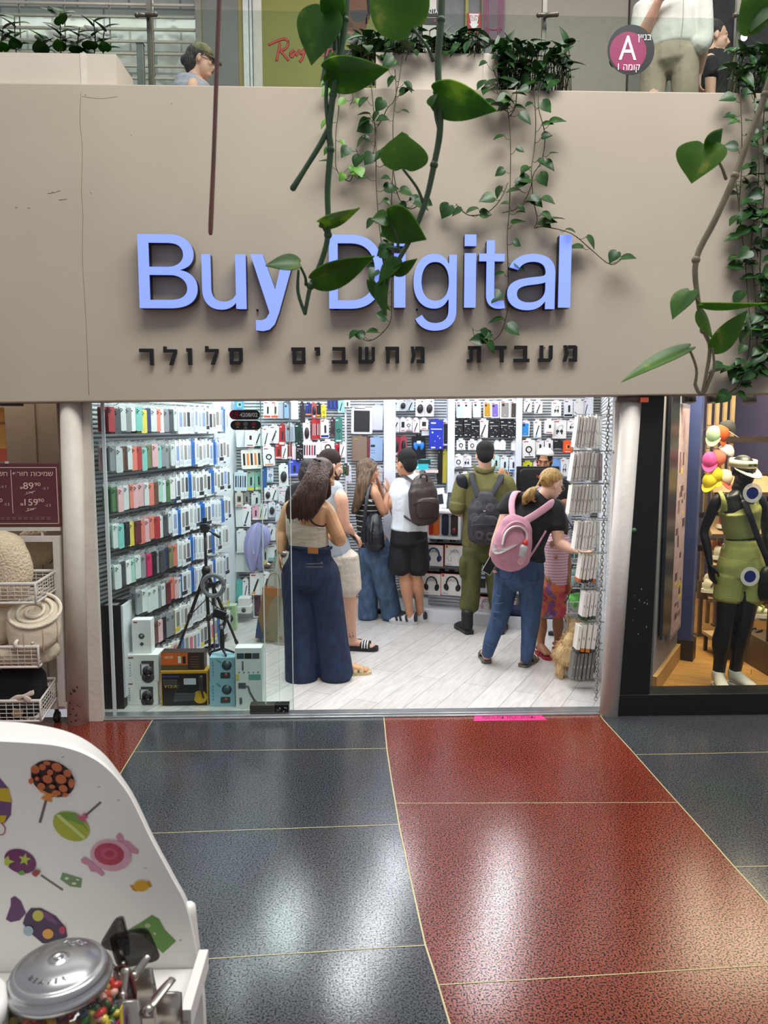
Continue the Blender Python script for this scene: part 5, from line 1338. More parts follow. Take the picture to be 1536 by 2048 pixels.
class Person:
 def __init__(s,label,Y,face,skin,name='person',loc=None,up_floor=0.0,vox=.0065):
  s.Y,s.f=Y,nrm((face[0],face[1],0))
  s.r=V((s.f.y,-s.f.x,0))
  s.skin,s.vox=SKIN[skin]if isinstance(skin,str)else skin,vox
  s.mb=MB()
  s.label,s.name,s.loc,s.z0=label,name,loc,up_floor
  s.parts=[]
 def p(s,px,py,dy=0.0):
  return at(px,py,s.Y+dy)
 def off(s,v,r=0,f=0,u=0):
  return v+s.r*r+s.f*f+UP*u
 def torso(s,pts,rad,mb=None):
  (mb or s.mb).limb(pts,rad,side=s.r,n=16,k=4)
 def head(s,c,hf,hu=(0,0,1),k=1.0,neck=None,nr=.052,chin=1.0):
  hf,hu=nrm(hf),V(hu)
  hu=(hu-hf*hu.dot(hf)).normalized()
  hr=hf.cross(hu)
  s.hc,s.hf,s.hu,s.hr,s.hk,s.nk=c,hf,hu,hr,k,neck
  P=lambda r,f,u:c+(hr*r+hf*f+hu*u)*k
  s.P=P
  A=lambda r,f,u:(hr*(r*k),hf*(f*k),hu*(u*k))
  m=s.mb
  m.ell(P(0,-.008,.028),*A(.074,.094,.088),n=20,m=14)
  m.ell(P(0,.030,-.035),*A(.060,.064,.078),n=18,m=12)
  m.ell(P(0,.062,-.090),*A(.034*chin,.026,.022),n=12,m=8)
  m.limb([P(0,.088,.012),P(0,.103,-.012),P(0,.112,-.034)],[.008*k,.010*k,.013*k],n=8)
  m.ell(P(0,.100,-.040),*A(.019,.012,.008),n=10,m=6)
  m.ell(P(0,.083,.026),*A(.052,.014,.012),n=12,m=6)
  for q in(-1,1):
   m.ell(P(q*.040,.066,-.022),*A(.022,.022,.020),n=10,m=6)
   m.ell(P(q*.076,-.008,-.008),(hr*.3*q+hf*1).normalized()*(.019*k),hr*(.008*k),hu*(.031*k),n=10,m=8)
  m.ell(P(0,.086,-.062),*A(.023,.013,.010),n=10,m=6)
  if neck is not None:
   m.limb([neck,neck.lerp(P(0,-.012,-.05),.5),P(0,-.005,-.03)],[nr*1.12,nr,nr],n=14)
 def face(s,par,brow='2a1c16',shut=False,beard=None):
  """Eyes, brows and lips as small parts of their own."""
  P,hr,hf,hu,k=s.P,s.hr,s.hf,s.hu,s.hk
  for q in(-1,1):
   e=P(q*.032,.0815,.004)
   MB().ell(e,hr*(.013*k),hf*(.008*k),hu*((.003 if shut else .0065)*k),n=12,m=8).build('eye',[EYEW if not shut else s.skin],par)
   MB().ell(e+hf*(.006*k)-hu*(.002*k if shut else 0),hr*(.006*k),hf*(.003*k),hu*((.002 if shut else .006)*k),n=10,m=6).build('iris',[EYED],par)
   MB().limb([P(q*.014,.093,.022),P(q*.032,.092,.029),P(q*.052,.078,.022)],[.0035*k,.0045*k,.003*k],n=6).build('eyebrow',[M(brow,.7)],par)
  MB().ell(P(0,.0955,-.0595),hr*(.021*k),hf*(.006*k),hu*(.0045*k),n=12,m=6).ell(P(0,.0945,-.0675),hr*(.018*k),hf*(.006*k),hu*(.005*k),n=12,m=6).build('lips',[LIP],par)
 def cap_hair(s,par,mat,back=.018,top=.012,k=1.0,front=.0,low=0.0,vox=.006,name='hair',extra=None):
  """Hair over the skull, clear of the face."""
  P,hr,hf,hu,kk=s.P,s.hr,s.hf,s.hu,s.hk*k
  mb=MB()
  mb.ell(P(0,-.020-back*.4+front,.045+top),hr*(.079*kk),hf*(.092*kk),hu*(.080*kk),n=20,m=12)
  mb.ell(P(0,-.050-back,.005-low),hr*(.072*kk),hf*(.058*kk),hu*((.085+low*.6)*kk),n=18,m=12)
  for q in(-1,1):
   mb.ell(P(q*.060,-.012,.035),hr*(.018*kk),hf*(.045*kk),hu*(.045*kk),n=10,m=8)
  if extra:
   extra(mb,P)
  return mb.build(name,[mat],par,vox=vox,smooth=2)
 def arm(s,sh,el,wr,r=(.052,.040,.027),mb=None):
  sh,el,wr=V(sh),V(el),V(wr)
  (mb or s.mb).limb([sh.lerp(s.nk,.45)-UP*.012,sh.lerp(s.nk,.16),sh.lerp(el,.12),sh.lerp(el,.5),el,el.lerp(wr,.35),wr],[r[0]*.62,r[0]*.88,r[0],r[0]*.92,r[1],r[1]*1.02,r[2]],n=12,k=4)
 def sl(s,m,pts,rad,n=14):
  """A sleeve over the arm that starts on the shoulder."""
  sh=V(pts[0])
  m.limb([sh.lerp(s.nk,.45),sh.lerp(s.nk,.16)+UP*.006]+list(pts),[rad[0]*.62,rad[0]*.9]+list(rad),n=n,k=4)
 def hand(s,wr,d,pn,k=1.0,curl=.5,thumb=1,spread=.10,tsp=.8):
  """Palm with four fingers and a thumb; D: fingers' direction, PN: towards which they curl, THUMB: its side."""
  d=nrm(d)
  pn=(V(pn)-d*V(pn).dot(d)).normalized()
  sd=d.cross(pn)*thumb
  m=s.mb
  wr=V(wr)
  m.limb([wr,wr+d*(.03*k),wr+d*(.075*k),wr+d*(.09*k)],[(.026*k,.020*k),(.034*k,.018*k),(.040*k,.015*k),(.037*k,.012*k)],side=sd,n=12)
  for i,(o,ln)in enumerate(((.030,.92),(.010,1.0),(-.011,.95),(-.030,.76))):
   a=wr+d*((.086-abs(o)*.15)*k)+sd*(o*k)
   dd=nrm(d+sd*(o*spread*25*.1))
   pts=[a-d*.02*k,a]
   ang=0
   for L,cf in((.040,.5),(.026,.9),(.021,.7)):
    ang+=curl*cf
    dv=dd*math.cos(ang)+pn*math.sin(ang)
    a=a+dv*(L*ln*k)
    pts.append(a)
   m.limb(pts,[.0095*k,.0092*k,.0085*k,.0078*k,.0066*k],n=8,k=2)
  a=wr+d*(.022*k)+sd*(.028*k)
  b=a+nrm(d*.65+sd*tsp+pn*.25)*(.042*k)
  c=b+nrm(d*.95+sd*(tsp-.45)+pn*(.3+curl*.4))*(.032*k)
  e=c+nrm(d*1+sd*(tsp-.9)+pn*(.35+curl*.5))*(.024*k)
  m.limb([a-sd*.008*k,a,b,c,e],[.015*k,.014*k,.0115*k,.0095*k,.0078*k],n=8,k=2)
 def leg(s,hp,kn,an,r=(.080,.054,.036),mb=None):
  hp,kn,an=V(hp),V(kn),V(an)
  (mb or s.mb).limb([hp,hp.lerp(kn,.5),kn,kn.lerp(an,.3)-s.f*.012,kn.lerp(an,.7),an],[r[0],r[0]*.84,r[1],r[1]*1.08,r[2]*1.08,r[2]],n=14,k=3)
 def foot(s,an,d,ln=.24,w=.042,mb=None,z=.0,toes=True):
  """Bare foot from the ankle, toes along D, sole at height Z."""
  m=mb or s.mb
  d=nrm((d[0],d[1],0))
  sd=V((d.y,-d.x,0))
  hl=V((an.x,an.y,z))-d*(ln*.18)
  m.limb([an+UP*.02,V((an.x,an.y,z+.055))-d*.01,V((an.x,an.y,z+.045))],[.034,.034,.036],n=12)
  m.limb([hl+UP*.030,hl+d*(ln*.25)+UP*.040,hl+d*(ln*.55)+UP*.030,hl+d*(ln*.78)+UP*.018,hl+d*(ln*.84)+UP*.014],[(.030,.028),(.034,.038),(w,.029),(w,.017),(w*.92,.012)],side=sd,n=14)
  if toes:
   for i in range(5):
    o=(-.034+.017*i)*w/.042
    a=hl+d*(ln*(.80-.012*abs(i-1)))+sd*o+UP*.013
    m.limb([a,a+d*(ln*(.13-.012*i))],[.0085+(.003 if i==0 else 0),.0075+(.003 if i==0 else 0)],n=8,k=1)
 def finish(s,loc=None):
  z=s.z0
  t=thing(s.name,s.label,'person',loc or s.loc)
  s.t=t
  s.mb.build('body',[s.skin],t,vox=s.vox,smooth=3)
  return t
 def cloth(s,name,mat,fn,vox=.009,smooth=4,label=None):
  mb=MB()
  fn(mb)
  o=mb.build(name,[mat],s.t,vox=vox,smooth=smooth)
  if label:
   o['label']=label
  return o
def shoe(mb,heel,d,ln,w=.046,h=.085,z=.012,mi=0,sole=None):
 """Upper (MI) and sole of a shoe from its heel along D."""
 d=nrm((d[0],d[1],0))
 sd=V((d.y,-d.x,0))
 b=V((heel.x,heel.y,z))
 mb.limb([b+d*.025+UP*(h*.62),b+d*(ln*.30)+UP*(h*.55),b+d*(ln*.55)+UP*(h*.42),b+d*(ln*.80)+UP*(h*.32),b+d*(ln*.93)+UP*(h*.28)],[(w*.74,h*.58),(w*.80,h*.55),(w*.95,h*.42),(w*.98,h*.30),(w*.7,h*.22)],side=sd,n=14,k=3,mi=mi)
def sole(mb,heel,d,ln,w=.05,th=.025,z=.012,mi=0):
 d=nrm((d[0],d[1],0))
 sd=V((d.y,-d.x,0))
 b=V((heel.x,heel.y,z))
 pts=[]
 for q,ww in((-.02,.55),(.05,.80),(.25,.82),(.5,.86),(.72,1.0),(.88,.92),(.97,.62),(1.0,.3)):
  pts.append((q*ln,ww*w))
 poly=[(x,y)for x,y in pts]+[(x,-y)for x,y in pts[::-1]]
 mb.prism(poly,th,b,ux=d,uy=sd,uz=UP,mi=mi)
DENIM={k:M(h,.8,var=.22,vs=22,bump=.5,bs=26,stretch=(1,1,.5),hex2=h2)for k,h,h2 in(('dark','14213a','1f3152'),('mid','2f4463','40587c'),('worn','3a4e69','56708f'))}
def limbpts(a,b,t):
 return V(a).lerp(V(b),t)
def strap(par,pts,w,th,mat,name='strap',side=None,k=4):
 return MB().limb(pts,[(w,th)]*len(pts),side=side,n=10,k=k).build(name,[mat],par)
# ------------------------------------------------------------------ 1 woman in the cream racer-back top and wide jeans
p=Person('woman with long dark hair in a cream sleeveless top and wide dark blue jeans',5.62,(.55,.83),'tan')
nk,ch,wa,pe=p.p(628,990,.02),p.p(614,1030),p.p(617,1080),p.p(618,1125)
shl,shr=p.p(581,1013,.03),p.p(652,1020,-.03)
p.torso([pe-UP*.06,pe,wa,ch,p.p(620,1006,.01),p.p(625,994,.015),nk],[(.12,.10),(.14,.11),(.145,.11),(.165,.12),(.165,.085),(.10,.065),(.056,.056)])
p.head(p.p(644,950,.0),(.86,.45,-.42),(.3,.15,.95),1.0,nk,.05)
er=p.p(679,1078,-.06)
p.arm(shr,er,p.p(664,1072,.20),(.062,.052,.030))
p.hand(p.p(664,1072,.20),(-.4,.8,.2),(-.6,.3,.4),1.0,.6,-1)
el=p.p(563,1062,.04)
p.arm(shl,el,p.p(562,1106,-.03),(.056,.043,.028))
p.hand(p.p(562,1106,-.03),(-.12,.0,-1),(1,0,0),.85,.3,1)
hl,hr=p.p(598,1150),p.p(648,1148,-.02)
al,ar=fl(600,1362),fl(690,1352)
p.leg(hl,limbpts(hl,al,.5),al+UP*.07)
p.leg(hr,limbpts(hr,ar,.5),ar+UP*.07)
p.foot(ar+UP*.07,(.93,.1),.25,.042,z=.03)
p.foot(al+UP*.07,(.8,.2),.25,.042,z=.03)
t=p.finish((.0+(al.x+ar.x)/2,5.62,.012))
CREAM=M('d9cfb9',.8,var=.05,bump=.5,bs=30,stretch=(.4,.4,1.6))
p.cloth('top',CREAM,lambda m:(p.torso([p.p(618,1092),wa-UP*.005,p.p(614,1060),p.p(614,1050)],[(.158,.125),(.160,.128),(.172,.134),(.168,.128)],m),m.limb([p.p(606,1062),p.p(600,1036,.01),p.p(600,1014,.02),p.p(602,1000,.03)],[(.125,.134),(.092,.130),(.058,.105),(.04,.06)],side=p.r,n=16)),.008,4)
TRIM=M('2a1216',.7)
mb=MB()
rr=[p.p(613,1006,-.08),p.p(614,1018,-.115),p.p(618,1034,-.13),p.p(626,1046,-.135),p.p(638,1051.5,-.135),p.p(648,1052,-.125),p.p(652,1048,-.11)]
mb.limb(rr,.006,n=8,k=4)
mb.build('trim',[TRIM],t)
def jeans1(m):
 m.limb([p.p(619,1093),p.p(620,1110),p.p(620,1145),p.p(620,1165)],[(.158,.128),(.170,.138),(.195,.160),(.195,.162)],side=p.r,n=18)
 m.limb([p.p(601,1122,.0),p.p(596,1150,.02),p.p(600,1215,.0),p.p(602,1290,-.01),p.p(603,1340,-.01),p.p(603,1362,-.01)],[(.09,.11),(.120,.135),(.125,.13),(.123,.125),(.125,.125),(.123,.122)],side=p.r,n=18)
 m.limb([p.p(640,1122,-.01),p.p(646,1150,-.02),p.p(654,1215,-.02),p.p(664,1290,-.02),p.p(671,1335,-.02),p.p(673,1352,-.02)],[(.09,.11),(.122,.135),(.128,.13),(.128,.125),(.130,.125),(.128,.122)],side=p.r,n=18)
jn=p.cloth('jeans',DENIM['dark'],jeans1,.010,5)
LEATH=M('b0703a',.5,var=.1)
MB().box(p.p(626,1101,-.175),(.078,.006,.045),0,Matrix.Rotation(-.35,3,'Z')).build('leather_patch',[LEATH],jn)
MB().limb([p.p(578,1094,-.02),p.p(600,1096,-.13),p.p(630,1099,-.17),p.p(652,1098,-.15),p.p(664,1095,-.08)],[(.004,.012)]*5,side=(0,-1,0),n=8).build('waistband',[DENIM['dark']],jn)
stt=M('a07f55',.7)
MB().limb([p.p(612,1128,-.168),p.p(640,1127,-.185),p.p(646,1128,-.183)],.0016,n=5).limb([p.p(612,1134,-.170),p.p(640,1134,-.188),p.p(646,1134,-.185)],.0016,n=5).build('stitching',[stt],jn)
MB().ell(p.p(643,1126,-.19),.007).build('rivet',[STEEL],jn)
mb=MB()
mb.ell(p.P(0,-.02,.03),p.hr*.086,p.hf*.098,p.hu*.095,n=20,m=12)
random.seed(8)
crown=p.P(0,-.05,.06)
mb.limb([crown,p.p(632,962,-.10),p.p(626,990,-.13),p.p(617,1015,-.145),p.p(612,1035,-.15)],[(.075,.07),(.105,.065),(.115,.055),(.095,.04),(.06,.02)],side=p.r,n=18,k=4)
for i in range(26):
 u=random.uniform(-1,1)
 x0,x1=634+u*22,610+u*31+random.uniform(-6,6)
 yb=random.uniform(1030,1050)-10*max(0,u)
 mb.limb([p.p(x0+3,945,-.10),p.p((x0+x1)/2+random.uniform(-4,4),985,-.15),p.p(x1,1012,-.165),p.p(x1-3-u*2,yb,-.16)],[(.016,.012),(.024,.014),(.017,.010),(.004,.003)],side=p.r,n=8,k=4)
for i in range(7):
 q=i/6
 mb.limb([p.P(.05+.02*q,.02-.02*q,.07-.03*q),p.P(.085,.0,.0),p.p(654+4*q,985,-.02-.05*q),p.p(652+4*q,1000-4*q,-.03-.05*q)],[(.02,.02),(.024,.02),(.02,.014),(.006,.005)],n=8,k=4)
mb.build('hair',[HAIRM['dark']],t,vox=.006,smooth=2)
MB().limb([p.p(629,918,-.09),p.p(635,920,-.11),p.p(641,922,-.10)],.010,n=8,k=3).ell(p.p(635,921,-.12),.006).build('hair_clip',[KK],t)
p.face(t)
SAN=M('c9b48a',.5,var=.05)
for a,d,nm in((ar,(.93,.1),'sandal'),(al,(.8,.2),'sandal')):
 mb=MB()
 h=V((a.x,a.y,0))-nrm((d[0],d[1],0))*.055
 sole(mb,h,d,.26,.05,.022,.012)
 dd=nrm((d[0],d[1],0))
 sd=V((dd.y,-dd.x,0))
 for q in(.5,.68):
  c=h+dd*(.26*q)+UP*.034
  mb.limb([c-sd*.047,c-sd*.03+UP*.032,c+UP*.042,c+sd*.03+UP*.032,c+sd*.047],[(.018,.004)]*5,side=dd,n=8)
 mb.build(nm,[SAN],t)
# ------------------------------------------------------------------ 2 man in the grey sleeveless shirt and beige shorts
p=Person('bearded man in a grey sleeveless shirt, beige shorts and striped slides holding a phone',6.30,(.90,.42),'fair')
nk,ch,wa,pe=p.p(658,968,.02),p.p(655,1010,.02),p.p(660,1070,.02),p.p(668,1110,.02)
p.torso([pe-UP*.08,pe,wa,ch,p.p(657,980,.02),nk],[(.15,.12),(.17,.13),(.165,.12),(.185,.13),(.15,.09),(.06,.06)])
p.head(p.p(660,932,.0),(.88,.46,-.15),(0,0,1),1.02,nk,.058)
sh=p.p(681,992,-.14)
el,wr=p.p(689,1050,-.12),p.p(704,1066,.02)
p.arm(sh,el,wr,(.058,.046,.030))
p.hand(wr,(.55,.45,-.55),(-.5,-.1,-.6),1.0,.7,-1)
hr,hl=p.p(690,1120,-.05),p.p(668,1120,.12)
an=fl(704,1302)
al=fl(672,1292)
p.leg(hr,p.p(700,1192,-.04),an+UP*.085,(.085,.058,.038))
p.leg(hl,p.p(672,1190,.14),al+UP*.085,(.085,.058,.038))
p.foot(an+UP*.085,(.98,-.15),.26,.046,z=.032)
p.foot(al+UP*.085,(.98,.1),.26,.046,z=.032)
t=p.finish((an.x,6.30,.012))
GREYT=M('a7b1bb',.85,var=.06,bump=.4,bs=25)
p.cloth('sleeveless_shirt',GREYT,lambda m:(p.torso([p.p(668,1108,.02),p.p(664,1085,.02),wa,ch,p.p(660,982,.0),p.p(659,966,.02)],[(.185,.145),(.182,.14),(.18,.135),(.20,.145),(.175,.105),(.075,.07)],m),m.ell(p.p(675,984,-.11),p.r*.04,p.f*.06,UP*.05)),.009,4)
BEIGE=M('d3cabb',.85,var=.06,bump=.7,bs=18)
p.cloth('shorts',BEIGE,lambda m:(m.limb([p.p(670,1104,.02),p.p(672,1125,.02)],[(.18,.145),(.19,.16)],side=p.r,n=16,k=1),m.limb([hr+UP*.03,p.p(695,1150,-.05),p.p(697,1179,-.05)],[(.11,.115),(.108,.11),(.112,.11)],side=p.r,n=16),m.limb([hl+UP*.03,p.p(672,1150,.12),p.p(672,1179,.12)],[(.10,.11),(.10,.11),(.105,.11)],side=p.r,n=16)),.009,4)
p.cap_hair(t,SHORTHAIR['dark'],.008,.014,1.03,.012,-.02)
BRD=M('5a3222',.85,var=.3,vs=150,bump=.8,bs=260)
mb=MB().ell(p.P(0,.045,-.085),p.hr*.055,p.hf*.052,p.hu*.034,n=16,m=8)
for q in(-1,1):
 mb.limb([p.P(q*.066,.0,-.02),p.P(q*.060,.025,-.06),p.P(q*.04,.05,-.085)],[.010,.016,.02],n=8)
mb.limb([p.P(-.028,.088,-.062),p.P(0,.103,-.050),p.P(.028,.088,-.062)],.006,n=8)
mb.build('beard',[BRD],t,vox=.005,smooth=2)
p.face(t)
mb=MB()
h=V((an.x,an.y,0))-V((.98,-.15,0))*.06
sole(mb,h,(.98,-.15),.285,.054,.035,.012)
h2=V((al.x,al.y,0))-V((.98,.1,0))*.06
o=mb.build('slide',[KK],t)
mb=MB()
sole(mb,h2,(.98,.1),.285,.054,.035,.012)
o2=mb.build('slide',[KK],t)
for o_,hh,dd in((o,h,nrm((.98,-.15,0))),(o2,h2,nrm((.98,.1,0)))):
 sd=V((dd.y,-dd.x,0))
 c0=hh+dd*.175+UP*.045
 MB().limb([c0-sd*.053,c0-sd*.04+UP*.034,c0+UP*.046,c0+sd*.04+UP*.034,c0+sd*.053],[(.042,.005)]*5,side=dd,n=10).build('band',[KK],o_)
 for q in(-.022,0,.022):
  c=c0+dd*q
  MB().limb([c-sd*.056,c-sd*.043+UP*.036,c+UP*.050,c+sd*.043+UP*.036,c+sd*.056],[(.006,.005)]*5,side=dd,n=8).build('white_stripe',[M('e9e9ea',.5)],o_)
TAT=M('2b2f36',.6)
mb=MB()
random.seed(6)
for i in range(14):
 q=p.p(698+random.uniform(0,10),1264+random.uniform(0,13),-.075)
 mb.limb([q,q+V((random.uniform(-.01,.01),-.0,random.uniform(-.012,.012)))],.0022,n=5,k=1)
mb.build('tattoo',[TAT],t)
q=p.p(708,1074,.02)
t2=thing('smartphone','dark smartphone in the hand of the man in the sleeveless shirt','phone',q)
R=Matrix.Rotation(.9,3,'Y')@Matrix.Rotation(.5,3,'Z')
MB().box(q+V((-.005,-.02,-.004)),(.145,.07,.009),0,R).build('body',[M('23262b',.3)],t2,bevel=.003)
MB().box(q+V((-.005,-.02,-.004))+R@V((0,0,.005)),(.135,.062,.0015),0,R).build('screen',[M('3b342e',.15)],t2)
# ------------------------------------------------------------------ 3 woman in the striped top with the black bag
p=Person('woman with long straight hair in a black striped top with a black shoulder bag',7.35,(.86,.50),'medium')
nk,ch,wa,pe=p.p(737,968,.03),p.p(736,1000,.02),p.p(738,1045,.02),p.p(748,1090,.02)
p.torso([pe-UP*.08,pe,wa,ch,p.p(738,978,.02),nk],[(.14,.11),(.165,.135),(.125,.105),(.15,.12),(.12,.08),(.05,.05)])
p.head(p.p(736,941,.0),(.92,.34,-.12),(0,0,1),.98,nk,.046)
sh=p.p(748,983,-.12)
el,wr=p.p(768,1026,-.10),p.p(775,986,.0)
p.arm(sh,el,wr,(.048,.037,.024))
p.hand(wr,(.05,.25,.95),(-.9,.3,0),.92,.35,1,.3)
shl=p.p(738,980,.16)
el2,wr2=p.p(764,1000,.30),p.p(757,966,.18)
p.arm(shl,el2,wr2,(.045,.036,.024))
p.hand(wr2,(-.25,-.35,.85),(-.9,-.2,0),.92,1.0,-1)
hl,hr=p.p(738,1110,.06),p.p(764,1110,-.06)
al,ar=fl(740,1232),fl(780,1234)
ar.y=7.47
al.y=7.52
p.leg(hl,limbpts(hl,al,.5),al+UP*.07)
p.leg(hr,limbpts(hr,ar,.5),ar+UP*.07)
t=p.finish((al.x,7.35,.012))
def mat_stripes(base,strp,freq,thr,axis=2,rough=.8):
 m=bpy.data.materials.new('striped_cloth')
 m.use_nodes=True
 N,L=m.node_tree.nodes,m.node_tree.links
 q=N['Principled BSDF']
 q.inputs['Roughness'].default_value=rough
 tc,sp,mu,sn,gt,mx=N.new('ShaderNodeTexCoord'),N.new('ShaderNodeSeparateXYZ'),N.new('ShaderNodeMath'),N.new('ShaderNodeMath'),N.new('ShaderNodeMath'),N.new('ShaderNodeMix')
 mu.operation,sn.operation,gt.operation='MULTIPLY','FRACT','GREATER_THAN'
 mu.inputs[1].default_value,gt.inputs[1].default_value=freq,thr
 mx.data_type='RGBA'
 L.new(tc.outputs['Object'],sp.inputs[0])
 L.new(sp.outputs[axis],mu.inputs[0])
 L.new(mu.outputs[0],sn.inputs[0])
 L.new(sn.outputs[0],gt.inputs[0])
 L.new(gt.outputs[0],mx.inputs[0])
 mx.inputs[6].default_value,mx.inputs[7].default_value=lin(base),lin(strp)
 L.new(mx.outputs[2],q.inputs['Base Color'])
 return m
STRB=mat_stripes('17171a','cfc6b8',19,.84)
p.cloth('striped_top',STRB,lambda m:(p.torso([p.p(744,1088,.02),p.p(740,1062,.02),wa,ch,p.p(737,982,.03),p.p(736,970,.04)],[(.16,.14),(.14,.125),(.138,.118),(.165,.135),(.125,.09),(.08,.06)],m)),.008,4)
MB().limb([p.p(740,964,-.06),p.p(732,972,-.105),p.p(729,986,-.125),p.p(734,999,-.13),p.p(744,1003,-.13)],[.008]*5,n=8,k=4).build('white_armhole_trim',[M('e6e6e6',.7)],t)
p.cloth('jeans',DENIM['worn'],lambda m:(m.limb([p.p(746,1080,.02),p.p(750,1100,.02),p.p(752,1120,.02)],[(.155,.135),(.185,.16),(.185,.16)],side=p.r,n=16),m.limb([hl,p.p(738,1165,.06),p.p(736,1210,.05),p.p(736,1234,.05)],[(.10,.12),(.088,.105),(.086,.10),(.090,.105)],side=p.r,n=16),m.limb([hr,p.p(770,1165,-.04),p.p(780,1210,.0),p.p(784,1233,.0)],[(.105,.125),(.088,.11),(.082,.105),(.086,.11)],side=p.r,n=16)),.009,4)
mb=MB()
mb.ell(p.P(0,-.022,.03),p.hr*.083,p.hf*.096,p.hu*.093,n=20,m=12)
random.seed(9)
mb.limb([p.P(0,-.06,.05),p.p(727,965,-.06),p.p(719,995,-.08),p.p(711,1018,-.085),p.p(706,1026,-.085)],[(.07,.07),(.085,.07),(.075,.05),(.045,.03),(.02,.015)],side=p.r,n=16,k=4)
for i in range(16):
 u=random.uniform(-1,1)
 x1=714+u*9
 mb.limb([p.p(733+u*10,940,-.09),p.p(725+u*11,970,-.13),p.p(718+u*10,1000,-.125),p.p(x1-4,1020-8*u+random.uniform(-6,4),-.11)],[(.014,.012),(.018,.013),(.013,.009),(.004,.003)],side=p.r,n=8,k=4)
for i in range(5):
 q=i/4
 mb.limb([p.P(.04,.065-.03*q,.075),p.P(.076,.04-.03*q,.02),p.P(.080,.01-.03*q,-.05),p.p(739-4*q,968,-.10),p.p(736-4*q,985+6*q,-.13)],[(.012,.016),(.012,.02),(.012,.018),(.012,.010),(.004,.004)],n=8,k=4)
mb.build('hair',[HAIRM['ash']],t,vox=.006,smooth=2)
p.face(t)
for a,d in((al,(.9,.3)),(ar,(.95,.1))):
 mb=MB()
 h=V((a.x,a.y,0))-nrm((d[0],d[1],0))*.05
 shoe(mb,h,d,.26,.046,.08)
 mb.build('shoe',[M('1b1b1e',.5)],t,vox=.007,smooth=2)
 mb=MB()
 sole(mb,h,d,.265,.05,.022)
 mb.build('shoe_sole',[M('d9d9d6',.5)],t)
BAGL=M('1d2027',.32,var=.05,bump=.25,bs=22)
bag=thing('shoulder_bag','black leather bucket bag hanging from the shoulder of the woman in stripes','bag',p.p(748,1090,-.22))
mb=MB()
b0,b1=p.p(748,1032,-.17),p.p(749,1088,-.20)
mb.limb([b0,p.p(748,1050,-.19),p.p(748,1075,-.21),b1],[(.075,.05),(.10,.075),(.118,.09),(.118,.09)],side=p.r,n=18)
for q in(-.06,-.02,.03,.07):
 mb.limb([b0+p.r*q*.7-p.f*.05,p.off(p.p(748,1060,-.2),q*1.2,-.085),p.off(b1,q*1.3,-.09)],[.012,.014,.006],n=8)
mb.build('bag_body',[BAGL],bag,vox=.008,smooth=3)
MB().limb([p.off(b1,0,0,.0),p.off(b1,0,0,-.02)],[(.122,.094),(.12,.09)],side=p.r,n=18,k=1).build('bag_base',[M('131419',.5)],bag)
strap(bag,[p.p(728,1086,-.25),p.p(729,1040,-.25),p.p(733,1005,-.22),p.p(737,980,-.17),p.p(741,967,-.09),p.p(744,972,.0)],.016,.004,BAGL,side=(1,0,0))
# ------------------------------------------------------------------ 4 man in the white T-shirt with the brown backpack
p=Person('dark haired man in a white T-shirt and black shorts wearing a brown backpack',7.15,(-.42,.90),'medium')
nk,ch,wa,pe=p.p(815,950,.02),p.p(822,990,.02),p.p(820,1040,.02),p.p(818,1075,.02)
p.torso([pe-UP*.08,pe,wa,ch,p.p(822,962,.02),nk],[(.15,.12),(.17,.13),(.16,.12),(.185,.13),(.15,.09),(.06,.06)])
p.head(p.p(811,927,.0),(-.62,.78,-.1),(0,0,1),1.02,nk,.058)
shl,shr=p.p(798,972,.04),p.p(852,972,.02)
el,wr=p.p(787,1006,-.02),p.p(789,1030,.12)
p.arm(shl,el,wr,(.056,.048,.032))
p.hand(wr,(.3,.8,-.2),(.5,0,.5),1.0,.6,1)
p.arm(shr,p.p(868,1012,.08),p.p(852,1015,.22),(.056,.046,.032))
p.hand(p.p(852,1015,.22),(-.7,.6,0),(0,0,1),1.0,.6,-1)
hl,hr=p.p(805,1085,.03),p.p(832,1085,.0)
al,ar=fl(821,1251),fl(841,1246)
p.leg(hl,p.p(808,1150,.0),al+UP*.08,(.085,.056,.038))
p.leg(hr,p.p(832,1150,.02),ar+UP*.08,(.085,.056,.038))
t=p.finish((al.x,7.15,.012))
TEE=M('e4ebf0',.8,var=.03,bump=.5,bs=20)
p.cloth('white_tee',TEE,lambda m:(p.torso([p.p(818,1060,.02),wa,ch,p.p(823,964,.02),p.p(818,948,.03)],[(.185,.145),(.178,.138),(.205,.15),(.165,.105),(.07,.065)],m),p.sl(m,[shl,p.p(792,986,.03),p.p(790,990,.02)],[.075,.07,.072],n=14),p.sl(m,[shr,p.p(860,992,.05)],[.075,.072],n=14)),.009,4)
p.cloth('black_shorts',M('15161c',.8,var=.1,bump=.4,bs=16),lambda m:(m.limb([p.p(818,1056,.02),p.p(818,1085,.02)],[(.174,.142),(.188,.16)],side=p.r,n=16,k=1),m.limb([hl+UP*.03,p.p(801,1115,.0),p.p(800,1138,.0)],[(.11,.12),(.112,.118),(.112,.118)],side=p.r,n=16),m.limb([hr+UP*.03,p.p(835,1115,.02),p.p(835,1139,.02)],[(.11,.12),(.112,.118),(.112,.118)],side=p.r,n=16)),.009,4)
p.cap_hair(t,SHORTHAIR['black'],.012,.012,1.04,.0,.0)
p.face(t)
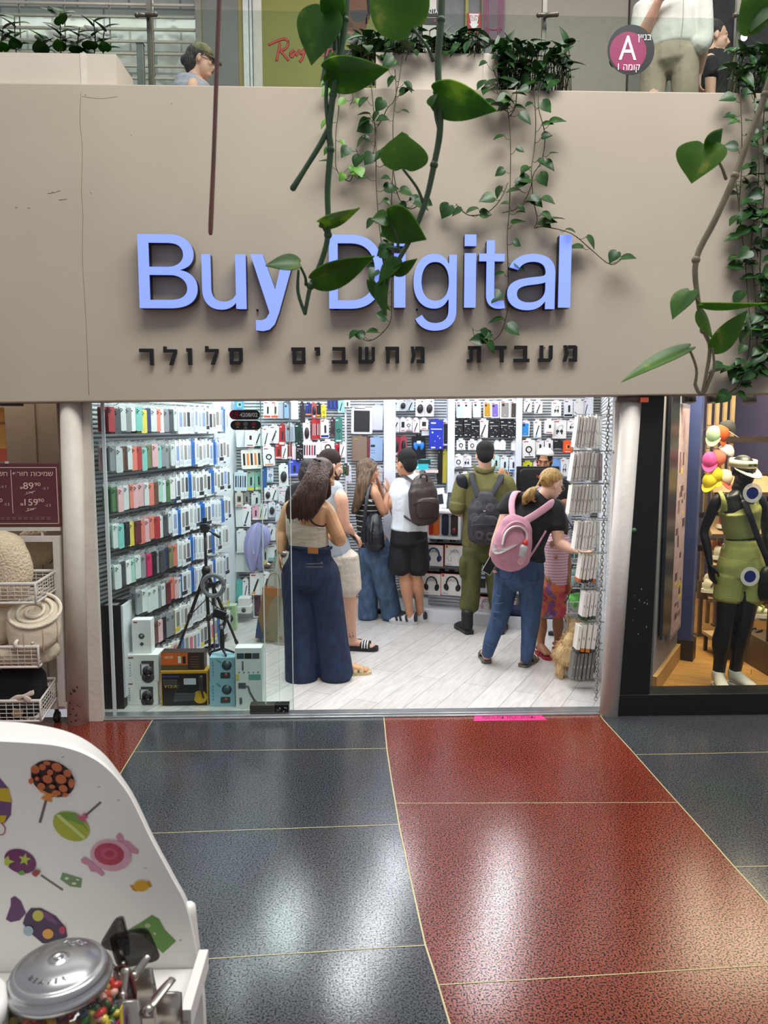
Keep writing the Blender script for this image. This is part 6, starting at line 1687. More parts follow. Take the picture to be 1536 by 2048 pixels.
for a,d in((al,(-.92,.34)),(ar,(-.85,.50))):
 dd=nrm((d[0],d[1],0))
 h=V((a.x,a.y,0))-dd*.06
 mb=MB()
 shoe(mb,h,d,.265,.05,.095)
 o=mb.build('sneaker',[M('d8d8dc',.6,var=.05)],t,vox=.007,smooth=2)
 mb=MB()
 sole(mb,h,d,.27,.054,.032)
 mb.build('sneaker_sole',[M('c9cacc',.6)],o)
 sd=V((dd.y,-dd.x,0))
 mb=MB()
 c=h+dd*.11+UP*.05
 for q in(-.03,.03,.07):
  mb.limb([c+dd*q-sd*.05,c+dd*q+dd*.015-sd*.036+UP*.045,c+dd*q+UP*(.062-q*.3),c+dd*q+dd*.015+sd*.036+UP*.045,c+dd*q+sd*.05],[(.011,.004)]*5,side=dd,n=8)
 mb.ell(h+dd*.012+UP*.075,dd*.02,sd*.034,UP*.045,n=12,m=8)
 mb.build('dark_panels',[M('2a2530',.5)],o)
BROWN=M('3d3230',.38,var=.15,vs=8,bump=.4,bs=18)
def backpack(label,p,top,bot,back,w,d,mat,mat2,loc):
 """A soft pack from TOP to BOT (its centre line), W wide and D deep, lying against the back of P."""
 t=thing('backpack',label,'backpack',loc)
 mb=MB()
 m1=top.lerp(bot,.35)
 mb.limb([top,top.lerp(bot,.18),m1,top.lerp(bot,.7),bot],[(w*.52,d*.5),(w*.82,d*.8),(w*.98,d),(w,d*1.08),(w*.92,d*.9)],side=p.r,n=20,k=4)
 mb.build('pack_body',[mat],t,vox=.009,smooth=2)
 c=top.lerp(bot,.68)-p.f*(d*.72)
 mb=MB().ell(c,p.r*(w*.78),p.f*(d*.5),UP*((top-bot).length*.24),e=.55,n=20,m=12)
 mb.build('front_pocket',[mat2 or mat],t)
 return t
b=backpack('dark brown leather backpack on the man in the white T-shirt',p,p.p(843,955,-.19),p.p(850,1042,-.20),None,.15,.085,BROWN,None,p.p(850,1050,-.2))
strap(b,[p.p(838,985,-.22),p.p(830,970,-.18),p.p(818,958,-.13),p.p(806,951,-.02),p.p(802,960,.12)],.021,.008,BROWN,side=p.r)
strap(b,[p.p(850,975,-.22),p.p(846,958,-.18),p.p(843,945,-.11),p.p(846,942,-.02),p.p(850,955,.12)],.021,.008,BROWN,side=p.r)
strap(b,[p.p(822,1042,-.2),p.p(808,1032,-.12),p.p(797,1025,-.02)],.012,.005,BROWN,side=UP)
MB().limb([p.p(840,965,-.2),p.p(842,951,-.25),p.p(850,948,-.26),p.p(854,956,-.25),p.p(854,968,-.2)],.009,n=8,k=4).build('top_handle',[BROWN],b)
MB().limb([p.p(826,1010,-.30),p.p(840,1004,-.33),p.p(860,1004,-.33),p.p(872,1010,-.29)],.004,n=6,k=4).build('zip',[M('1c1716',.4)],b)
# ------------------------------------------------------------------ 5 soldier in olive uniform
p=Person('soldier in olive uniform and black boots seen from behind with a dark backpack',6.92,(.08,1),'fair')
nk,ch,wa,pe=p.p(969,940,.02),p.p(968,985,.02),p.p(966,1045,.02),p.p(964,1085,.02)
p.torso([pe-UP*.08,pe,wa,ch,p.p(968,955,.02),nk],[(.15,.12),(.165,.13),(.155,.12),(.185,.13),(.15,.09),(.06,.06)])
p.head(p.p(970,912,.0),(.12,1,-.12),(0,0,1),1.03,nk,.058)
shl,shr=p.p(926,968,.0),p.p(1012,968,.0)
el,wr=p.p(914,1018,-.02),p.p(930,1030,.22)
p.arm(shl,el,wr,(.06,.05,.032))
p.hand(wr,(.4,.8,.1),(.4,0,.6),1.0,.6,1)
p.arm(shr,p.p(1024,1018,.0),p.p(1008,1030,.22),(.06,.05,.032))
p.hand(p.p(1008,1030,.22),(-.4,.8,.1),(-.4,0,.6),1.0,.6,-1)
hl,hr=p.p(946,1098,.0),p.p(984,1098,.0)
al,ar=fl(934,1268),fl(1000,1268)
p.leg(hl,p.p(941,1165,-.0),al+UP*.10)
p.leg(hr,p.p(990,1165,.0),ar+UP*.10)
t=p.finish((al.x,6.92,.012))
OLIVE=M('6d6a3c',.85,var=.10,vs=10,bump=.5,bs=20)
OLIVED=M('55542c',.85,var=.14,vs=10,bump=.6,bs=16)
p.cloth('uniform_shirt',OLIVE,lambda m:(p.torso([p.p(965,1090,.02),wa,ch,p.p(968,957,.02),p.p(969,940,.03)],[(.19,.15),(.185,.145),(.215,.155),(.175,.11),(.08,.075)],m),p.sl(m,[shl,p.p(919,990,-.01),p.p(915,1014,-.02)],[.082,.076,.074],n=14),p.sl(m,[shr,p.p(1020,990,.0),p.p(1024,1014,.0)],[.082,.076,.074],n=14)),.009,4)
p.cloth('rolled_cuff',OLIVE,lambda m:m.limb([p.p(915.5,1006,-.02),p.p(914,1020,-.02)],[.080,.078],n=14,k=1),.008,2)
p.cloth('rolled_cuff',OLIVE,lambda m:m.limb([p.p(1023,1006,0),p.p(1025,1020,0)],[.080,.078],n=14,k=1),.008,2)
MB().limb([p.p(952,938,-.06),p.p(969,943,-.085),p.p(986,938,-.06),p.p(990,930,.03)],[(.022,.008)]*4,side=UP,n=10,k=4).limb([p.p(952,938,-.06),p.p(948,930,.03)],[(.022,.008)]*2,side=UP,n=10,k=1).build('collar',[OLIVE],t)
MB().ell(p.p(924,965,-.045),V((.048,-.01,.012)),V((.0,.05,.0)),V((-.02,-.01,.075)),e=.7).build('shoulder_patch',[M('1a1d2a',.6)],t)
p.cloth('uniform_trousers',OLIVED,lambda m:(m.limb([p.p(965,1078,.02),p.p(965,1105,.02)],[(.18,.155),(.185,.16)],side=p.r,n=16,k=1),m.limb([hl,p.p(943,1140,.0),p.p(941,1190,.0),p.p(938,1214,.0),p.p(937,1222,.0)],[(.098,.12),(.090,.105),(.088,.095),(.092,.095),(.065,.065)],side=p.r,n=16),m.limb([hr,p.p(988,1140,.0),p.p(994,1190,.0),p.p(999,1214,.0),p.p(1000,1222,.0)],[(.098,.12),(.088,.105),(.085,.095),(.088,.095),(.065,.065)],side=p.r,n=16),m.ell(p.p(926,1135,-.02),p.r*.035,p.f*.08,UP*.10,e=.6)),.009,4)
p.cap_hair(t,SHORTHAIR['black'],.006,.010,1.02,.0,-.01)
p.face(t)
for a,d in((al,(-.25,.95)),(ar,(.3,.95))):
 dd=nrm((d[0],d[1],0))
 h=V((a.x,a.y,0))-dd*.07
 mb=MB()
 shoe(mb,h,d,.29,.052,.11)
 mb.limb([a+UP*.08,a+UP*.15,a+UP*.21],[.056,.054,.056],n=14)
 o=mb.build('boot',[M('18181a',.5,var=.1,bump=.3,bs=60)],t,vox=.008,smooth=2)
 mb=MB()
 sole(mb,h,d,.30,.056,.035)
 mb.build('boot_sole',[KK],o)
DKP=M('2b292d',.8,var=.3,vs=13,bump=.3,bs=60,hex2='454149')
NAVYS=M('2c2c33',.8,var=.1)
b=backpack('charcoal backpack with a faint printed pattern on the soldier',p,p.p(969,988,-.19),p.p(968,1080,-.21),None,.15,.085,DKP,DKP,p.p(969,1090,-.2))
strap(b,[p.p(957,995,-.22),p.p(950,975,-.17),p.p(945,958,-.11),p.p(944,947,-.02),p.p(944,960,.12)],.026,.008,NAVYS,side=p.r)
strap(b,[p.p(981,995,-.22),p.p(992,975,-.17),p.p(1000,960,-.11),p.p(1003,950,-.02),p.p(1004,962,.12)],.026,.008,NAVYS,side=p.r)
MB().limb([p.p(940,1053,-.29),p.p(955,1050,-.325),p.p(982,1050,-.325),p.p(997,1053,-.29)],.005,n=6,k=4).build('zip',[M('1a191d',.4)],b)
MB().box(p.p(969,1022,-.315),(.02,.006,.010)).build('badge',[M('b9b4bd',.4)],b)
mb=MB()
random.seed(12)
for q in((955,1010),(980,1015),(966,1035),(948,1035),(985,1040),(958,1070),(980,1073)):
 c=p.p(q[0],q[1],-.298 if q[1]<1050 else-.335)
 for r in(.034,.022):
  mb.limb([c+V((r*math.cos(w),0,r*math.sin(w)))for w in(2*math.pi*i/14 for i in range(15))],.0018,n=4,k=1)
mb.build('printed_circles',[M('77727c',.8)],b)
# ------------------------------------------------------------------ 6 salesman behind the monitor
p=Person('salesman in black with a white skullcap behind the computer monitor',7.72,(-.35,-1),'brown',vox=.006)
nk,ch,wa,pe=p.p(1092,948,.0),p.p(1092,990,.02),p.p(1092,1040,.02),p.p(1092,1080,.02)
p.torso([pe-UP*.08,pe,wa,ch,p.p(1092,962,.02),nk],[(.15,.12),(.165,.13),(.155,.12),(.185,.13),(.15,.09),(.06,.06)])
p.head(p.p(1089,921,.0),(-.42,-1,-.30),(0,-.2,1),1.0,nk,.058)
shr,shl=p.p(1056,972,.0),p.p(1128,975,.04)
el,wr=p.p(1032,1000,-.10),p.p(1012,966,-.34)
p.arm(shr,el,wr,(.056,.046,.030))
p.hand(wr,(-.35,-.15,.95),(-.4,.8,.2),1.0,.55,-1,.35)
p.arm(shl,p.p(1136,1006,-.02),p.p(1120,1008,-.25),(.056,.046,.030))
p.hand(p.p(1120,1008,-.25),(-.7,-.6,0),(0,0,-1),1.0,.5,1)
for q in(-.09,.09):
 p.leg(p.off(pe,q,0,-.03),p.off(V((pe.x,pe.y,.52)),q,.02),p.off(V((pe.x,pe.y,.10)),q,0))
 p.foot(p.off(V((pe.x,pe.y,.10)),q,0),p.f,.25,.044,z=.012,toes=False)
t=p.finish((pe.x,7.72,.012))
BLKS=M('17171a',.85,var=.06,bump=.3,bs=20)
p.cloth('black_shirt',BLKS,lambda m:(p.torso([p.p(1092,1090,.02),wa,ch,p.p(1092,964,.02),p.p(1092,948,.02)],[(.185,.15),(.18,.14),(.205,.15),(.17,.105),(.07,.065)],m),p.sl(m,[shr,limbpts(shr,el,.75)],[.076,.068],n=14),p.sl(m,[shl,p.p(1134,996,.0)],[.076,.068],n=14)),.009,4)
p.cloth('trousers',M('22242a',.8),lambda m:[m.limb([p.off(pe,q,0,.0),p.off(V((pe.x,pe.y,.5)),q,0),p.off(V((pe.x,pe.y,.06)),q,0)],[(.10,.12),(.08,.085),(.07,.075)],side=p.r,n=14)for q in(-.09,.09)]and m.limb([p.off(pe,0,0,.05),p.off(pe,0,0,-.08)],[(.175,.14),(.185,.15)],side=p.r,n=16,k=1),.010,3)
p.cap_hair(t,SHORTHAIR['black'],.004,-.012,.97,.016,-.03)
mb=MB()
ax=(p.hu+p.hf*-.28).normalized()
mb.lathe(p.P(0,-.012,.052),[(.090,.0),(.089,.018),(.076,.050),(.050,.070),(.020,.079),(.004,.081)],24,ax=ax)
mb.build('skullcap',[M('ece9e4',.8,bump=.3,bs=150)],t)
p.face(t,'15100d',True)
mb=MB().ell(p.P(0,.05,-.088),p.hr*.05,p.hf*.046,p.hu*.03,n=16,m=8).limb([p.P(-.03,.084,-.060),p.P(0,.101,-.050),p.P(.03,.084,-.060)],.006,n=8)
for q in(-1,1):
 mb.limb([p.P(q*.068,.0,-.01),p.P(q*.061,.022,-.055),p.P(q*.04,.05,-.085)],[.007,.010,.014],n=8)
mb.build('beard',[M('241a15',.85,var=.3,vs=150,bump=.8,bs=260)],t,vox=.005,smooth=2)
# ------------------------------------------------------------------ 7 woman with the pink backpack
p=Person('blond woman in a black T-shirt and jeans bending to the slim boxes',5.90,(.42,.90),'fair')
nk,ch,wa,pe=p.p(1083,995,.06),p.p(1062,1035,.04),p.p(1045,1090,.02),p.p(1039,1130,.0)
p.torso([pe-UP*.06,pe,wa,ch,p.p(1072,1008,.05),nk],[(.15,.12),(.17,.14),(.145,.12),(.165,.125),(.13,.085),(.052,.052)])
p.head(p.p(1102,968,.06),(.80,.45,-.42),(.35,.2,.92),1.03,nk,.048)
shl,shr=p.p(1024,1000,.06),p.p(1108,1018,-.02)
er,wr=p.p(1119,1087,-.08),p.p(1147,1101,-.22)
p.arm(shr,er,wr,(.058,.044,.028))
p.hand(wr,(.85,-.3,-.12),(0,-.3,1),.95,.45,-1)
el,wl=p.p(1000,1062,.02),p.p(984,1112,-.02)
p.arm(shl,el,wl,(.054,.042,.028))
p.hand(wl,(-.10,-.1,-1),(.9,-.1,.1),.95,.8,-1)
hl,hr=p.p(1015,1145,.03),p.p(1062,1148,-.02)
al,ar=fl(972,1326),fl(1050,1334)
p.leg(hl,p.p(1000,1232,-.0),al+UP*.075,(.085,.056,.036))
p.leg(hr,p.p(1062,1240,-.05),ar+UP*.075,(.085,.056,.036))
p.foot(al+UP*.075,(.05,1),.245,.042,z=.03)
p.foot(ar+UP*.075,(.55,.8),.245,.042,z=.03)
t=p.finish(((al.x+ar.x)/2,5.90,.012))
p.cloth('black_tee',M('1d1d20',.85,var=.08,bump=.4,bs=16),lambda m:(p.torso([p.p(1044,1122,.0),wa,p.p(1053,1062,.03),ch,p.p(1070,1008,.05),p.p(1082,994,.06)],[(.185,.155),(.172,.145),(.18,.145),(.188,.145),(.155,.105),(.065,.06)],m),p.sl(m,[shr,p.p(1114,1045,-.04),p.p(1113,1056,-.05)],[.075,.074,.076],n=14),p.sl(m,[shl,p.p(1012,1016,.05),p.p(1009,1022,.05)],[.072,.068,.068],n=14),m.limb([p.p(1072,1105,-.06),p.p(1082,1122,-.07)],[(.06,.07),(.03,.05)],n=12,k=1)),.009,4)
p.cloth('jeans',DENIM['mid'],lambda m:(m.limb([p.p(1040,1112,.0),p.p(1039,1135,.0),p.p(1039,1158,.0)],[(.175,.15),(.195,.17),(.19,.165)],side=p.r,n=18),m.limb([hl,p.p(1008,1190,.02),p.p(999,1235,.0),p.p(984,1275,.0),p.p(974,1310,.0)],[(.105,.125),(.092,.10),(.073,.075),(.060,.062),(.046,.046)],side=p.r,n=16),m.limb([hr,p.p(1062,1190,-.03),p.p(1061,1240,-.05),p.p(1057,1285,-.05),p.p(1052,1322,-.07)],[(.105,.125),(.094,.10),(.075,.078),(.060,.062),(.045,.046)],side=p.r,n=16)),.008,3)
mb=MB()
random.seed(14)
for cx,cy,xs_ in((1000,1190,12),(1003,1205,14),(998,1222,14),(993,1235,13),(980,1290,9),(1062,1200,13),(1062,1215,14),(1060,1232,14),(1058,1248,12)):
 dy=-.085
 mb.limb([p.p(cx-xs_,cy+random.uniform(-3,3),dy+.05),p.p(cx,cy+random.uniform(1,4),dy-.01),p.p(cx+xs_,cy+random.uniform(-3,3),dy+.05)],[.003,.006,.003],n=6,k=4)
mb.build('denim_fold',[DENIM['mid']],t)
for pc in((1012,1146),(1066,1149)):
 c=p.p(pc[0],pc[1],-.17)
 MB().limb([c+V((-.05,.02,.03)),c+V((-.05,.01,-.03)),c+V((0,0,-.05)),c+V((.05,.01,-.03)),c+V((.05,.02,.03))],.0022,n=5,k=2).build('pocket_seam',[M('223450',.8)],t)
mb=MB()
mb.ell(p.P(0,-.030,.030),p.hr*.077,p.hf*.080,p.hu*.085,n=20,m=12)
pony=p.p(1072,976,-.04)
for i in range(46):
 a=-1+2*(i%23)/22
 d0=V((math.sin(1.45*a),.72*math.cos(1.45*a)+.14,.78*math.cos(1.2*a)-.06))if i<23 else V((a*1.2,-.1+.3*(1-abs(a)),.75-.9*abs(a)))
 d0,d1,pts=d0.normalized(),V((.1*a,-1,-.12)).normalized(),[]
 for k in range(5):
  d=d0.lerp(d1,k/4)
  d=d.normalized()if d.length>.05 else V((a,0,.5)).normalized()
  pts.append(p.P(d.x*.078,-.008+d.y*.096,.028+d.z*.090))
 mb.limb(pts+[pony],[.005,.008,.009,.009,.009,.008],n=7,k=3)
for i in range(24):
 u,v=random.uniform(-1,1),random.uniform(-.03,.05)
 x1,y1=1057+u*11,random.uniform(992,1010)
 mb.limb([pony,p.p(1064+u*5,980,-.06+v),p.p(1056+u*8,992,-.08+v),p.p(x1,y1,-.06+v),p.p(x1+7,y1-3,-.05+v)],[(.012,.012),(.020,.016),(.017,.014),(.010,.008),(.003,.003)],n=8,k=4)
mb.build('hair',[HAIRM['blond']],t,vox=.006,smooth=2)
MB().limb([pony+V((.02*math.cos(w),.02*math.sin(w),.012*math.cos(w)))for w in(2*math.pi*i/10 for i in range(11))],.007,n=8,k=2).build('hair_tie',[M('d98ba0',.7)],t)
p.face(t,'8a6a40',True)
mb=MB()
for q in(-1,1):
 c=p.P(q*.032,.098,.0)
 mb.limb([c+p.hr*(.022*math.cos(w))+p.hu*(.017*math.sin(w))for w in(2*math.pi*i/14 for i in range(15))],.0016,n=5,k=1)
 mb.limb([p.P(q*.055,.094,.006),p.P(q*.076,.05,.008),p.P(q*.078,-.01,.004)],.0018,n=5,k=1)
mb.limb([p.P(-.010,.104,.003),p.P(.010,.104,.003)],.0016,n=5,k=1)
mb.build('eyeglasses',[M('b9b3a8',.3,.7)],t)
SANG=M('6f675c',.7,var=.05)
for a,d in((al,(.05,1)),(ar,(.55,.8))):
 dd=nrm((d[0],d[1],0))
 sd=V((dd.y,-dd.x,0))
 h=V((a.x,a.y,0))-dd*.058
 mb=MB()
 sole(mb,h,d,.27,.05,.022)
 c=h+dd*.15+UP*.035
 mb.limb([c-sd*.05,c-sd*.035+UP*.035,c+UP*.045,c+sd*.035+UP*.035,c+sd*.05],[(.035,.006)]*5,side=dd,n=10)
 mb.build('slide',[SANG],t)
PK,PKL,WHT=M('c98fa0',.8,var=.06,bump=.4,bs=14),M('d9a3b3',.75,var=.05),M('d9d2cf',.75,var=.03)
b=thing('backpack','pink backpack with a white curved tick emblem on the bending woman','backpack',p.p(1022,1130,-.25))
u=(p.p(1042,1032,-.12)-p.p(1006,1132,-.22)).normalized()
sv=V((.92,.25,-.34)).normalized()
sv=(sv-u*sv.dot(u)).normalized()
nv=sv.cross(u)
if nv.y>0:
 nv=-nv
mb=MB().limb([p.p(1037,1038,-.20),p.p(1033,1055,-.22),p.p(1026,1085,-.25),p.p(1019,1112,-.26),p.p(1012,1130,-.25)],[(.10,.045),(.135,.07),(.158,.095),(.165,.10),(.12,.07)],side=sv,n=20,k=4)
mb.build('pack_body',[PK],b,vox=.009,smooth=3)
MB().limb([p.p(1005,1090,-.36),p.p(1010,1068,-.345),p.p(1023,1055,-.325),p.p(1040,1054,-.31),p.p(1052,1066,-.30),p.p(1053,1084,-.32)],[(.013,.007)]*6,side=nv,n=8,k=4).build('white_band',[WHT],b)
MB().limb([p.p(999,1085,-.32),p.p(1008,1062,-.31),p.p(1024,1046,-.29),p.p(1042,1046,-.27),p.p(1058,1062,-.24)],[(.012,.010)]*5,side=nv,n=8,k=4).build('pink_piping',[PKL],b)
mb=MB()
sw=[(987,1086),(983,1095),(985,1104),(992,1109),(1002,1107),(1014,1101),(1026,1095),(1037,1088),(1024,1091),(1011,1095),(1000,1098),(993,1098),(990,1094),(990,1089)]
fr=lambda x,y,e:p.p(x,y,-.258-.099*math.sqrt(max(.05,1-((x-1021)*.0219)**2))-e)
tri=tessellate_polygon([[V((x,y,0))for x,y in sw]])
n_=len(sw)
mb.add([fr(x,y,e)for e in(.014,-.03)for x,y in sw],[tuple(q)for q in tri]+[tuple(q+n_ for q in r_)for r_ in tri]+[(q,(q+1)%n_,n_+(q+1)%n_,n_+q)for q in range(n_)])
mb.build('tick_emblem',[M('e6dfdc',.6)],b)
strap(b,[p.p(1044,1045,-.2),p.p(1064,1034,-.14),p.p(1088,1018,-.10),p.p(1107,1005,-.06),p.p(1117,1010,.06)],.030,.010,PKL,side=nv.cross(V((.7,0,.5))))
strap(b,[p.p(1028,1042,-.2),p.p(1024,1022,-.15),p.p(1024,1002,-.08),p.p(1030,986,-.01),p.p(1037,984,.06)],.024,.010,PKL,side=(1,0,0))
strap(b,[p.p(1028,1138,-.22),p.p(1050,1125,-.2),p.p(1072,1095,-.17),p.p(1092,1062,-.12)],.010,.004,PK,side=UP)
bt=thing('water_bottle','clear water bottle with a red cap in the side pocket of the pink backpack','bottle',p.p(1044,1110,-.34))
ba,bb=p.p(1040,1112,-.32),p.p(1050,1088,-.33)
ax=bb-ba
MB().lathe(ba,[(.030,0),(.033,.01),(.033,ax.length*.72),(.028,ax.length*.85),(.018,ax.length*.95)],18,ax=ax).build('bottle_body',[M('c9c6c6',.15,var=.03)],bt)
MB().lathe(bb-ax.normalized()*.004,[(.022,0),(.022,.018),(.014,.024),(.012,.036),(.004,.038)],16,ax=ax).build('red_cap',[M('dd4238',.4)],bt)
MB().ell(p.p(1038,1117,-.30),sv*.045,nv*.045,u*.05,e=.7).build('side_pocket',[M('d5a5ae',.8)],b)
q=p.p(981,1130,-.06)
t2=thing('smartphone','black smartphone in the lowered hand of the bending woman','phone',q)
R=Matrix.Rotation(.5,3,'Y')@Matrix.Rotation(-.3,3,'Z')
MB().box(q,(.075,.010,.145),0,R).build('body',[M('cfcac6',.3)],t2,bevel=.004)
MB().box(q+R@V((0,-.0056,0)),(.068,.0015,.136),0,R).build('screen',[M('0c0c0e',.12)],t2)
# ------------------------------------------------------------------ 8 girl behind her
p=Person('girl in a pink striped top and colourful tie-dye shorts holding the dog leash',6.22,(-.35,-.94),'brown')
k8=.82
nk,ch,wa,pe=p.p(1110,1062,.0),p.p(1110,1085,.0),p.p(1108,1125,.0),p.p(1105,1160,.0)
p.torso([pe-UP*.05,pe,wa,ch,p.p(1110,1070,0),nk],[(.10,.08),(.115,.09),(.10,.085),(.115,.09),(.095,.065),(.038,.038)])
p.head(p.p(1112,1030,.0),(-.45,-.85,-.2),(0,0,1),.88,nk,.038)
shl,shr=p.p(1129,1076,.0),p.p(1091,1076,.0)
p.arm(shl,p.p(1136,1125,.02),p.p(1137,1165,-.06),(.036,.028,.020))
p.hand(p.p(1137,1165,-.06),(.0,-.1,-1),(-.8,-.4,0),.78,.8,-1)
p.arm(shr,p.p(1088,1120,.04),p.p(1092,1150,-.04),(.036,.028,.020))
p.hand(p.p(1092,1150,-.04),(.1,-.1,-1),(.8,0,0),.78,.6,1)
hl,hr=p.p(1119,1170,.0),p.p(1090,1170,.0)
al,ar=fl(1115,1304),fl(1081,1312)
p.leg(hl,p.p(1116,1235,-.0),al+UP*.06,(.065,.045,.030))
p.leg(hr,p.p(1083,1238,-.0),ar+UP*.06,(.065,.045,.030))
p.foot(al+UP*.06,(.15,-1),.20,.036,z=.034)
p.foot(ar+UP*.06,(.25,-1),.20,.036,z=.034)
t=p.finish(((al.x+ar.x)/2,6.2,.012))
STRP=mat_stripes('d9a0ae','f0d3d6',42,.5)
p.cloth('striped_top',STRP,lambda m:(p.torso([p.p(1108,1166,.0),wa,ch,p.p(1110,1072,0),p.p(1110,1064,0)],[(.118,.10),(.112,.095),(.126,.10),(.108,.072),(.06,.05)],m),p.sl(m,[shl,p.p(1132,1092,.0)],[.046,.048],n=12),p.sl(m,[shr,p.p(1089,1092,.0)],[.046,.048],n=12)),.008,3)
DYE=M('e2694f',.8,var=.0,vs=9,hex2='d8c84a')
TD=DYE.copy()
cr=[n for n in TD.node_tree.nodes if n.type=='VALTORGB'][0].color_ramp
for e,(pos,hx)in zip(cr.elements,((.30,'d9602f'),(.70,'cfc93a'))):
 e.position,e.color=pos,lin(hx)
for pos,hx in((.42,'e0507a'),(.50,'e8853a'),(.58,'8c5ab0')):
 e=cr.elements.new(pos)
 e.color=lin(hx)
p.cloth('tie_dye_shorts',TD,lambda m:(m.limb([p.p(1106,1158,0),p.p(1105,1178,0)],[(.115,.095),(.125,.105)],side=p.r,n=14,k=1),m.limb([hl,p.p(1117,1200,0),p.p(1116,1228,0)],[(.072,.08),(.068,.07),(.066,.066)],side=p.r,n=14),m.limb([hr,p.p(1086,1200,0),p.p(1085,1229,0)],[(.072,.08),(.068,.07),(.066,.066)],side=p.r,n=14)),.008,3)
MB().limb([p.p(1087,1196,-.085)+V((.026*math.cos(w),-.004*math.cos(w),.02*math.sin(w)))for w in(2*math.pi*i/14 for i in range(15))],.003,n=5,k=1).build('printed_ring',[KK],t)
mb=MB().ell(p.p(1104,1088,-.11),V((.022,0,0)),V((0,.006,0)),V((0,0,.03))).ell(p.p(1112,1114,-.10),V((.014,0,0)),V((0,.006,0)),V((0,0,.018)))
mb.build('printed_motif',[M('b98a6a',.8)],t)
p.cap_hair(t,HAIRM['brown'],.02,.012,1.05,.0,.03,extra=lambda m,P:m.limb([P(.06,-.02,0),P(.085,.0,-.08),P(.085,.02,-.17),P(.07,.03,-.22)],[.03,.03,.025,.008],n=8)and m.limb([P(-.06,-.02,0),P(-.085,.0,-.08),P(-.085,.02,-.17),P(-.07,.03,-.22)],[.03,.03,.025,.008],n=8))
p.face(t)
REDS=M('a8283c',.5,var=.05)
for a,d in((al,(.15,-1)),(ar,(.25,-1))):
 dd=nrm((d[0],d[1],0))
 sd=V((dd.y,-dd.x,0))
 h=V((a.x,a.y,0))-dd*.045
 mb=MB()
 sole(mb,h,d,.22,.044,.024)
 for q in(.09,.135):
  c=h+dd*q+UP*.036
  mb.limb([c-sd*.042,c-sd*.03+UP*.026,c+UP*.036,c+sd*.03+UP*.026,c+sd*.042],[(.012,.005)]*5,side=dd,n=8)
 c=h+dd*.03+UP*.07
 mb.limb([c+sd*(.036*math.cos(w))+dd*(.036*math.sin(w))for w in(2*math.pi*i/12 for i in range(13))],[(.008,.004)]*13,side=UP,n=6,k=1)
 mb.ell(h+dd*.11+UP*.075,.012)
 mb.build('sandal',[REDS],t)
tag(MB().limb([p.p(1140,1180,-.07),p.p(1136,1196,-.10),p.p(1129,1206,-.12)],.005,n=6,k=3).limb([fl(1066,1296)+UP*.02,fl(1072,1310)+UP*.02,fl(1085,1328)+UP*.004,fl(1100,1337)+UP*.004,fl(1115,1335)+UP*.006,V((1.56,5.70,.12)),V((1.62,5.72,.24))],.004,n=6,k=5).build('dog_leash',[M('26262a',.5)]),'thin dark leash trailing from the girl across the floor to the dog','leash')
# ------------------------------------------------------------------ 9 person behind the cream-top woman: black sleeve and sheer skirt
p=Person('person in a black T-shirt and long sheer olive skirt behind the woman in jeans',6.74,(.5,.86),'medium',vox=.009)
nk,ch,wa,pe=p.p(611,968,.0),p.p(608,1000,.0),p.p(600,1060,.0),p.p(588,1105,.0)
p.torso([pe-UP*.08,pe,wa,ch,p.p(609,978,0),nk],[(.14,.11),(.155,.125),(.125,.10),(.145,.115),(.12,.08),(.05,.05)])
p.head(p.p(620,946,.0),(.6,.8,-.2),(0,0,1),.93,nk,.046)
shl,shr=p.p(585,985,.02),p.p(632,985,-.02)
p.arm(shl,p.p(578,1045,-.02),p.p(566,1140,-.02),(.045,.036,.024))
p.hand(p.p(566,1140,-.02),(-.1,-.05,-1),(.9,0,0),.92,.9,1)
p.arm(shr,p.p(634,1050,.0),p.p(630,1090,.18),(.045,.036,.024))
p.hand(p.p(630,1090,.18),(.3,.9,0),(0,0,1),.92,.5,-1)
al,ar=fl(568,1284),fl(592,1282)
p.leg(p.p(580,1130),p.p(574,1210),al+UP*.07)
p.leg(p.p(598,1130),p.p(594,1210),ar+UP*.07)
p.foot(al+UP*.07,(.5,.86),.23,.04,z=.014,toes=False)
p.foot(ar+UP*.07,(.5,.86),.23,.04,z=.014,toes=False)
t=p.finish((ar.x,6.74,.012))
p.cloth('black_tee',BLKS,lambda m:(p.torso([p.p(592,1100),wa,ch,p.p(608,980),p.p(611,968)],[(.165,.135),(.145,.12),(.165,.135),(.14,.095),(.06,.055)],m),p.sl(m,[shl,p.p(582,1010,.0)],[.062,.058],n=12),p.sl(m,[shr,p.p(633,1010,.0)],[.062,.058],n=12)),.010,3)
p.cap_hair(t,HAIRM['black'],.02,.01,1.02,.0,.02,vox=.008)
p.cloth('white_underskirt',M('e0dcdc',.8,bump=.2),lambda m:m.limb([p.p(588,1100),p.p(584,1160),p.p(578,1240),p.p(578,1284)],[(.15,.125),(.17,.15),(.15,.14),(.16,.15)],side=p.r,n=18),.010,3)
TULLE=film('sheer_tulle','aaa68a',.42,.7)
mb=MB()
rs=[]
for q,w in((0,.155),(.25,.19),(.5,.22),(.75,.25),(1,.27)):
 c=p.p(588-16*q,1098+178*q)
 rs.append([c+p.r*(w*(1+.06*math.sin(9*a))*math.cos(a))+p.f*(w*.85*(1+.06*math.sin(9*a))*math.sin(a))for a in(2*math.pi*i/72 for i in range(72))])
mb.rings(rs,0,False,True)
mb.build('tulle_skirt',[TULLE],t)
bg=thing('paper_bag','brown paper carrier bag with a dark letter G beside the sheer skirt','bag',p.p(536,1280,.1))
KR=M('8f6d42',.6,var=.10,vs=6,bump=.2,bs=12)
Yb=6.60
q=lambda x,y,dy=0:at(x,y,Yb+dy)
mb=MB()
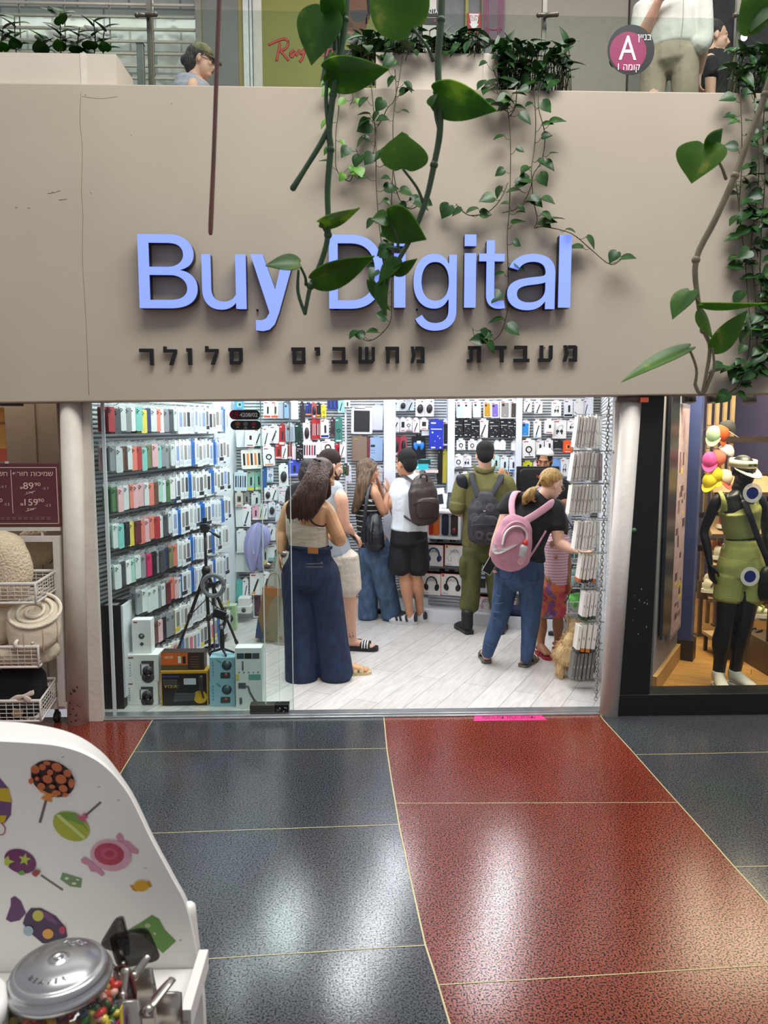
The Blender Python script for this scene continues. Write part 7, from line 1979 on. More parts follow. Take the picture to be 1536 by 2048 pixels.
mb.rings([[q(510,1276),q(550,1283),q(556,1278,.16),q(520,1270,.16)],[q(525,1182),q(564,1186),q(566,1182,.12),q(529,1178,.12)]],0,True,False)
mb.build('bag_body',[KR],bg)
MB().rings([[q(525,1190,-.002),q(564,1196,-.002),q(566,1190,.121),q(529,1184,.121)],[q(524.5,1175,-.003),q(565.5,1178,-.003),q(567,1174,.123),q(528,1171,.123)]],0,True,False).build('folded_rim',[M('a3672f',.6)],bg)
text('G',M('1f1a18',.6),q(531.5,1268,-.012),(1,0,-.16),UP,.05,bg,'letter',depth=.001)
MB().prism([(0,0),(.045,-.03),(.07,-.02),(.05,.05),(.02,.17),(0,.05)],.002,q(512,1273,-.006),ux=(1,0,-.1),uy=UP).build('blue_print',[M('33476b',.6)],bg)
MB().limb([q(532,1176,.03),q(540,1150,.02),q(556,1150,.02),q(560,1178,.03)],.004,n=6,k=4).build('handle',[M('7a5a36',.6)],bg)
# ------------------------------------------------------------------ dog
random.seed(31)
FUR,FURD=M('d9b98a',.9,var=.12,vs=30),M('c39c66',.9,var=.12,vs=30)
t=thing('dog','small fluffy golden dog standing behind the grey slim boxes','dog',(1.56,5.62,.012))
df,ds=nrm((.40,.92,0)),nrm((.92,-.40,0))
c0=V((1.605,5.67,.20))
mb=MB()
mb.limb([c0-df*.13,c0-df*.05,c0+df*.07,c0+df*.17+UP*.03,c0+df*.23+UP*.08],[(.095,.100),(.098,.105),(.088,.098),(.075,.085),(.055,.06)],side=ds,n=16)
hd=c0+df*.29+UP*.10
mb.ell(hd,df*.075,ds*.065,UP*.065)
mb.limb([hd+df*.05-UP*.015,hd+df*.115-UP*.025],[.033,.020],n=10,k=1)
for sd_ in(-1,1):
 mb.limb([hd+ds*(.045*sd_)+UP*.045,hd+ds*(.06*sd_)+UP*.085-df*.01],[(.022,.01),(.008,.006)],side=ds,n=8,k=1)
 a=c0+ds*(.055*sd_)
 hip=a-df*.11
 mb.limb([hip,hip+df*.03-UP*.075,hip-df*.035-UP*.125,hip-df*.02-UP*.175],[.055,.042,.024,.022],n=10)
 mb.limb([hip-df*.025-UP*.178,hip+df*.02-UP*.18],[.022,.018],n=8,k=1)
 shd=a+df*.13
 mb.limb([shd,shd-df*.01-UP*.08,shd+df*.0-UP*.13,shd-UP*.175],[.045,.032,.024,.021],n=10)
 mb.limb([shd-UP*.178,shd+df*.035-UP*.18],[.022,.017],n=8,k=1)
mb.limb([c0-df*.12+UP*.06,c0-df*.13+UP*.10,c0-df*.06+UP*.12,c0+UP*.11],[.035,.04,.035,.02],n=10)
sp=MB()
o=mb.build('body',[FUR],t,vox=.007,smooth=2)
for i in range(8000):
 v=V(random.choice(mb.v))
 cen=c0+df*max(-.12,min(.2,(v-c0).dot(df)))
 n=v-cen
 if n.length<.03 or v.z<.045:
  continue
 n.normalize()
 v=v+V([random.uniform(-.012,.012)for _ in range(3)])
 d=nrm(n*.55-UP*.45-df*.45+V([random.uniform(-.35,.35)for _ in range(3)]))
 L=random.uniform(.018,.040)*(.6 if(v-hd).length<.1 else 1)
 w=d.cross(V([random.uniform(-1,1)for _ in range(3)])).normalized()*.0016
 sp.add([v-w,v+w,v+d*L*.6+w*.7-UP*.002,v+d*L-UP*.008],[(0,1,2),(0,2,3)],0 if random.random()<.7 else 1,True)
tag(sp.build('fur',[FUR,FURD],t),kind='stuff')
MB().ell(hd+df*.128-UP*.02,.010).build('nose',[KK],t)
for sd_ in(-1,1):
 MB().ell(hd+df*.062+ds*(.03*sd_)+UP*.018,.009).build('eye',[KK],t)
# ================================================================== SHOE SHOP BEYOND THE WHITE PIPE
YR=4.90
BLKF=M('0c0c0d',.45,var=.2,vs=40)
jx0,jx1t,jx1b=at(1240,1100,YR).x,at(1322,800,YR).x,at(1292,1385,YR).x
mb=MB()
rs=[]
for z,x1 in((0,jx1b),(2.10,jx1t)):
 rs.append([V((jx0,YR-.06,z)),V((x1,YR-.06,z)),V((x1,YR+.16,z)),V((jx0,YR+.16,z))])
mb.rings(rs,0,True,False)
jamb=struct('trim_4',mb,[BLKF],bevel=.004)
MB().cyl(at(1268,1060,YR-.06)+V((0,.004,0)),at(1268,1060,YR-.06)-V((0,.008,0)),.014,n=14).build('green_button',[M('3f7a58',.4)],jamb)
mb=MB()
random.seed(15)
for i in range(26):
 x,z=random.uniform(jx0+.02,jx1b-.02),random.choice([random.uniform(.04,.2),random.uniform(.55,.85)])
 mb.box((x,YR-.0605,z),(random.uniform(.002,.008),.001,random.uniform(.002,.012)))
mb.build('scuff_marks',[M('8f8b86',.8)],jamb)
ptop=at(1400,1381,YR).z
mb=MB().box2((jx0,YR-.07,0),(6.2,YR+.10,ptop))
struct('trim_5',mb,[BLKF],bevel=.004)
GLASSR=glass('shoe_shop_glass','f0f3f2')
w2=struct('window_2',MB().box2((jx1b-.01,YR,ptop),(6.2,YR+.012,2.10)),[GLASSR])
WOODR=mat_planks('warm_wood_planks','c99a58','b98746','6a4a24',math.radians(28),.13,1.2,.4)
mb=MB()
mb.add([(1.95,5.0,.006),(6.2,5.0,.006),(6.2,9.6,.006),(2.9,9.6,.006)],[(0,1,2,3)])
struct('floor_shoe_shop',mb,[WOODR])
GREYW=M('8a8a92',.5,var=.05)
PURP=M('4a4668',.55,var=.06,vs=3)
PA,PB=fl(1296,1390),fl(1347,1318)
d=(PB-PA).normalized()
n=V((d.y,-d.x,0))
panel('wall_shoe_shop',PA,PB,.0,2.86,.05,GREYW)
R=Matrix((d,n,UP)).transposed()
bb=struct('baseboard_right',MB().box((PA+PB)/2+n*.04+UP*.07,((PB-PA).length,.03,.14),0,R),[M('b9925c',.5)])
PO=PB+d*.05
mb=MB().box(PO+UP*1.50+n*.05,(.13,.16,2.66),0,R)
struct('trim_6',mb,[M('3d4a7c',.5,var=.04)],bevel=.004)
struct('trim_7',MB().box(PO+UP*.09+n*.055,(.15,.19,.18),0,R),[M('2c2926',.4)],bevel=.004)
t=thing('poster_frame','tall narrow framed pink and brown picture on the shoe shop partition','picture',PA.lerp(PB,.62)+n*.03+UP*.28)
c=PA.lerp(PB,.66)+n*.045+UP*1.18
MB().box(c,(.46,.03,1.76),0,R).build('frame',[M('a7a2a6',.35,.5)],t)
mb=MB().box(c+n*.016,(.42,.002,1.70),0,R)
random.seed(17)
for i in range(26):
 q=c+n*.0175+d*random.uniform(-.14,.14)+UP*random.uniform(-.8,.5)
 mb.box(q,(random.uniform(.03,.12),.001,random.uniform(.02,.10)),random.choice([1,2,2,3,3]),R)
mb.build('picture',[M('b9a1a6',.5,var=.2,vs=20),M('d9c23a',.5),M('8c6a6a',.5),M('5b4348',.5)],t)
c=PA.lerp(PB,.28)+n*.046+UP*1.3
t=thing('dark_screen','dark tall panel mounted on the shoe shop partition close to the glass','panel',c-UP*.9)
MB().box(c,(.30,.03,1.8),0,R).build('panel',[M('15161a',.3)],t)
MB().box(c+n*.004,(.33,.02,1.84),0,R).build('surround',[M('3f424c',.4)],t)
struct('wall_shoe_shop_back',MB().box2((2.3,8.55,0),(6.2,8.62,2.86)),[PURP])
mb=MB()
for k in range(24):
 mb.box((4.1,8.548,.06+.12*k),(3.6,.006,.006))
struct('trim_8',mb,[M('3b3856',.6)])
DARKW,SHELFW=M('3b2f28',.5,var=.12),M('b89a74',.5,var=.10)
sx,sY=at(1392,1100,6.75).x,6.75
t=thing('shoe_rack','dark slatted rack with sloping wooden shelves of shoes and hanging caps','rack',(sx+.2,sY,.006))
mb=MB()
for k in range(5):
 mb.box((sx+.02+.07*k,sY+.06,1.25),(.03,.03,2.3),0)
mb.build('uprights',[M('a9906c',.5,var=.15)],t)
mb=MB()
for z in(.42,.80,1.10,1.45,1.78):
 mb.box((sx+.33,sY+.05,z),(.62,.05,.05))
mb.build('crossbars',[DARKW],t)
for k,(py,nm)in enumerate(((985,0),(1068,1),(1130,2),(1196,3))):
 z=at(1400,py,6.45).z
 mb=MB()
 mb.add([(sx-.02,sY-.34,z),(sx+.62,sY-.34,z),(sx+.62,sY+.02,z+.12),(sx+.08,sY+.02,z+.12)],[(0,1,2,3)])
 mb.add([(sx-.02,sY-.34,z-.02),(sx+.62,sY-.34,z-.02),(sx+.62,sY+.02,z+.10),(sx+.08,sY+.02,z+.10)],[(3,2,1,0)])
 mb.build('shelf',[SHELFW],t)
 MB().box((sx+.30,sY-.345,z-.012),(.64,.012,.034)).build('shelf_edge',[M('5a4a3a',.4)],t)
mb=MB().prism([(0,0),(.16,0),(.62,-.16),(.62,-.24),(0,-.16)],.02,(sx,sY-.05,.52),ux=(1,0,0),uy=UP)
mb.box((sx+.05,sY-.03,.20),(.03,.03,.36)).box((sx+.05,sY-.03,.015),(.07,.07,.02)).box((sx+.36,sY+.3,.25),(.03,.03,.46)).box((sx+.36,sY+.3,.015),(.07,.07,.02))
mb.build('foot_bracket',[M('6a5a48',.5,var=.1)],t)
def sport_shoe(lab,heel,d,k=1.0,body='d9d2bb',accent='2f2e2c',solec='e9e4d6',z=0.0,grp='shoes on the shoe shop shelves'):
 t=thing('sport_shoe',lab,'shoe',(heel.x,heel.y,z),grp)
 dd=nrm((d[0],d[1],0))
 sd=V((dd.y,-dd.x,0))
 mb=MB()
 shoe(mb,V((heel.x,heel.y,0)),d,.27*k,.045*k,.09*k,z=z+.02)
 mb.build('upper',[M(body,.6,var=.05)],t,vox=.008,smooth=1)
 mb=MB()
 sole(mb,V((heel.x,heel.y,0)),d,.285*k,.052*k,.032*k,z=z)
 mb.build('sole',[M(solec,.6)],t)
 mb=MB()
 b=V((heel.x,heel.y,z+.02))
 for q in(.08,.13,.18):
  c=b+dd*q*k+UP*.035
  mb.limb([c-sd*.046*k,c+dd*.02-sd*.03*k+UP*.04*k,c+dd*.02+UP*(.058-q*.12)*k,c+dd*.02+sd*.03*k+UP*.04*k,c+sd*.046*k],[(.008,.004)]*5,side=dd,n=6)
 mb.build('trim',[M(accent,.6)],t)
 return t
for k,(px,py,dx,lab,bodyc,acc)in enumerate(((1402,1180,(.8,-.5),'cream running shoe with black trim at the front of the lowest rack shelf','e6dfc4','4a4a40'),(1412,1160,(.8,-.4),'cream running shoe behind it on the lowest rack shelf','e2dbc2','6a6a5c'),
             (1424,1098,(.7,-.6),'cream and black sneaker on the third shelf behind the mannequin arm','e0d6b6','2a2a28'),(1422,1082,(.8,.2),'orange tinted sandal on the third shelf behind the mannequin arm','d98a5a','8a4a2a'),
             (1434,1048,(.8,-.1),'bright red shoe on the second shelf behind the mannequin','b52a34','7a1a22'))):
 q=at(px,py,6.52)
 zz={0:3,1:3,2:2,3:2,4:1}[k]
 z=at(1400,(985,1068,1130,1196)[zz],6.45).z+.045+(.03 if k in(1,3)else 0)
 sport_shoe(lab,V((q.x,6.50+(.08 if k in(1,3)else 0),0)),dx,.95,bodyc,acc,z=z)
def cap(lab,c,f,hx,brim=None,k=1.0,grp='caps hanging on the rack'):
 t=thing('cap',lab,'cap',c,grp)
 f=nrm(f)
 s=f.cross(UP).normalized()
 u=s.cross(f)
 rs=[]
 for q,r in((0,1),(.25,.97),(.5,.85),(.75,.62),(.93,.32),(1,.04)):
  rs.append([c+u*(.105*k*q)+(s*math.cos(w)*.082+f*math.sin(w)*.095)*(r*k)for w in(2*math.pi*i/20 for i in range(20))])
 MB().rings(rs,0,True,True).build('crown',[M(hx,.7,var=.05)],t)
 vs=[]
 for i in range(9):
  a=math.radians(20+140*i/8)
  vs.append((math.cos(a)*.082*k,math.sin(a)*.093*k))
 for i in range(9):
  a=math.radians(160-140*i/8)
  vs.append((math.cos(a)*.088*k,math.sin(a)*.16*k))
 MB().prism(vs,.005,c-u*.003,ux=s,uy=f,uz=-u).build('brim',[M(brim or hx,.7)],t)
 return t
ca=lambda px,py,Y=6.30:at(px,py,Y)
for lab,px,py,f,hx,br in(('pale mint cap hanging at the top of the shoe rack',1428,868,(-.35,-.4,-.85),'b7d3ae',None),('orange cap close behind the pale mint cap',1441,866,(.2,-.3,-.9),'d9602c',None),('black and white cap beside the mint cap',1453,858,(.7,-.3,-.5),'3a3a3a','e0dcd0'),
        ('hot pink cap hanging in the middle of the shoe rack',1420,920,(-.3,-.5,-.8),'e0559f',None),('coral cap half hidden behind the hot pink cap',1434,916,(.2,-.2,-.9),'d9725c',None),('black and white patterned cap beside the coral cap',1450,906,(.6,-.4,-.6),'d9d6d0','2a2a2a'),
        ('bright yellow cap hanging low on the shoe rack',1430,950,(-.1,-.6,-.8),'e6d424',None),('second yellow cap under the bright yellow cap',1421,962,(-.5,-.4,-.7),'d9c62a',None),('cream cap with a coral peak behind the mannequin shoulder',1448,955,(.3,-.5,-.8),'e3d6bd','e06a5c')):
 q=ca(px,py)
 cap(lab,q,f,hx,br,.74)
 put('display_peg',MB().limb([(0,.36,0),(0,.03,0),(0,.0,.02)],.004,n=6,k=1).mesh('display_peg',[M('3a3430',.4)]),Matrix.Translation(q+V((0,.02,.03))),'dark rack peg holding the '+lab,'display peg','pegs of the shoe rack')
wx=at(1524,1000,7.6).x
t=thing('wall_shoe_shelves','sloping wall shelves with pale and dark shoes past the purple wall','shelf',(wx+.5,7.9,.006))
mb,ml=MB(),MB()
for z in(1.05,1.35,1.62,1.88):
 mb.box((wx+.6,7.75,z),(1.2,.3,.02),0,Matrix.Rotation(.35,3,'X')).box((wx+.6,7.60,z-.05),(1.2,.012,.05))
mb.build('shelf',[SHELFW],t)
MB().box2((wx-.02,7.55,.006),(wx+.02,8.5,2.6)).build('side_panel',[PURP],t)
MB().box((wx+.6,7.92,1.3),(1.2,.02,2.5)).build('back_panel',[M('4a4038',.6)],t)
for k,(z,x,hx,lab)in enumerate(((1.40,.16,'2b2b2b','black shoe on the second wall shelf past the purple wall'),(1.67,.16,'d9cfbd','pale shoe on the third wall shelf past the purple wall'),(1.93,.18,'2e2e2e','dark shoe on the top wall shelf past the purple wall'),(1.10,.2,'33302c','dark shoe on the lowest wall shelf past the purple wall'))):
 sport_shoe(lab,V((wx+x,7.68,0)),(.9,-.3),.95,hx,'c9c4b6',z=z,grp='shoes on the wall shelves')
MB().box2((wx+.02,7.57,1.95),(wx+.6,7.60,2.10)).build('green_picture',[M('5fae3a',.5,var=.5,vs=6,hex2='d9d6cc')],t)
for px,nm in((1497,'a'),(1376,'b'),(1424,'c')):
 q=at(px,795,5.6)
 t=thing('track_spotlight',{'a':'black ceiling spotlight above the mannequin','b':'black ceiling spotlight by the blue post','c':'black ceiling spotlight over the slatted rack'}[nm],'spotlight',(q.x,5.6,2.86))
 MB().cyl((q.x,5.6,2.86),(q.x,5.6,q.z+.05),.012).build('stem',[KK],t)
 MB().cyl((q.x,5.6,q.z+.07),(q.x,5.58,q.z-.035),.045,.05,16).build('head',[KK],t)
# ---- mannequin
MANN=M('1a1a1c',.38,var=.05)
p=Person('black female mannequin in a pale green sports top and shorts with a white visor',5.36,(.10,-1),MANN,name='mannequin',vox=.0065)
P_=lambda x,y,dy=0:p.p(x,y,dy)
nk,ch,wa,pe=P_(1476,978),P_(1480,1020),P_(1484,1075),P_(1482,1120)
p.torso([pe-UP*.05,pe,wa,ch,P_(1478,992),nk],[(.13,.10),(.150,.115),(.115,.09),(.135,.10),(.115,.07),(.042,.042)])
p.head(P_(1486,942),(.2,-1,-.1),(0,0,1),.98,nk,.042)
p.arm(P_(1432,1000),P_(1408,1062,.05),P_(1420,1128,-.02),(.042,.033,.022))
p.hand(P_(1420,1128,-.02),(.16,-.05,-1),(.9,.2,0),.92,.25,1,.1,.4)
p.arm(P_(1522,1002),P_(1532,1060,.06),P_(1540,1120,-.0),(.042,.033,.022))
p.hand(P_(1540,1120),(0,0,-1),(-.9,.2,0),.92,.3,-1,.1,.4)
hl,hr=P_(1460,1150),P_(1500,1150)
al,ar=V((P_(1432,1360).x,5.33,.10)),V((P_(1468,1358).x,5.36,.10))
p.leg(hl,P_(1449,1255,-.03),al,(.090,.062,.042))
p.leg(hr,P_(1486,1255,-.03),ar,(.090,.062,.042))
t=p.finish((P_(1450,1370).x,5.36,.012))
t['category']='mannequin'
LIME=M('b4b86a',.7,var=.05,bump=.15,bs=12)
p.cloth('sports_top',LIME,lambda m:(p.torso([P_(1484,1072),P_(1482,1050),P_(1480,1022),P_(1479,1010,-.01)],[(.120,.098),(.135,.108),(.150,.122),(.12,.10)],m),m.limb([P_(1448,1022,-.05),P_(1447,1000,-.055),P_(1440,984,-.01),P_(1447,990,.05)],[(.03,.012),(.022,.010),(.020,.010),(.02,.01)],side=p.r,n=10),m.limb([P_(1514,1022,-.05),P_(1512,1002,-.05),P_(1508,985,-.01)],[(.03,.012),(.022,.010),(.020,.010)],side=p.r,n=10)),.007,3)
p.cloth('sports_shorts',LIME,lambda m:(m.limb([P_(1484,1082),P_(1483,1105),P_(1482,1130),P_(1481,1150)],[(.125,.105),(.150,.122),(.172,.132),(.17,.132)],side=p.r,n=18),m.limb([hl,P_(1456,1180),P_(1454,1198)],[(.10,.115),(.095,.108),(.096,.105)],side=p.r,n=16),m.limb([hr,P_(1500,1180),P_(1498,1199)],[(.10,.115),(.095,.108),(.096,.105)],side=p.r,n=16)),.007,3)
MB().limb([P_(1436,1200,-.06),P_(1452,1196,-.125),P_(1478,1197,-.12)],.0015,n=5).limb([P_(1438,1112,-.08),P_(1450,1118,-.12),P_(1484,1122,-.15),P_(1515,1114,-.12)],.002,n=5).build('seam',[M('8e9350',.7)],t)
MB().limb([P_(1446,1092,-.13)+V((.008*math.cos(w),-.005,.016*math.sin(w)))for w in(2*math.pi*i/12 for i in range(13))],.0018,n=5,k=1).build('logo',[M('e0e0c8',.5)],t)
VIS=M('e9dfc4',.6,var=.03)
t_v=thing('sun_visor','cream sun visor with black lettering on the mannequin head','visor',P_(1486,920))
hc,hf,hu,hr_=p.hc,p.hf,p.hu,p.hr
rs=[]
for z,r in((.030,1.03),(.085,.98)):
 rs.append([p.P(0,-.008,z)+hr_*(.084*r*math.cos(w))+hf*(.100*r*math.sin(w))for w in(2*math.pi*i/28 for i in range(28))])
MB().rings(rs,0,False,True).build('band',[VIS],t_v,solid=.005)
vs=[(math.cos(a)*.084,math.sin(a)*.10-.008)for a in(math.radians(10+160*i/12)for i in range(13))]+[(math.cos(a)*.092,math.sin(a)*.185-.012)for a in(math.radians(165-150*i/12)for i in range(13))]
MB().prism(vs,.005,p.P(0,0,.033),ux=hr_,uy=(hf-hu*.35).normalized(),uz=-hu).build('peak',[VIS],t_v)
text('SKECHERS',INK,p.P(0,.097,.046)-hr_*.0,-hr_,hu,.020,t_v,'lettering',depth=.002,bold=.02,width=.07)
bagm=thing('sling_bag','black bag on a wide strap worn across the mannequin','bag',P_(1528,1190,-.12))
MB().limb([P_(1487,1000,-.105),P_(1500,1030,-.15),P_(1514,1070,-.135),P_(1530,1108,-.15),P_(1538,1130,-.14)],[(.022,.004)]*5,side=(1,0,.4),n=8,k=4).limb([P_(1487,1000,-.105),P_(1484,985,-.05),P_(1486,984,.03)],[(.020,.004)]*3,side=(1,0,0),n=8,k=3).build('strap',[KK],bagm)
MB().ell(P_(1535,1168,-.10),V((.075,0,0)),V((0,.06,0)),V((0,0,.125)),e=.6).build('bag_body',[M('161618',.5,var=.1)],bagm)
for a,d,lab in((al,(-.22,-1),'white trainer on the mannequin foot closer to the pipe'),(ar,(.34,-1),'white trainer on the other mannequin foot')):
 dd=nrm((d[0],d[1],0))
 h=V((a.x,a.y,0))-dd*.05
 mb=MB()
 shoe(mb,h,d,.25,.046,.10,z=.03)
 mb.limb([a-UP*.02,a+UP*.03],[.045,.047],n=14,k=1)
 o=mb.build('trainer',[M('ddd6c6',.6,var=.04)],t,vox=.007,smooth=2)
 mb=MB()
 sole(mb,h,d,.262,.05,.032,z=.006)
 mb.build('trainer_sole',[M('e6e1d6',.6)],o)
 mb=MB()
 sd=V((dd.y,-dd.x,0))
 for q in(.09,.12,.15):
  c=h+dd*q+UP*(.128-.28*q+.006)
  mb.limb([c-sd*.024,c+UP*.006,c+sd*.024],.004,n=6)
 mb.build('laces',[M('efebe2',.6)],o)
MB().box((al.x-.02,5.25,.010),(.34,.22,.008)).build('stand_plate',[M('4a4640',.4,.5)],t)
for px,py,nm in((1505,986,'upper'),(1500,1153,'lower')):
 q=at(px,py,YR-.002)
 t=thing('glass_sticker',f'round pale ring sticker with a dark blue dot, {nm} one on the shoe shop glass','sticker',q,'ring stickers on the glass')
 pts=lambda r:[(r*math.cos(w),r*math.sin(w))for w in(2*math.pi*i/28 for i in range(28))]
 MB().prism(pts(.064),.001,q,uz=(0,-1,0),holes=[pts(.040)[::-1]]).build('pale_ring',[film('pale_ring_film','d9dad0',.55)],t)
 MB().prism(pts(.039),.0012,q,uz=(0,-1,0)).build('blue_dot',[M('1a2560',.4)],t)
t=thing('wire_display_stand','black wire display stand on a brown block beside the mannequin','stand',(3.18,5.75,.006))
bx=at(1518,1250,5.75).x
MB().box((bx+.33,5.80,.13),(.66,.42,.25)).build('block',[M('5a4734',.5,var=.12)],t)
mb=MB()
x0=bx+.02
mb.box((x0,5.65,.65),(.02,.02,.80)).box((x0+.5,5.65,.65),(.02,.02,.80))
for k in range(9):
 z=.30+.09*k
 mb.limb([V((x0,5.65,z)),V((x0+.5,5.65,z))],.004,n=5,k=1)
 mb.limb([V((x0,5.65,z)),V((x0+.12,5.65,z+.045)),V((x0,5.65,z+.09))],.003,n=5,k=1)
mb.build('wire_frame',[KK],t)
q=at(1500,1220,6.0)
t=sport_shoe('pale running shoe standing low behind the mannequin knee',V((q.x-.06,6.1,0)),(.9,-.2),1.0,'d9d6b0','8a9a4a',z=at(1500,1232,6.1).z,grp='shoes behind the mannequin')
q2=at(1492,1262,6.0)
sport_shoe('black boot standing low behind the mannequin knee',V((q2.x-.04,6.1,0)),(.5,-.8),1.05,'1f1b19','2c2622','17110e',z=at(1490,1272,6.1).z,grp='shoes behind the mannequin')
xq,zq1,zq2=at(1495,1250,6.12).x,at(1500,1232,6.1).z,at(1490,1272,6.1).z
t=thing('low_shoe_bench','low wooden bench with two steps of shoes behind the mannequin','bench',(xq,6.15,.006))
MB().box((xq+.05,6.12,zq2-.015),(.7,.34,.025)).box((xq+.10,6.14,zq1-.012),(.55,.24,.02)).build('step',[SHELFW],t)
mb=MB()
for x in(-.28,.38):
 for y in(5.98,6.26):
  mb.box((xq+x,y,zq2/2),(.025,.025,zq2-.02))
mb.box((xq-.15,6.2,(zq1+zq2)/2),(.02,.02,zq1-zq2)).box((xq+.35,6.2,(zq1+zq2)/2),(.02,.02,zq1-zq2))
mb.build('legs',[DARKW],t)
# ================================================================== BLANKET SHOP ON THE OTHER SIDE
TAUPE=M('8f8070',.7,var=.05)
struct('wall_blanket_shop',MB().box2((-5.2,5.32,0),(-1.86,5.40,2.86)),[TAUPE])
struct('wall_shop_side',MB().box2((-1.90,4.93,0),(-1.83,5.34,2.86)),[TAUPE])
mb=MB()
for x in(-2.55,-2.2,-1.98):
 mb.box2((x,5.315,0),(x+.006,5.32,2.8))
struct('trim_9',mb,[M('6f6254',.7)])
YL=4.80
t=thing('price_sign','maroon price board with white Hebrew lettering on top of the basket rack','sign',at(60,1058,YL))
a,b=at(-60,926,YL),at(122,1056,YL)
z1,z0=at(60,926,YL).z,at(60,1053,YL).z
MAR=M('5a2a2c',.5,var=.04)
MB().box2((a.x,YL,z0),(b.x,YL+.02,z1)).build('board',[MAR],t,bevel=.004)
PINKW=M('d6b9b0',.5,var=0)
mb=MB()
ix1,iz1,iz0=at(115,990,YL).x,at(60,935,YL).z,at(60,1047,YL).z
mb.box(((a.x+ix1)/2,YL-.001,iz1),(ix1-a.x,.002,.004)).box(((a.x+ix1)/2,YL-.001,iz0),(ix1-a.x,.002,.004)).box((ix1,YL-.001,(iz0+iz1)/2),(.004,.002,iz1-iz0))
xm=at(24,985,YL).x
mb.box((xm,YL-.001,at(24,983,YL).z),(.003,.002,.27))
mb.build('border',[PINKW],t)
T=lambda s,x,y,h,w=None,bold=.0,al='CENTER':text(s,PINKW,at(x,y,YL-.0012),(1,0,0),UP,h,t,'lettering',depth=.0012,bold=bold,width=w,align=al)
T(heb('שמיכות חורף'),66,952,.030,.245)
T('89',57,978,.042,.062)
T('90',75,972,.022,.036)
T('159',61,1011,.042,.082)
T('90',82,1004,.022,.036)
T('-'+heb('ב')+' 1',91,979,.016,.035)
T('-'+heb('ב')+' 2',96,1013,.016,.035)
T('₪',43,978,.018,.016)
T('₪',44,1011,.018,.016)
T('179',59,988,.015,.04)
T('329',61,1021,.015,.045)
MB().limb([at(49,990,YL-.002),at(70,982,YL-.002)],.0016,n=5).limb([at(51,1024,YL-.002),at(72,1016,YL-.002)],.0016,n=5).build('strike_line',[PINKW],t)
T('-'+heb('ב')+' 1',7,976,.016,.035)
T('-'+heb('ב')+' 2',13,1011,.016,.035)
T(heb('חש'),6,952,.030,.055)
T('0',2,1004,.022,.018)
mb=MB()
for py in(1035,1038):
 for k in range(9):
  mb.box((at(2+11.5*k,py,YL).x+.01,YL-.001,at(50,py,YL).z),(.022,.001,.0028))
mb.build('small_print',[M('9a7b75',.5)],t)
MB().box(at(14,925,YL)+V((0,-.002,0)),(.02,.01,.014)).build('clip',[M('b9b2a6',.4)],t)
MB().box2((a.x,YL-.004,at(60,1058,YL).z-.012),(at(120,1058,YL).x,YL+.02,at(60,1054,YL).z-.002)).build('holder_rail',[M('cfc9c0',.4)],t)
xs_=at(84,1065,YL).x
MB().box2((xs_-.006,YL,at(84,1076,YL).z),(xs_+.006,YL+.015,at(84,1058,YL).z)).build('stem',[M('cfc9c0',.4)],t)
RW=M('d5cec5',.45,var=.03)
t=thing('basket_rack','white metal rack on castors carrying wire baskets of blankets','rack',(at(60,1440,4.75).x,4.95,.06))
xr0,xr1=at(113,1080,YL).x,at(124,1400,YL).x
zt,zb=at(116,1072,YL).z,at(124,1412,YL).z
mb=MB()
mb.rings([[V((xr1-.02,YL-.01,zb)),V((xr1+.02,YL-.01,zb)),V((xr1+.02,YL+.03,zb)),V((xr1-.02,YL+.03,zb))],[V((xr0-.02,YL-.01,zt)),V((xr0+.02,YL-.01,zt)),V((xr0+.02,YL+.03,zt)),V((xr0-.02,YL+.03,zt))]],0,True,False)
mb.build('post',[RW],t)
MB().box2((-3.0,YL-.007,zt-.035),(xr0-.02,YL+.027,zt)).build('top_rail',[RW],t)
MB().box2((-2.9,YL+.0,zb-.02),(xr1+.04,YL+.40,zb+.02)).build('base',[RW],t)
MB().box2((-2.9,YL+.36,zb),(-2.86,YL+.40,zt)).box2((xr1-.02,YL+.36,zb),(xr1+.02,YL+.40,zt)).build('rear_post',[RW],t)
for x,y in((xr1-.06,YL+.06),(xr1-.02,YL+.3),(-2.7,YL+.06)):
 MB().cyl((x-.014,y,.032),(x+.014,y,.032),.032,n=16).box((x,y,(zb-.02+.05)/2+.01),(.02,.02,max(.02,zb-.07))).build('castor',[M('3a3836',.5)],t)
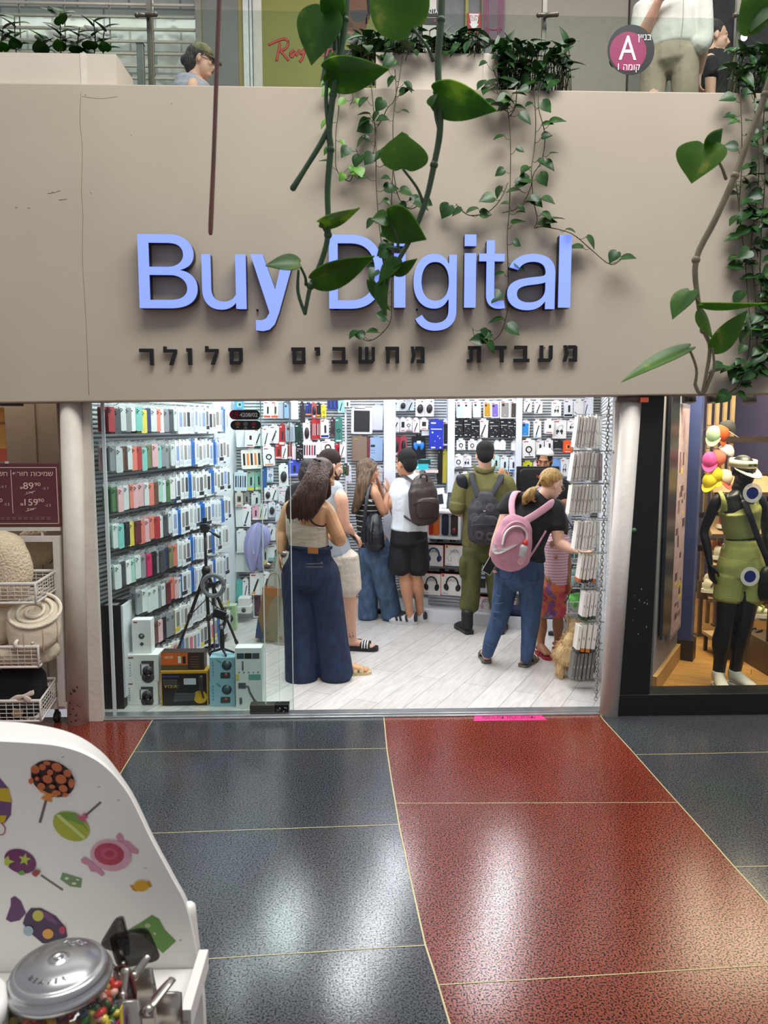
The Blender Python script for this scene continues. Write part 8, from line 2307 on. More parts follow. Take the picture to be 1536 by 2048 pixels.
def basket(lab,front,side_top,yb0,yb1,Yf):
 """Wire basket: FRONT = px of its outer front corner (x, top y, bottom y)."""
 fx,fy0,fy1=front
 a0,a1=at(fx,fy0,Yf),at(fx,fy1,Yf)
 xr=at(110,(yb0+yb1)/2,YL).x
 z1,z0=a0.z,a1.z
 bt=thing('wire_basket',lab,'basket',(a0.x-.3,Yf+.15,z0),'wire baskets of the rack')
 bar=.009
 x0=-2.75
 mb=MB()
 c00,c10,c11,c01=V((x0,Yf,0)),V((a0.x,Yf,0)),V((xr,YL+.02,0)),V((x0,YL+.02,0))
 for z,r in((z1,.011),(z0,.008)):
  for p0,p1 in((c00,c10),(c10,c11),(c11,c01)):
   mb.limb([p0+UP*z,p1+UP*z],[(r,.005)]*2,side=UP,n=6,k=1)
 mb.limb([c10+UP*z0,c10+UP*z1],.007,n=6,k=1).limb([c11+UP*z0,c11+UP*z1],.006,n=6,k=1)
 mb.build('rim',[RW],bt)
 mb=MB()
 for p0,p1,nx in((c00,c10,22),(c10,c11,9),(c01,c11,20)):
  for i in range(1,nx):
   q=p0.lerp(p1,i/nx)
   mb.limb([q+UP*z0,q+UP*z1],.0024,n=4,k=1)
  for i in range(1,5):
   z=z0+(z1-z0)*i/5
   mb.limb([p0+UP*z,p1+UP*z],.0022,n=4,k=1)
 for i in range(1,22):
  f=i/22
  mb.limb([c00.lerp(c10,f)+UP*z0,c01.lerp(c11,f)+UP*z0],.0024,n=4,k=1)
 for i in range(1,9):
  f=i/9
  mb.limb([c00.lerp(c01,f)+UP*z0,c10.lerp(c11,f)+UP*z0],.0024,n=4,k=1)
 mb.build('wire_mesh',[RW],bt)
 return z0,z1,a0.x
bz=[basket('top wire basket of the rack with a fleecy cream blanket',(70,1168,1206),0,1128,1165,4.42),basket('middle wire basket of the rack with rolled blankets',(76,1294,1334),0,1252,1290,4.42),basket('lowest wire basket of the rack with a black bundle',(80,1402,1442),0,1355,1400,4.42)]
SHERPA=M('dcc9aa',.95,var=.08,vs=60,bump=1.0,bs=70)
QUILT=M('d9c9b0',.9,var=.05,bump=.4,bs=14)
Y4=4.56
B=lambda x,y,dy=0:at(x,y,Y4+dy)
MB().limb([B(-40,1120),B(0,1110),B(25,1140,-.02),B(18,1178,-.03),B(-10,1198)],[(.16,.12),(.15,.12),(.12,.10),(.10,.09),(.10,.07)],side=(1,0,.3),n=16).ell(B(-10,1105,.05),V((.18,0,0)),V((0,.11,0)),V((0,0,.13)),e=.8).build('fleece_blanket',[SHERPA],tag(thing('blanket','fleecy cream blanket heaped in the top wire basket','blanket',B(0,1195)),None),vox=.012,smooth=3)
bl=thing('blanket','tall folded cream blanket standing behind the fleecy one','blanket',B(60,1125,.3))
MB().limb([at(66,1066,4.98),at(70,1090,4.98),at(80,1122,4.98)],[(.09,.05),(.10,.06),(.10,.06)],side=(1,0,0),n=14).build('folds',[SHERPA],bl,vox=.01,smooth=2)
bl=thing('blanket','narrow brown edged blanket standing beside the rack post','blanket',at(88,1122,5.02))
MB().limb([at(82,1066,5.02),at(90,1095,5.02),at(95,1122,5.02)],[(.03,.05),(.035,.05),(.035,.05)],side=(1,0,0),n=12).build('folds',[M('9a7f66',.9,bump=.4)],bl)
bl=thing('rolled_blanket','thick cream quilt rolled up and tied with a white ribbon in the middle basket','blanket',B(64,1278))
mb=MB()
pts=[]
for i in range(60):
 a=i*.32
 r=.022+.0048*a
 pts.append((r*math.cos(a+2.6),r*math.sin(a+2.6)))
ax=nrm((0.05,-.62,.78))
e1=nrm(V((1,0,0))-ax*ax.x)
e2=ax.cross(e1)
top=B(66,1224,-.04)
rs=[]
outer=[(.150*math.cos(w),.125*math.sin(w))for w in(2*math.pi*i/40 for i in range(40))]
mb.rings([[top-UP*h_+e1*(x*s_)+e2*(y*s_)for x,y in outer]for h_,s_ in((.165,.80),(.15,.98),(.10,1.02),(.05,1.03),(.012,1.0),(-.006,.90),(-.010,.80),(.002,.72))],0,True,True)
o=mb.build('quilt',[QUILT],bl)
MB().limb([top+e1*(x*1.55)+e2*(y*1.3)+ax*.006 for x,y in pts],[.011]*len(pts),n=8,k=2).build('rolled_edge',[M('e3d8c2',.9,bump=.4)],bl)
mb=MB()
for w in(2.2,3.0,3.9,4.6,5.3,6.0):
 x,y=.152*math.cos(w),.127*math.sin(w)
 mb.limb([top-UP*.02+e1*x+e2*y,top-UP*.08+e1*x*1.02+e2*y*1.02,top-UP*.15+e1*x+e2*y],.0035,n=6)
mb.build('quilting_seam',[M('bfae92',.9)],bl)
RIB=M('eee6da',.6)
MB().limb([B(28,1279,-.10),B(36,1278,-.13),B(50,1281,-.13),B(64,1282,-.12)],[(.010,.002)]*4,side=UP,n=6).limb([B(36,1278,-.13),B(31,1286,-.15),B(33,1296,-.15)],[(.012,.002)]*3,side=(1,0,0),n=6).limb([B(62,1281,-.13),B(66,1286,-.14)],[(.010,.002)]*2,side=(1,0,0),n=6,k=1).build('ribbon',[RIB],bl)
bl=thing('rolled_blanket','second cream roll at the frame edge beside the tied quilt','blanket',B(0,1280))
MB().limb([B(-4,1212,.02),B(-4,1244,.02),B(-4,1272,.02)],[(.09,.10),(.10,.11),(.09,.10)],side=(1,0,0),n=16).limb([B(21,1214,-.02),B(21,1240,-.03),B(22,1268,-.02)],[(.022,.03)]*3,side=(1,0,0),n=12).build('quilt',[QUILT],bl,vox=.01,smooth=2)
bl=thing('folded_blanket','soft quilted blanket lying in the middle wire basket under the rolls','blanket',B(30,1330))
MB().ell(B(20,1306,.02),V((.28,0,0)),V((0,.13,0)),V((0,0,.055)),e=.5).ell(B(66,1300,.08),V((.06,0,0)),V((0,.12,0)),V((0,0,.07)),e=.6).build('quilt',[M('c9b99f',.9,bump=.7,bs=30)],bl)
bl=thing('folded_blanket','black knitted bundle with a pale bow in the lowest basket','blanket',B(40,1430))
MB().ell(B(38,1374,.05),V((.155,0,0)),V((0,.12,0)),V((0,0,.125)),e=.6).ell(B(70,1395,.08),V((.08,0,0)),V((0,.10,0)),V((0,0,.06)),e=.6).ell(B(0,1410,.02),V((.26,0,0)),V((0,.14,0)),V((0,0,.07)),e=.5).build('fabric',[M('17161a',.9,var=.2,vs=90,bump=.6,bs=90)],bl,vox=.012,smooth=2)
BOW=M('dccdbd',.7)
MB().limb([B(20,1402,-.12),B(34,1396,-.14),B(48,1392,-.15),B(64,1386,-.15),B(67,1382,-.14)],[(.012,.003),(.018,.003),(.010,.004),(.016,.003),(.010,.003)],side=UP,n=8).limb([B(46,1392,-.15),B(54,1398,-.155),B(60,1401,-.155)],[(.008,.003),(.018,.003),(.016,.003)],side=UP,n=8).build('bow',[BOW],bl)
MB().box(B(35,1426,-.13),(.06,.004,.045),0,Matrix.Rotation(.3,3,'Y')).build('paper_tag',[M('a98f6a',.7)],bl)
t=thing('hanging_poster','orange and red poster hanging at the frame edge of the blanket shop','poster',at(4,920,4.95))
a,b=at(-40,860,4.95),at(10,860,4.95)
za,zb_,zc=at(5,815,4.95).z,at(5,897,4.95).z,at(5,922,4.95).z
MB().box2((a.x,4.95,zb_),(b.x,4.956,za)).build('orange_field',[M('e0a04a',.5)],t)
MB().box2((a.x,4.95,zc),(b.x,4.956,zb_)).build('red_field',[M('c2523c',.5)],t)
MB().box2((a.x+.10,4.948,za),(a.x+.11,4.95,za+.1)).build('string',[KK],t)
text(heb('אונ'),M('7a2a1e',.5),at(3,849,4.947),(1,0,0),UP,.020,t,'lettering',width=.05)
q=at(22,812,4.90)
t=thing('ceiling_fitting','grey fitting under the fascia at the blanket shop','fitting',q)
MB().box((q.x,4.9,q.z+.05),(.13,.06,.10)).build('housing',[M('4a443e',.5)],t)
MB().box((q.x-.05,4.86,q.z+.06),(.05,.03,.03)).build('red_lamp',[M('6a1a1a',.4)],t)
# ================================================================== UPPER GALLERY
ZU=3.5
struct('floor_upper',MB().box2((-5.2,4.99,3.44),(6.5,12.5,ZU)),[M('8f8a84',.3)])
YW=8.4
U=lambda px,py:at(px,py,YW)
x=lambda px:at(px,80,YW).x
ZT=6.6
GREYP,OLIV=M('6a6c66',.35,var=.06),M('7d7c2c',.5,var=.14,vs=1.2)
struct('wall_upper',MB().box2((x(1008),YW+.02,ZU),(x(1256),YW+.10,ZT)),[M('93897e',.5,var=.05)])
struct('wall_upper_back',MB().box2((-5.4,YW+2.0,ZU),(7.5,YW+2.1,ZT)),[M('3a3836',.6)])
t=thing('roller_grille','closed roller grille of level bars in front of a bright shop upstairs','roller grille',(x(180),YW,ZU))
mb=MB()
z=ZU+.05
k=0
while z<ZT-.1:
 mb.limb([V((-5.2,YW,z)),V((x(400),YW,z))],[(.016,.012)]*2,side=UP,n=8,k=1,rnd=False)
 z+=.118
mb.build('bars',[M('b5b0a2',.4,.2)],t)
mb=MB()
for px in(302,398):
 mb.box2((x(px)-.03,YW-.02,ZU),(x(px)+.03,YW+.02,ZT))
for px in(40,130,220):
 mb.box2((x(px)-.006,YW+.012,ZU),(x(px)+.006,YW+.02,ZT))
mb.build('guide',[M('77736a',.4,.5)],t)
m=bpy.data.materials.new('silver_wrap')
m.use_nodes=True
N,L=m.node_tree.nodes,m.node_tree.links
q=N['Principled BSDF']
tc,br,nz,mx=N.new('ShaderNodeTexCoord'),N.new('ShaderNodeTexBrick'),N.new('ShaderNodeTexNoise'),N.new('ShaderNodeMix')
mp=N.new('ShaderNodeMapping')
mp.inputs['Rotation'].default_value=(math.pi/2,0,0)
L.new(tc.outputs['Object'],mp.inputs[0])
L.new(mp.outputs[0],br.inputs[0])
for kk,v in(('Scale',1),('Brick Width',.55),('Row Height',.22),('Mortar Size',.012)):
 br.inputs[kk].default_value=v
br.inputs['Color1'].default_value,br.inputs['Color2'].default_value,br.inputs['Mortar'].default_value=lin('c9ccc4'),lin('b3b8b2'),lin('8e928c')
nz.inputs['Scale'].default_value=3.5
L.new(tc.outputs['Object'],nz.inputs[0])
mx.data_type,mx.blend_type='RGBA','MULTIPLY'
mx.inputs[0].default_value=.5
L.new(br.outputs[0],mx.inputs[6])
L.new(nz.outputs['Fac'],mx.inputs[7])
L.new(mx.outputs[2],q.inputs['Base Color'])
q.inputs['Roughness'].default_value,q.inputs['Metallic'].default_value=.22,.35
b_=N.new('ShaderNodeBump')
b_.inputs['Strength'].default_value,b_.inputs['Distance'].default_value=.6,.06
L.new(nz.outputs['Fac'],b_.inputs['Height'])
L.new(b_.outputs[0],q.inputs['Normal'])
struct('wall_upper_shop',MB().box2((-5.3,YW+.55,ZU),(x(404),YW+.62,ZT)),[m])
area('wrapped_stock_light',(x(150),YW+.3,6.3),(x(150),YW+.55,4.6),3.2,.3,10,(1,.98,.94))
pm=struct('window_3',MB().box2((x(404),YW,ZU),(x(484),YW+.04,ZT)),[GREYP])
MB().box2((x(398),YW-.01,ZU),(x(405),YW+.05,ZT)).box2((x(478),YW-.012,ZU),(x(487),YW+.04,ZT)).build('yellow_edge',[M('8a7f3a',.5)],pm)
struct('trim_10',MB().box2((x(488),YW-.05,ZU),(x(499),YW+.06,ZT)).box2((x(500),YW-.03,ZU),(x(505),YW+.06,ZT)),[M('a9adad',.35,.5)])
struct('trim_11',MB().box2((x(506),YW,ZU),(x(524),YW+.06,ZT)),[M('c9c5b8',.5)])
t=thing('advertising_poster','olive green advertising poster upstairs with a man in sunglasses and red script','poster',(x(640),YW,ZU))
MB().box2((x(524),YW,ZU),(x(775),YW+.03,ZT)).build('poster_sheet',[OLIV],t)
def flatp(nm,mat,pts,lay):
 MB().prism([(at(px,py,YW).x,at(px,py,YW).z)for px,py in pts],.002,(0,YW-.0015*lay,0),ux=(1,0,0),uy=UP,uz=(0,-1,0)).build(nm,[mat],t)
SKP=M('6a4632',.6,var=.12,vs=5)
flatp('printed_hair',M('1a1513',.7),[(648,-50),(738,-50),(744,10),(738,40),(728,20),(660,20),(652,30),(646,0)],1)
flatp('printed_jacket',M('20242c',.7),[(655,40),(672,60),(690,100),(735,100),(760,170),(640,170),(648,120)],1)
flatp('printed_face',SKP,[(672,-30),(712,-40),(732,-10),(735,30),(733,55),(724,72),(712,80),(698,78),(684,66),(676,40)],2)
flatp('printed_ear',SKP,[(732,28),(738,32),(736,46),(731,50)],2)
flatp('printed_sunglasses',M('15171a',.35),[(700,22),(734,20),(733,36),(724,44),(710,44),(702,36)],3)
flatp('printed_sunglasses',M('15171a',.35),[(676,26),(694,22),(694,36),(688,44),(678,40)],3)
flatp('printed_lips',M('9a5f58',.5),[(690,66),(700,63),(711,66),(703,73),(694,73)],3)
flatp('printed_nose',M('523324',.6),[(694,50),(700,45),(708,50),(706,54),(696,54)],3)
RS=M('b5382c',.5)
mb=MB()
for pts in(((537,90),(555,82),(570,78),(577,86),(570,98),(556,102)),((560,86),(557,104),(553,122)),((560,101),(570,112),(577,121)),((588,100),(580,108),(584,114),(592,104),(594,112)),((598,99),(602,108),(609,98),(605,116),(599,124))):
 mb.limb([U(*q)+V((0,-.004,0))for q in pts],[(.013,.003)]*len(pts),side=(0,0,1),n=6,k=4)
mb.build('red_script',[RS],t)
text('-Ban',RS,U(636,112)+V((0,-.004,0)),(1,.0,.0),UP,.12,t,'red_script',shear=.25,width=.30)
struct('trim_12',MB().box2((x(845),YW-.02,ZU),(x(872),YW+.06,ZT)),[M('cfcbc2',.5)])
struct('window_4',MB().box2((x(776),YW+.04,ZU),(x(845),YW+.07,ZT)),[M('55565a',.3)])
struct('window_5',MB().box2((x(872),YW+.04,ZU),(x(1008),YW+.07,ZT)),[M('66676a',.35,var=.1)])
struct('trim_13',MB().box2((x(930),YW-.01,ZU),(x(936),YW+.05,ZT)).box2((x(962),YW-.01,ZU),(x(964),YW+.05,ZT)),[M('8f8740',.5)])
t=thing('unit_number_sign','small black plate reading 0421A above the gallery plants','sign',U(860,36))
a,b=U(838,21),U(879,36)
MB().prism(rrect(b.x-a.x,a.z-b.z,.035),.01,((a.x+b.x)/2,YW-.02,(a.z+b.z)/2),uz=(0,-1,0)).build('plate',[INK],t)
text('0421A',INKW,((a.x+b.x)/2+.02,YW-.031,b.z+.027),(1,0,0),UP,.045,t,'number',width=.13)
a,b=U(843,38),U(879,52)
MB().prism(rrect(b.x-a.x,a.z-b.z,.03),.01,((a.x+b.x)/2,YW-.02,(a.z+b.z)/2),uz=(0,-1,0)).cyl(((a.x+b.x)/2+.04,YW-.03,(a.z+b.z)/2),((a.x+b.x)/2+.04,YW-.034,(a.z+b.z)/2),.018,mi=1).build('dotted_plate',[INK,M('8a5560',.5)],t)
t=thing('sale_sign','small red sign with a white arrow pointing down behind the gallery plants','sign',U(947,66))
a,b=U(934,28),U(961,67)
MB().box2((a.x,YW-.02,b.z),(b.x,YW-.01,a.z)).build('red_field',[M('b02a33',.5)],t)
cx,w,h=(a.x+b.x)/2,b.x-a.x,a.z-b.z
MB().prism([(-w*.36,h*.46),(w*.36,h*.46),(w*.22,-h*.05),(w*.34,-h*.05),(0,-h*.44),(-w*.34,-h*.05),(-w*.22,-h*.05)],.002,(cx,YW-.02,(a.z+b.z)/2),uz=(0,-1,0)).build('white_arrow',[INKW],t)
text('SUM',M('b02a33',.5),(cx,YW-.0225,(a.z+b.z)/2+h*.24),(1,0,0),UP,.03,t,'lettering',width=.085)
text('OFF',M('b02a33',.5),(cx,YW-.0225,(a.z+b.z)/2+h*.08),(1,0,0),UP,.025,t,'lettering',width=.06)
t=thing('striped_poster','purple poster with a pink rounded outline figure upstairs','poster',U(985,80))
a,b=U(965,-60),U(1008,82)
MB().box2((a.x,YW-.015,b.z),(b.x,YW-.005,a.z)).build('poster_sheet',[M('6a5560',.5,var=.08)],t)
mb=MB()
for r in(.30,.42,.54):
 cx,zb=(a.x+b.x)/2,U(985,62).z
 hw=(b.x-a.x)*.5*r*1.5
 mb.limb([V((cx-hw,YW-.017,zb+1.2)),V((cx-hw,YW-.017,zb+hw)),V((cx-hw*.7,YW-.017,zb+hw*.3)),V((cx,YW-.017,zb)),V((cx+hw*.7,YW-.017,zb+hw*.3)),V((cx+hw,YW-.017,zb+hw)),V((cx+hw,YW-.017,zb+1.2))],[(.008,.003)]*7,side=(0,1,0),n=6,k=3)
mb.build('pink_outline',[M('b0507e',.5)],t)
struct('wall_upper_dark',MB().box2((x(1410),YW+.5,ZU),(7.5,YW+.58,ZT)),[M('3c3a3a',.45,var=.2)])
struct('trim_14',MB().box2((x(1258),YW-.02,ZU),(x(1292),YW+.12,ZT)).box2((x(1405),YW-.02,ZU),(x(1411),YW+.1,ZT)),[M('6f6860',.5)])
struct('wall_upper_glow',MB().box2((x(1292),YW+.3,ZU),(x(1405),YW+.36,ZT)),[M('8a8276',.5,var=.1)])  # plain grey-beige wall with slight random tone
BULB=M('f6f8ff',.3,var=0,emit=9.0)
for k,(px,py)in enumerate(((1490,22),(1488,53),(1487,75),(1530,8))):
 q=at(px,py,YW+.30)
 t=thing('downlight',f'small bright downlight, {ORD[k]} from the top in the dark shop upstairs' if k<3 else 'small bright downlight at the frame edge in the dark shop upstairs','lamp',q,'downlights of the dark shop')
 MB().lathe(q+V((0,.06,0)),[(.05,0),(.055,.05),(.055,.07)],18,ax=(0,-1,-.2)).build('housing',[M('55534f',.4,.5)],t)
 MB().lathe(q+V((0,-.005,0)),[(.045,0),(.03,.012),(.004,.014)],16,ax=(0,-1,-.2)).build('bulb',[BULB],t)
 MB().limb([q+V((0,.06,0)),q+V((0,.22,.05))],.012,n=6,k=1).build('arm',[KK],t)
YBAL=5.25
GLASSB=glass('balustrade_glass','eef3f0')
for k,(px0,px1)in enumerate(((-300,298),(304,1084),(1092,1466),(1474,2100))):
 a,b=at(px0,0,YBAL),at(px1,0,YBAL)
 struct(f'window_{6 + k}',MB().box2((a.x,YBAL,ZU),(b.x,YBAL+.012,4.53)),[GLASSB])
POSTM=M('77746c',.35,.6)
for k,(px,lab,br)in enumerate(((302,'grey steel balustrade post with a glass clamp near the woman in the cap',1),(1086,'grey steel balustrade post with a glass clamp over the trailing plant',-1),(1470,'grey steel balustrade post with a glass clamp beside the woman in black',-1))):
 b=at(px,160,YBAL+.05)
 tp=at(px,-30,YBAL+.05)
 t=thing('balustrade_post',lab,'post',(b.x,YBAL+.05,ZU),'steel posts of the balustrade')
 MB().box2((b.x-.014,YBAL+.04,ZU),(b.x+.014,YBAL+.07,4.75)).build('post',[POSTM],t)
 z=at(px,33,YBAL).z
 mb=MB().limb([V((b.x,YBAL+.03,z+.015)),V((b.x+.0,YBAL-.02,z)),V((b.x-.05,YBAL-.03,z-.006))],.014,n=10,k=2).limb([V((b.x,YBAL-.02,z)),V((b.x+.055,YBAL-.03,z))],.016,n=10,k=1)
 mb.ell((b.x-.055,YBAL-.03,z-.006),.017).ell((b.x+.06,YBAL-.03,z),.017)
 mb.build('glass_clamp',[M('6a665c',.35,.6)],t)
b=at(283,160,YBAL+.1)
t=thing('rail_stub','short grey post standing behind the balustrade beside the planter box','post',(b.x,YBAL+.1,ZU))
MB().box2((b.x-.022,YBAL+.08,ZU),(b.x+.022,YBAL+.12,at(283,90,YBAL+.1).z)).build('post',[M('8f918e',.4,.3)],t,bevel=.004)
MB().box2((b.x-.024,YBAL+.078,at(283,90,YBAL+.1).z),(b.x+.024,YBAL+.122,at(283,90,YBAL+.1).z+.008)).build('cap',[M('6f716e',.4,.3)],t)
q=at(1262,100,YBAL-.003)
t=thing('building_marker','round black and magenta sticker with a large A on the balustrade glass','sticker',q)
rx,rz=abs(at(1309,100,YBAL).x-at(1215,100,YBAL).x)/2,abs(at(1262,50,YBAL).z-at(1262,151,YBAL).z)/2
ov=lambda k,dx=0,dz=0:[(dx+rx*k*math.cos(w),dz+rz*k*math.sin(w))for w in(2*math.pi*i/40 for i in range(40))]
MB().prism(ov(1),.001,q,uz=(0,-1,0)).build('black_disc',[INK],t)
MB().prism(ov(.78,-.02,-.01),.0012,q+V((0,-.0008,0)),uz=(0,-1,0)).build('magenta_disc',[M('8a1a52',.45,var=.05)],t)
text('A',INKW,q+V((-.022,-.0035,-.062)),(1,0,0),UP,.155,t,'letter',width=.115)
text(heb('בניין'),INKW,q+V((.085,-.0035,.06)),(1,0,0),UP,.042,t,'lettering',width=.088)
text('1 '+heb('קומה'),INKW,q+V((-.015,-.0035,-.125)),(1,0,0),UP,.042,t,'lettering',width=.145)
PLB=M('cfc4b4',.6,var=.04,vs=3)
PY=4.80
def planter(lab,px0,px1,py0,py1,dep,strips):
 a,b=at(px0,py1,PY),at(px1,py0,PY)
 t=thing('planter_box',lab,'planter',((a.x+b.x)/2,PY+dep/2,a.z))
 z0,z1=3.868,b.z
 MB().box2((a.x,PY,z0),(b.x,PY+.015,z1)).box2((a.x,PY+dep-.015,z0),(b.x,PY+dep,z1)).box2((a.x,PY+.015,z0),(a.x+.015,PY+dep-.015,z1)).box2((b.x-.015,PY+.015,z0),(b.x,PY+dep-.015,z1)).box2((a.x+.015,PY+.015,z0),(b.x-.015,PY+dep-.015,z0+.03)).build('box',[PLB],t)
 MB().box2((a.x+.015,PY+.015,z0+.03),(b.x-.015,PY+dep-.015,z1-.03)).build('soil',[M('3a2f26',.95,var=.3,bump=.5)],t)
 for sx in strips:
  xx=at(sx,py0,PY).x
  MB().box2((xx-.016,PY-.004,z0),(xx+.016,PY+.001,z1+.002)).build('joint_strip',[M('d9d0c2',.5)],t)
 return t,z1
_,zp1=planter('long cream planter box with leafy shoots on the parapet by the roller grille',-420,232,108,170,.34,(166,))
_,zp2=planter('cream planter box full of trailing plants in the middle of the parapet',752,995,108,172,.34,(972,))
# ---- people upstairs
p=Person('woman in a camouflage cap and glasses walking along the upper gallery',6.6,(1,.1),'fair')
nk=p.p(388,150)
p.torso([V((nk.x,nk.y,ZU+.75)),V((nk.x,nk.y,ZU+.95)),V((nk.x-.02,nk.y,ZU+1.1)),p.p(384,195),p.p(386,168),nk],[(.15,.14),(.15,.15),(.13,.13),(.15,.15),(.10,.14),(.05,.05)])
p.head(p.p(402,122),(1,.12,-.12),(0,0,1),1.06,nk,.05)
for s_ in(-1,1):
 sh=p.p(386,172,-.17*s_)
 p.arm(sh,sh+V((-.05,0,-.28)),sh+V((.08,0,-.50)),(.05,.04,.028))
 p.hand(sh+V((.08,0,-.50)),(.3,0,-1),(1,0,0),1,.5,s_)
 hp=V((nk.x,nk.y-.09*s_,ZU+.82))
 p.leg(hp,V((nk.x+.08*s_,nk.y-.09*s_,ZU+.46)),V((nk.x+.15*s_,nk.y-.09*s_,ZU+.09)))
 p.foot(V((nk.x+.15*s_,nk.y-.09*s_,ZU+.09)),(1,0),.24,.042,z=ZU,toes=False)
t=p.finish((nk.x,6.6,ZU))
p.cloth('sleeveless_top',M('a9aab6',.85,bump=.3),lambda m:p.torso([V((nk.x,nk.y,ZU+.85)),V((nk.x-.02,nk.y,ZU+1.1)),p.p(384,195),p.p(387,166),p.p(390,155)],[(.165,.165),(.145,.15),(.165,.17),(.11,.15),(.065,.065)],m),.01,3)
p.cloth('trousers',M('3a3f4a',.85),lambda m:[m.limb([V((nk.x,nk.y-.08*s_,ZU+.88)),V((nk.x+.08*s_,nk.y-.09*s_,ZU+.46)),V((nk.x+.14*s_,nk.y-.09*s_,ZU+.1))],[.11,.085,.07],n=14)for s_ in(-1,1)],.011,3)
p.cap_hair(t,HAIRM['black'],.02,-.01,1.0,.0,.02,extra=lambda m,P:m.ell(P(0,-.115,-.015),p.hr*.04,p.hf*.04,p.hu*.045))
p.face(t)
CAMO=M('8b8862',.8,var=.0,vs=28,hex2='5c5a3c')
ct=thing('cap','camouflage peaked cap on the woman upstairs','cap',p.P(0,0,.06))
rs=[[p.P(0,-.008,.040)+p.hu*(.092*q)+p.hr*(.085*r*math.cos(w))+p.hf*(.104*r*math.sin(w))for w in(2*math.pi*i/22 for i in range(22))]for q,r in((0,1),(.3,.98),(.6,.86),(.85,.6),(1,.12))]
MB().rings(rs,0,True,True).build('crown',[CAMO],ct)
vs=[(math.cos(a)*.082,math.sin(a)*.10)for a in(math.radians(15+150*i/10)for i in range(11))]+[(math.cos(a)*.085,math.sin(a)*.18)for a in(math.radians(160-140*i/10)for i in range(11))]
MB().prism(vs,.006,p.P(0,-.008,.042),ux=p.hr,uy=(p.hf-p.hu*.22).normalized(),uz=-p.hu).build('peak',[CAMO],ct)
mb=MB()
for s_ in(-1,1):
 c=p.P(s_*.034,.100,.004)
 mb.ell(c,p.hr*.026,p.hf*.004,p.hu*.018,n=12,m=6).limb([p.P(s_*.058,.095,.010),p.P(s_*.080,.04,.012),p.P(s_*.082,-.005,.006)],.003,n=6)
mb.build('eyeglasses',[M('1a1718',.25)],t)
p=Person('man in a white untucked shirt and beige trousers walking behind the balustrade',5.75,(-.35,-.9),'fair',vox=.008)
q=lambda x_,y_,dy=0:p.p(x_,y_,dy)
pe=q(1340,105)
nk=V((pe.x,pe.y,ZU+1.44))
p.torso([pe-UP*.05,pe+UP*.02,V((pe.x,pe.y,ZU+1.12)),V((pe.x,pe.y,ZU+1.28)),V((pe.x,pe.y,ZU+1.40)),nk],[(.14,.12),(.15,.13),(.15,.13),(.17,.13),(.16,.10),(.06,.06)])
p.head(nk+UP*.17+p.f*.03,p.f,(0,0,1),1.04,nk,.06)
for s_ in(-1,1):
 sh=nk+p.r*(.17*s_)-UP*.06
 el=sh+p.r*(.05*s_)-UP*.27+p.f*.02
 wr=(q(1318,0,-.16)if s_>0 else el+V((.04,.16,-.18)))
 p.arm(sh,el,wr,(.055,.045,.03))
 p.hand(wr,(.35,-.3,.15)if s_>0 else(0,0,-1),(0,0,1)if s_>0 else(1,0,0),1,.7,s_)
 hp=pe+p.r*(.10*s_)-UP*.04
 an=V((pe.x,pe.y,ZU+.09))+p.r*(.13*s_)+p.f*(.12*s_)
 p.leg(hp,limbpts(hp,an,.5),an)
 p.foot(an,p.f,.26,.045,z=ZU,toes=False)
t=p.finish((pe.x,5.75,ZU))
LINEN=M('d5d4cb',.85,var=.05,bump=.5,bs=10)
p.cloth('white_shirt',LINEN,lambda m:(p.torso([q(1345,96),q(1345,70),V((pe.x,pe.y,ZU+1.12)),V((pe.x,pe.y,ZU+1.28)),V((pe.x,pe.y,ZU+1.405)),nk],[(.185,.155),(.178,.15),(.175,.145),(.185,.145),(.175,.11),(.075,.07)],m),[m.limb([nk+p.r*(.19*s_)-UP*.06,nk+p.r*(.22*s_)-UP*.33+p.f*.02,nk+p.r*(.19*s_)-UP*.42+p.f*.08],[.075,.065,.058],n=14)for s_ in(-1,1)]),.011,3)
MB().limb([q(1367,-20,-.19),q(1366,40,-.19),q(1362,75,-.19),q(1359,94,-.19)],.003,n=5).build('placket_seam',[M('a9a89e',.8)],t)
p.cloth('beige_trousers',M('a99c86',.85,var=.05,bump=.6,bs=9),lambda m:(m.limb([q(1344,88),q(1342,112),q(1342,130)],[(.162,.14),(.170,.15),(.168,.15)],side=p.r,n=16),[m.limb([pe+p.r*(.10*s_)-UP*.03,pe+p.r*(.115*s_)-UP*.45,V((pe.x,pe.y,ZU+.05))+p.r*(.13*s_)+p.f*(.11*s_)],[(.10,.12),(.09,.10),(.075,.08)],side=p.r,n=14)for s_ in(-1,1)]),.011,3)
p.cap_hair(t,SHORTHAIR['dark'])
p.face(t)
bgs=thing('messenger_strap_bag','black bag carried at the back of the man in the white shirt upstairs','bag',q(1262,70,.15))
MB().limb([q(1275,40,.05),q(1258,60,.10),q(1248,82,.14)],[(.02,.012)]*3,side=UP,n=8).ell(q(1236,110,.16),V((.06,0,0)),V((0,.05,0)),V((0,0,.08)),e=.6).build('bag_body',[KK],bgs)
p=Person('young woman in black with dark tied hair in profile behind the balustrade',6.3,(1,-.05),'fair')
nk=p.p(1420,100)
p.torso([V((nk.x,nk.y,ZU+.75)),V((nk.x,nk.y,ZU+.95)),V((nk.x,nk.y,ZU+1.05)),p.p(1418,150),p.p(1420,116),nk],[(.14,.14),(.14,.15),(.12,.12),(.14,.15),(.10,.13),(.045,.045)])
p.head(p.p(1429,76),(1,-.10,-.05),(0,0,1),1.0,nk,.043)
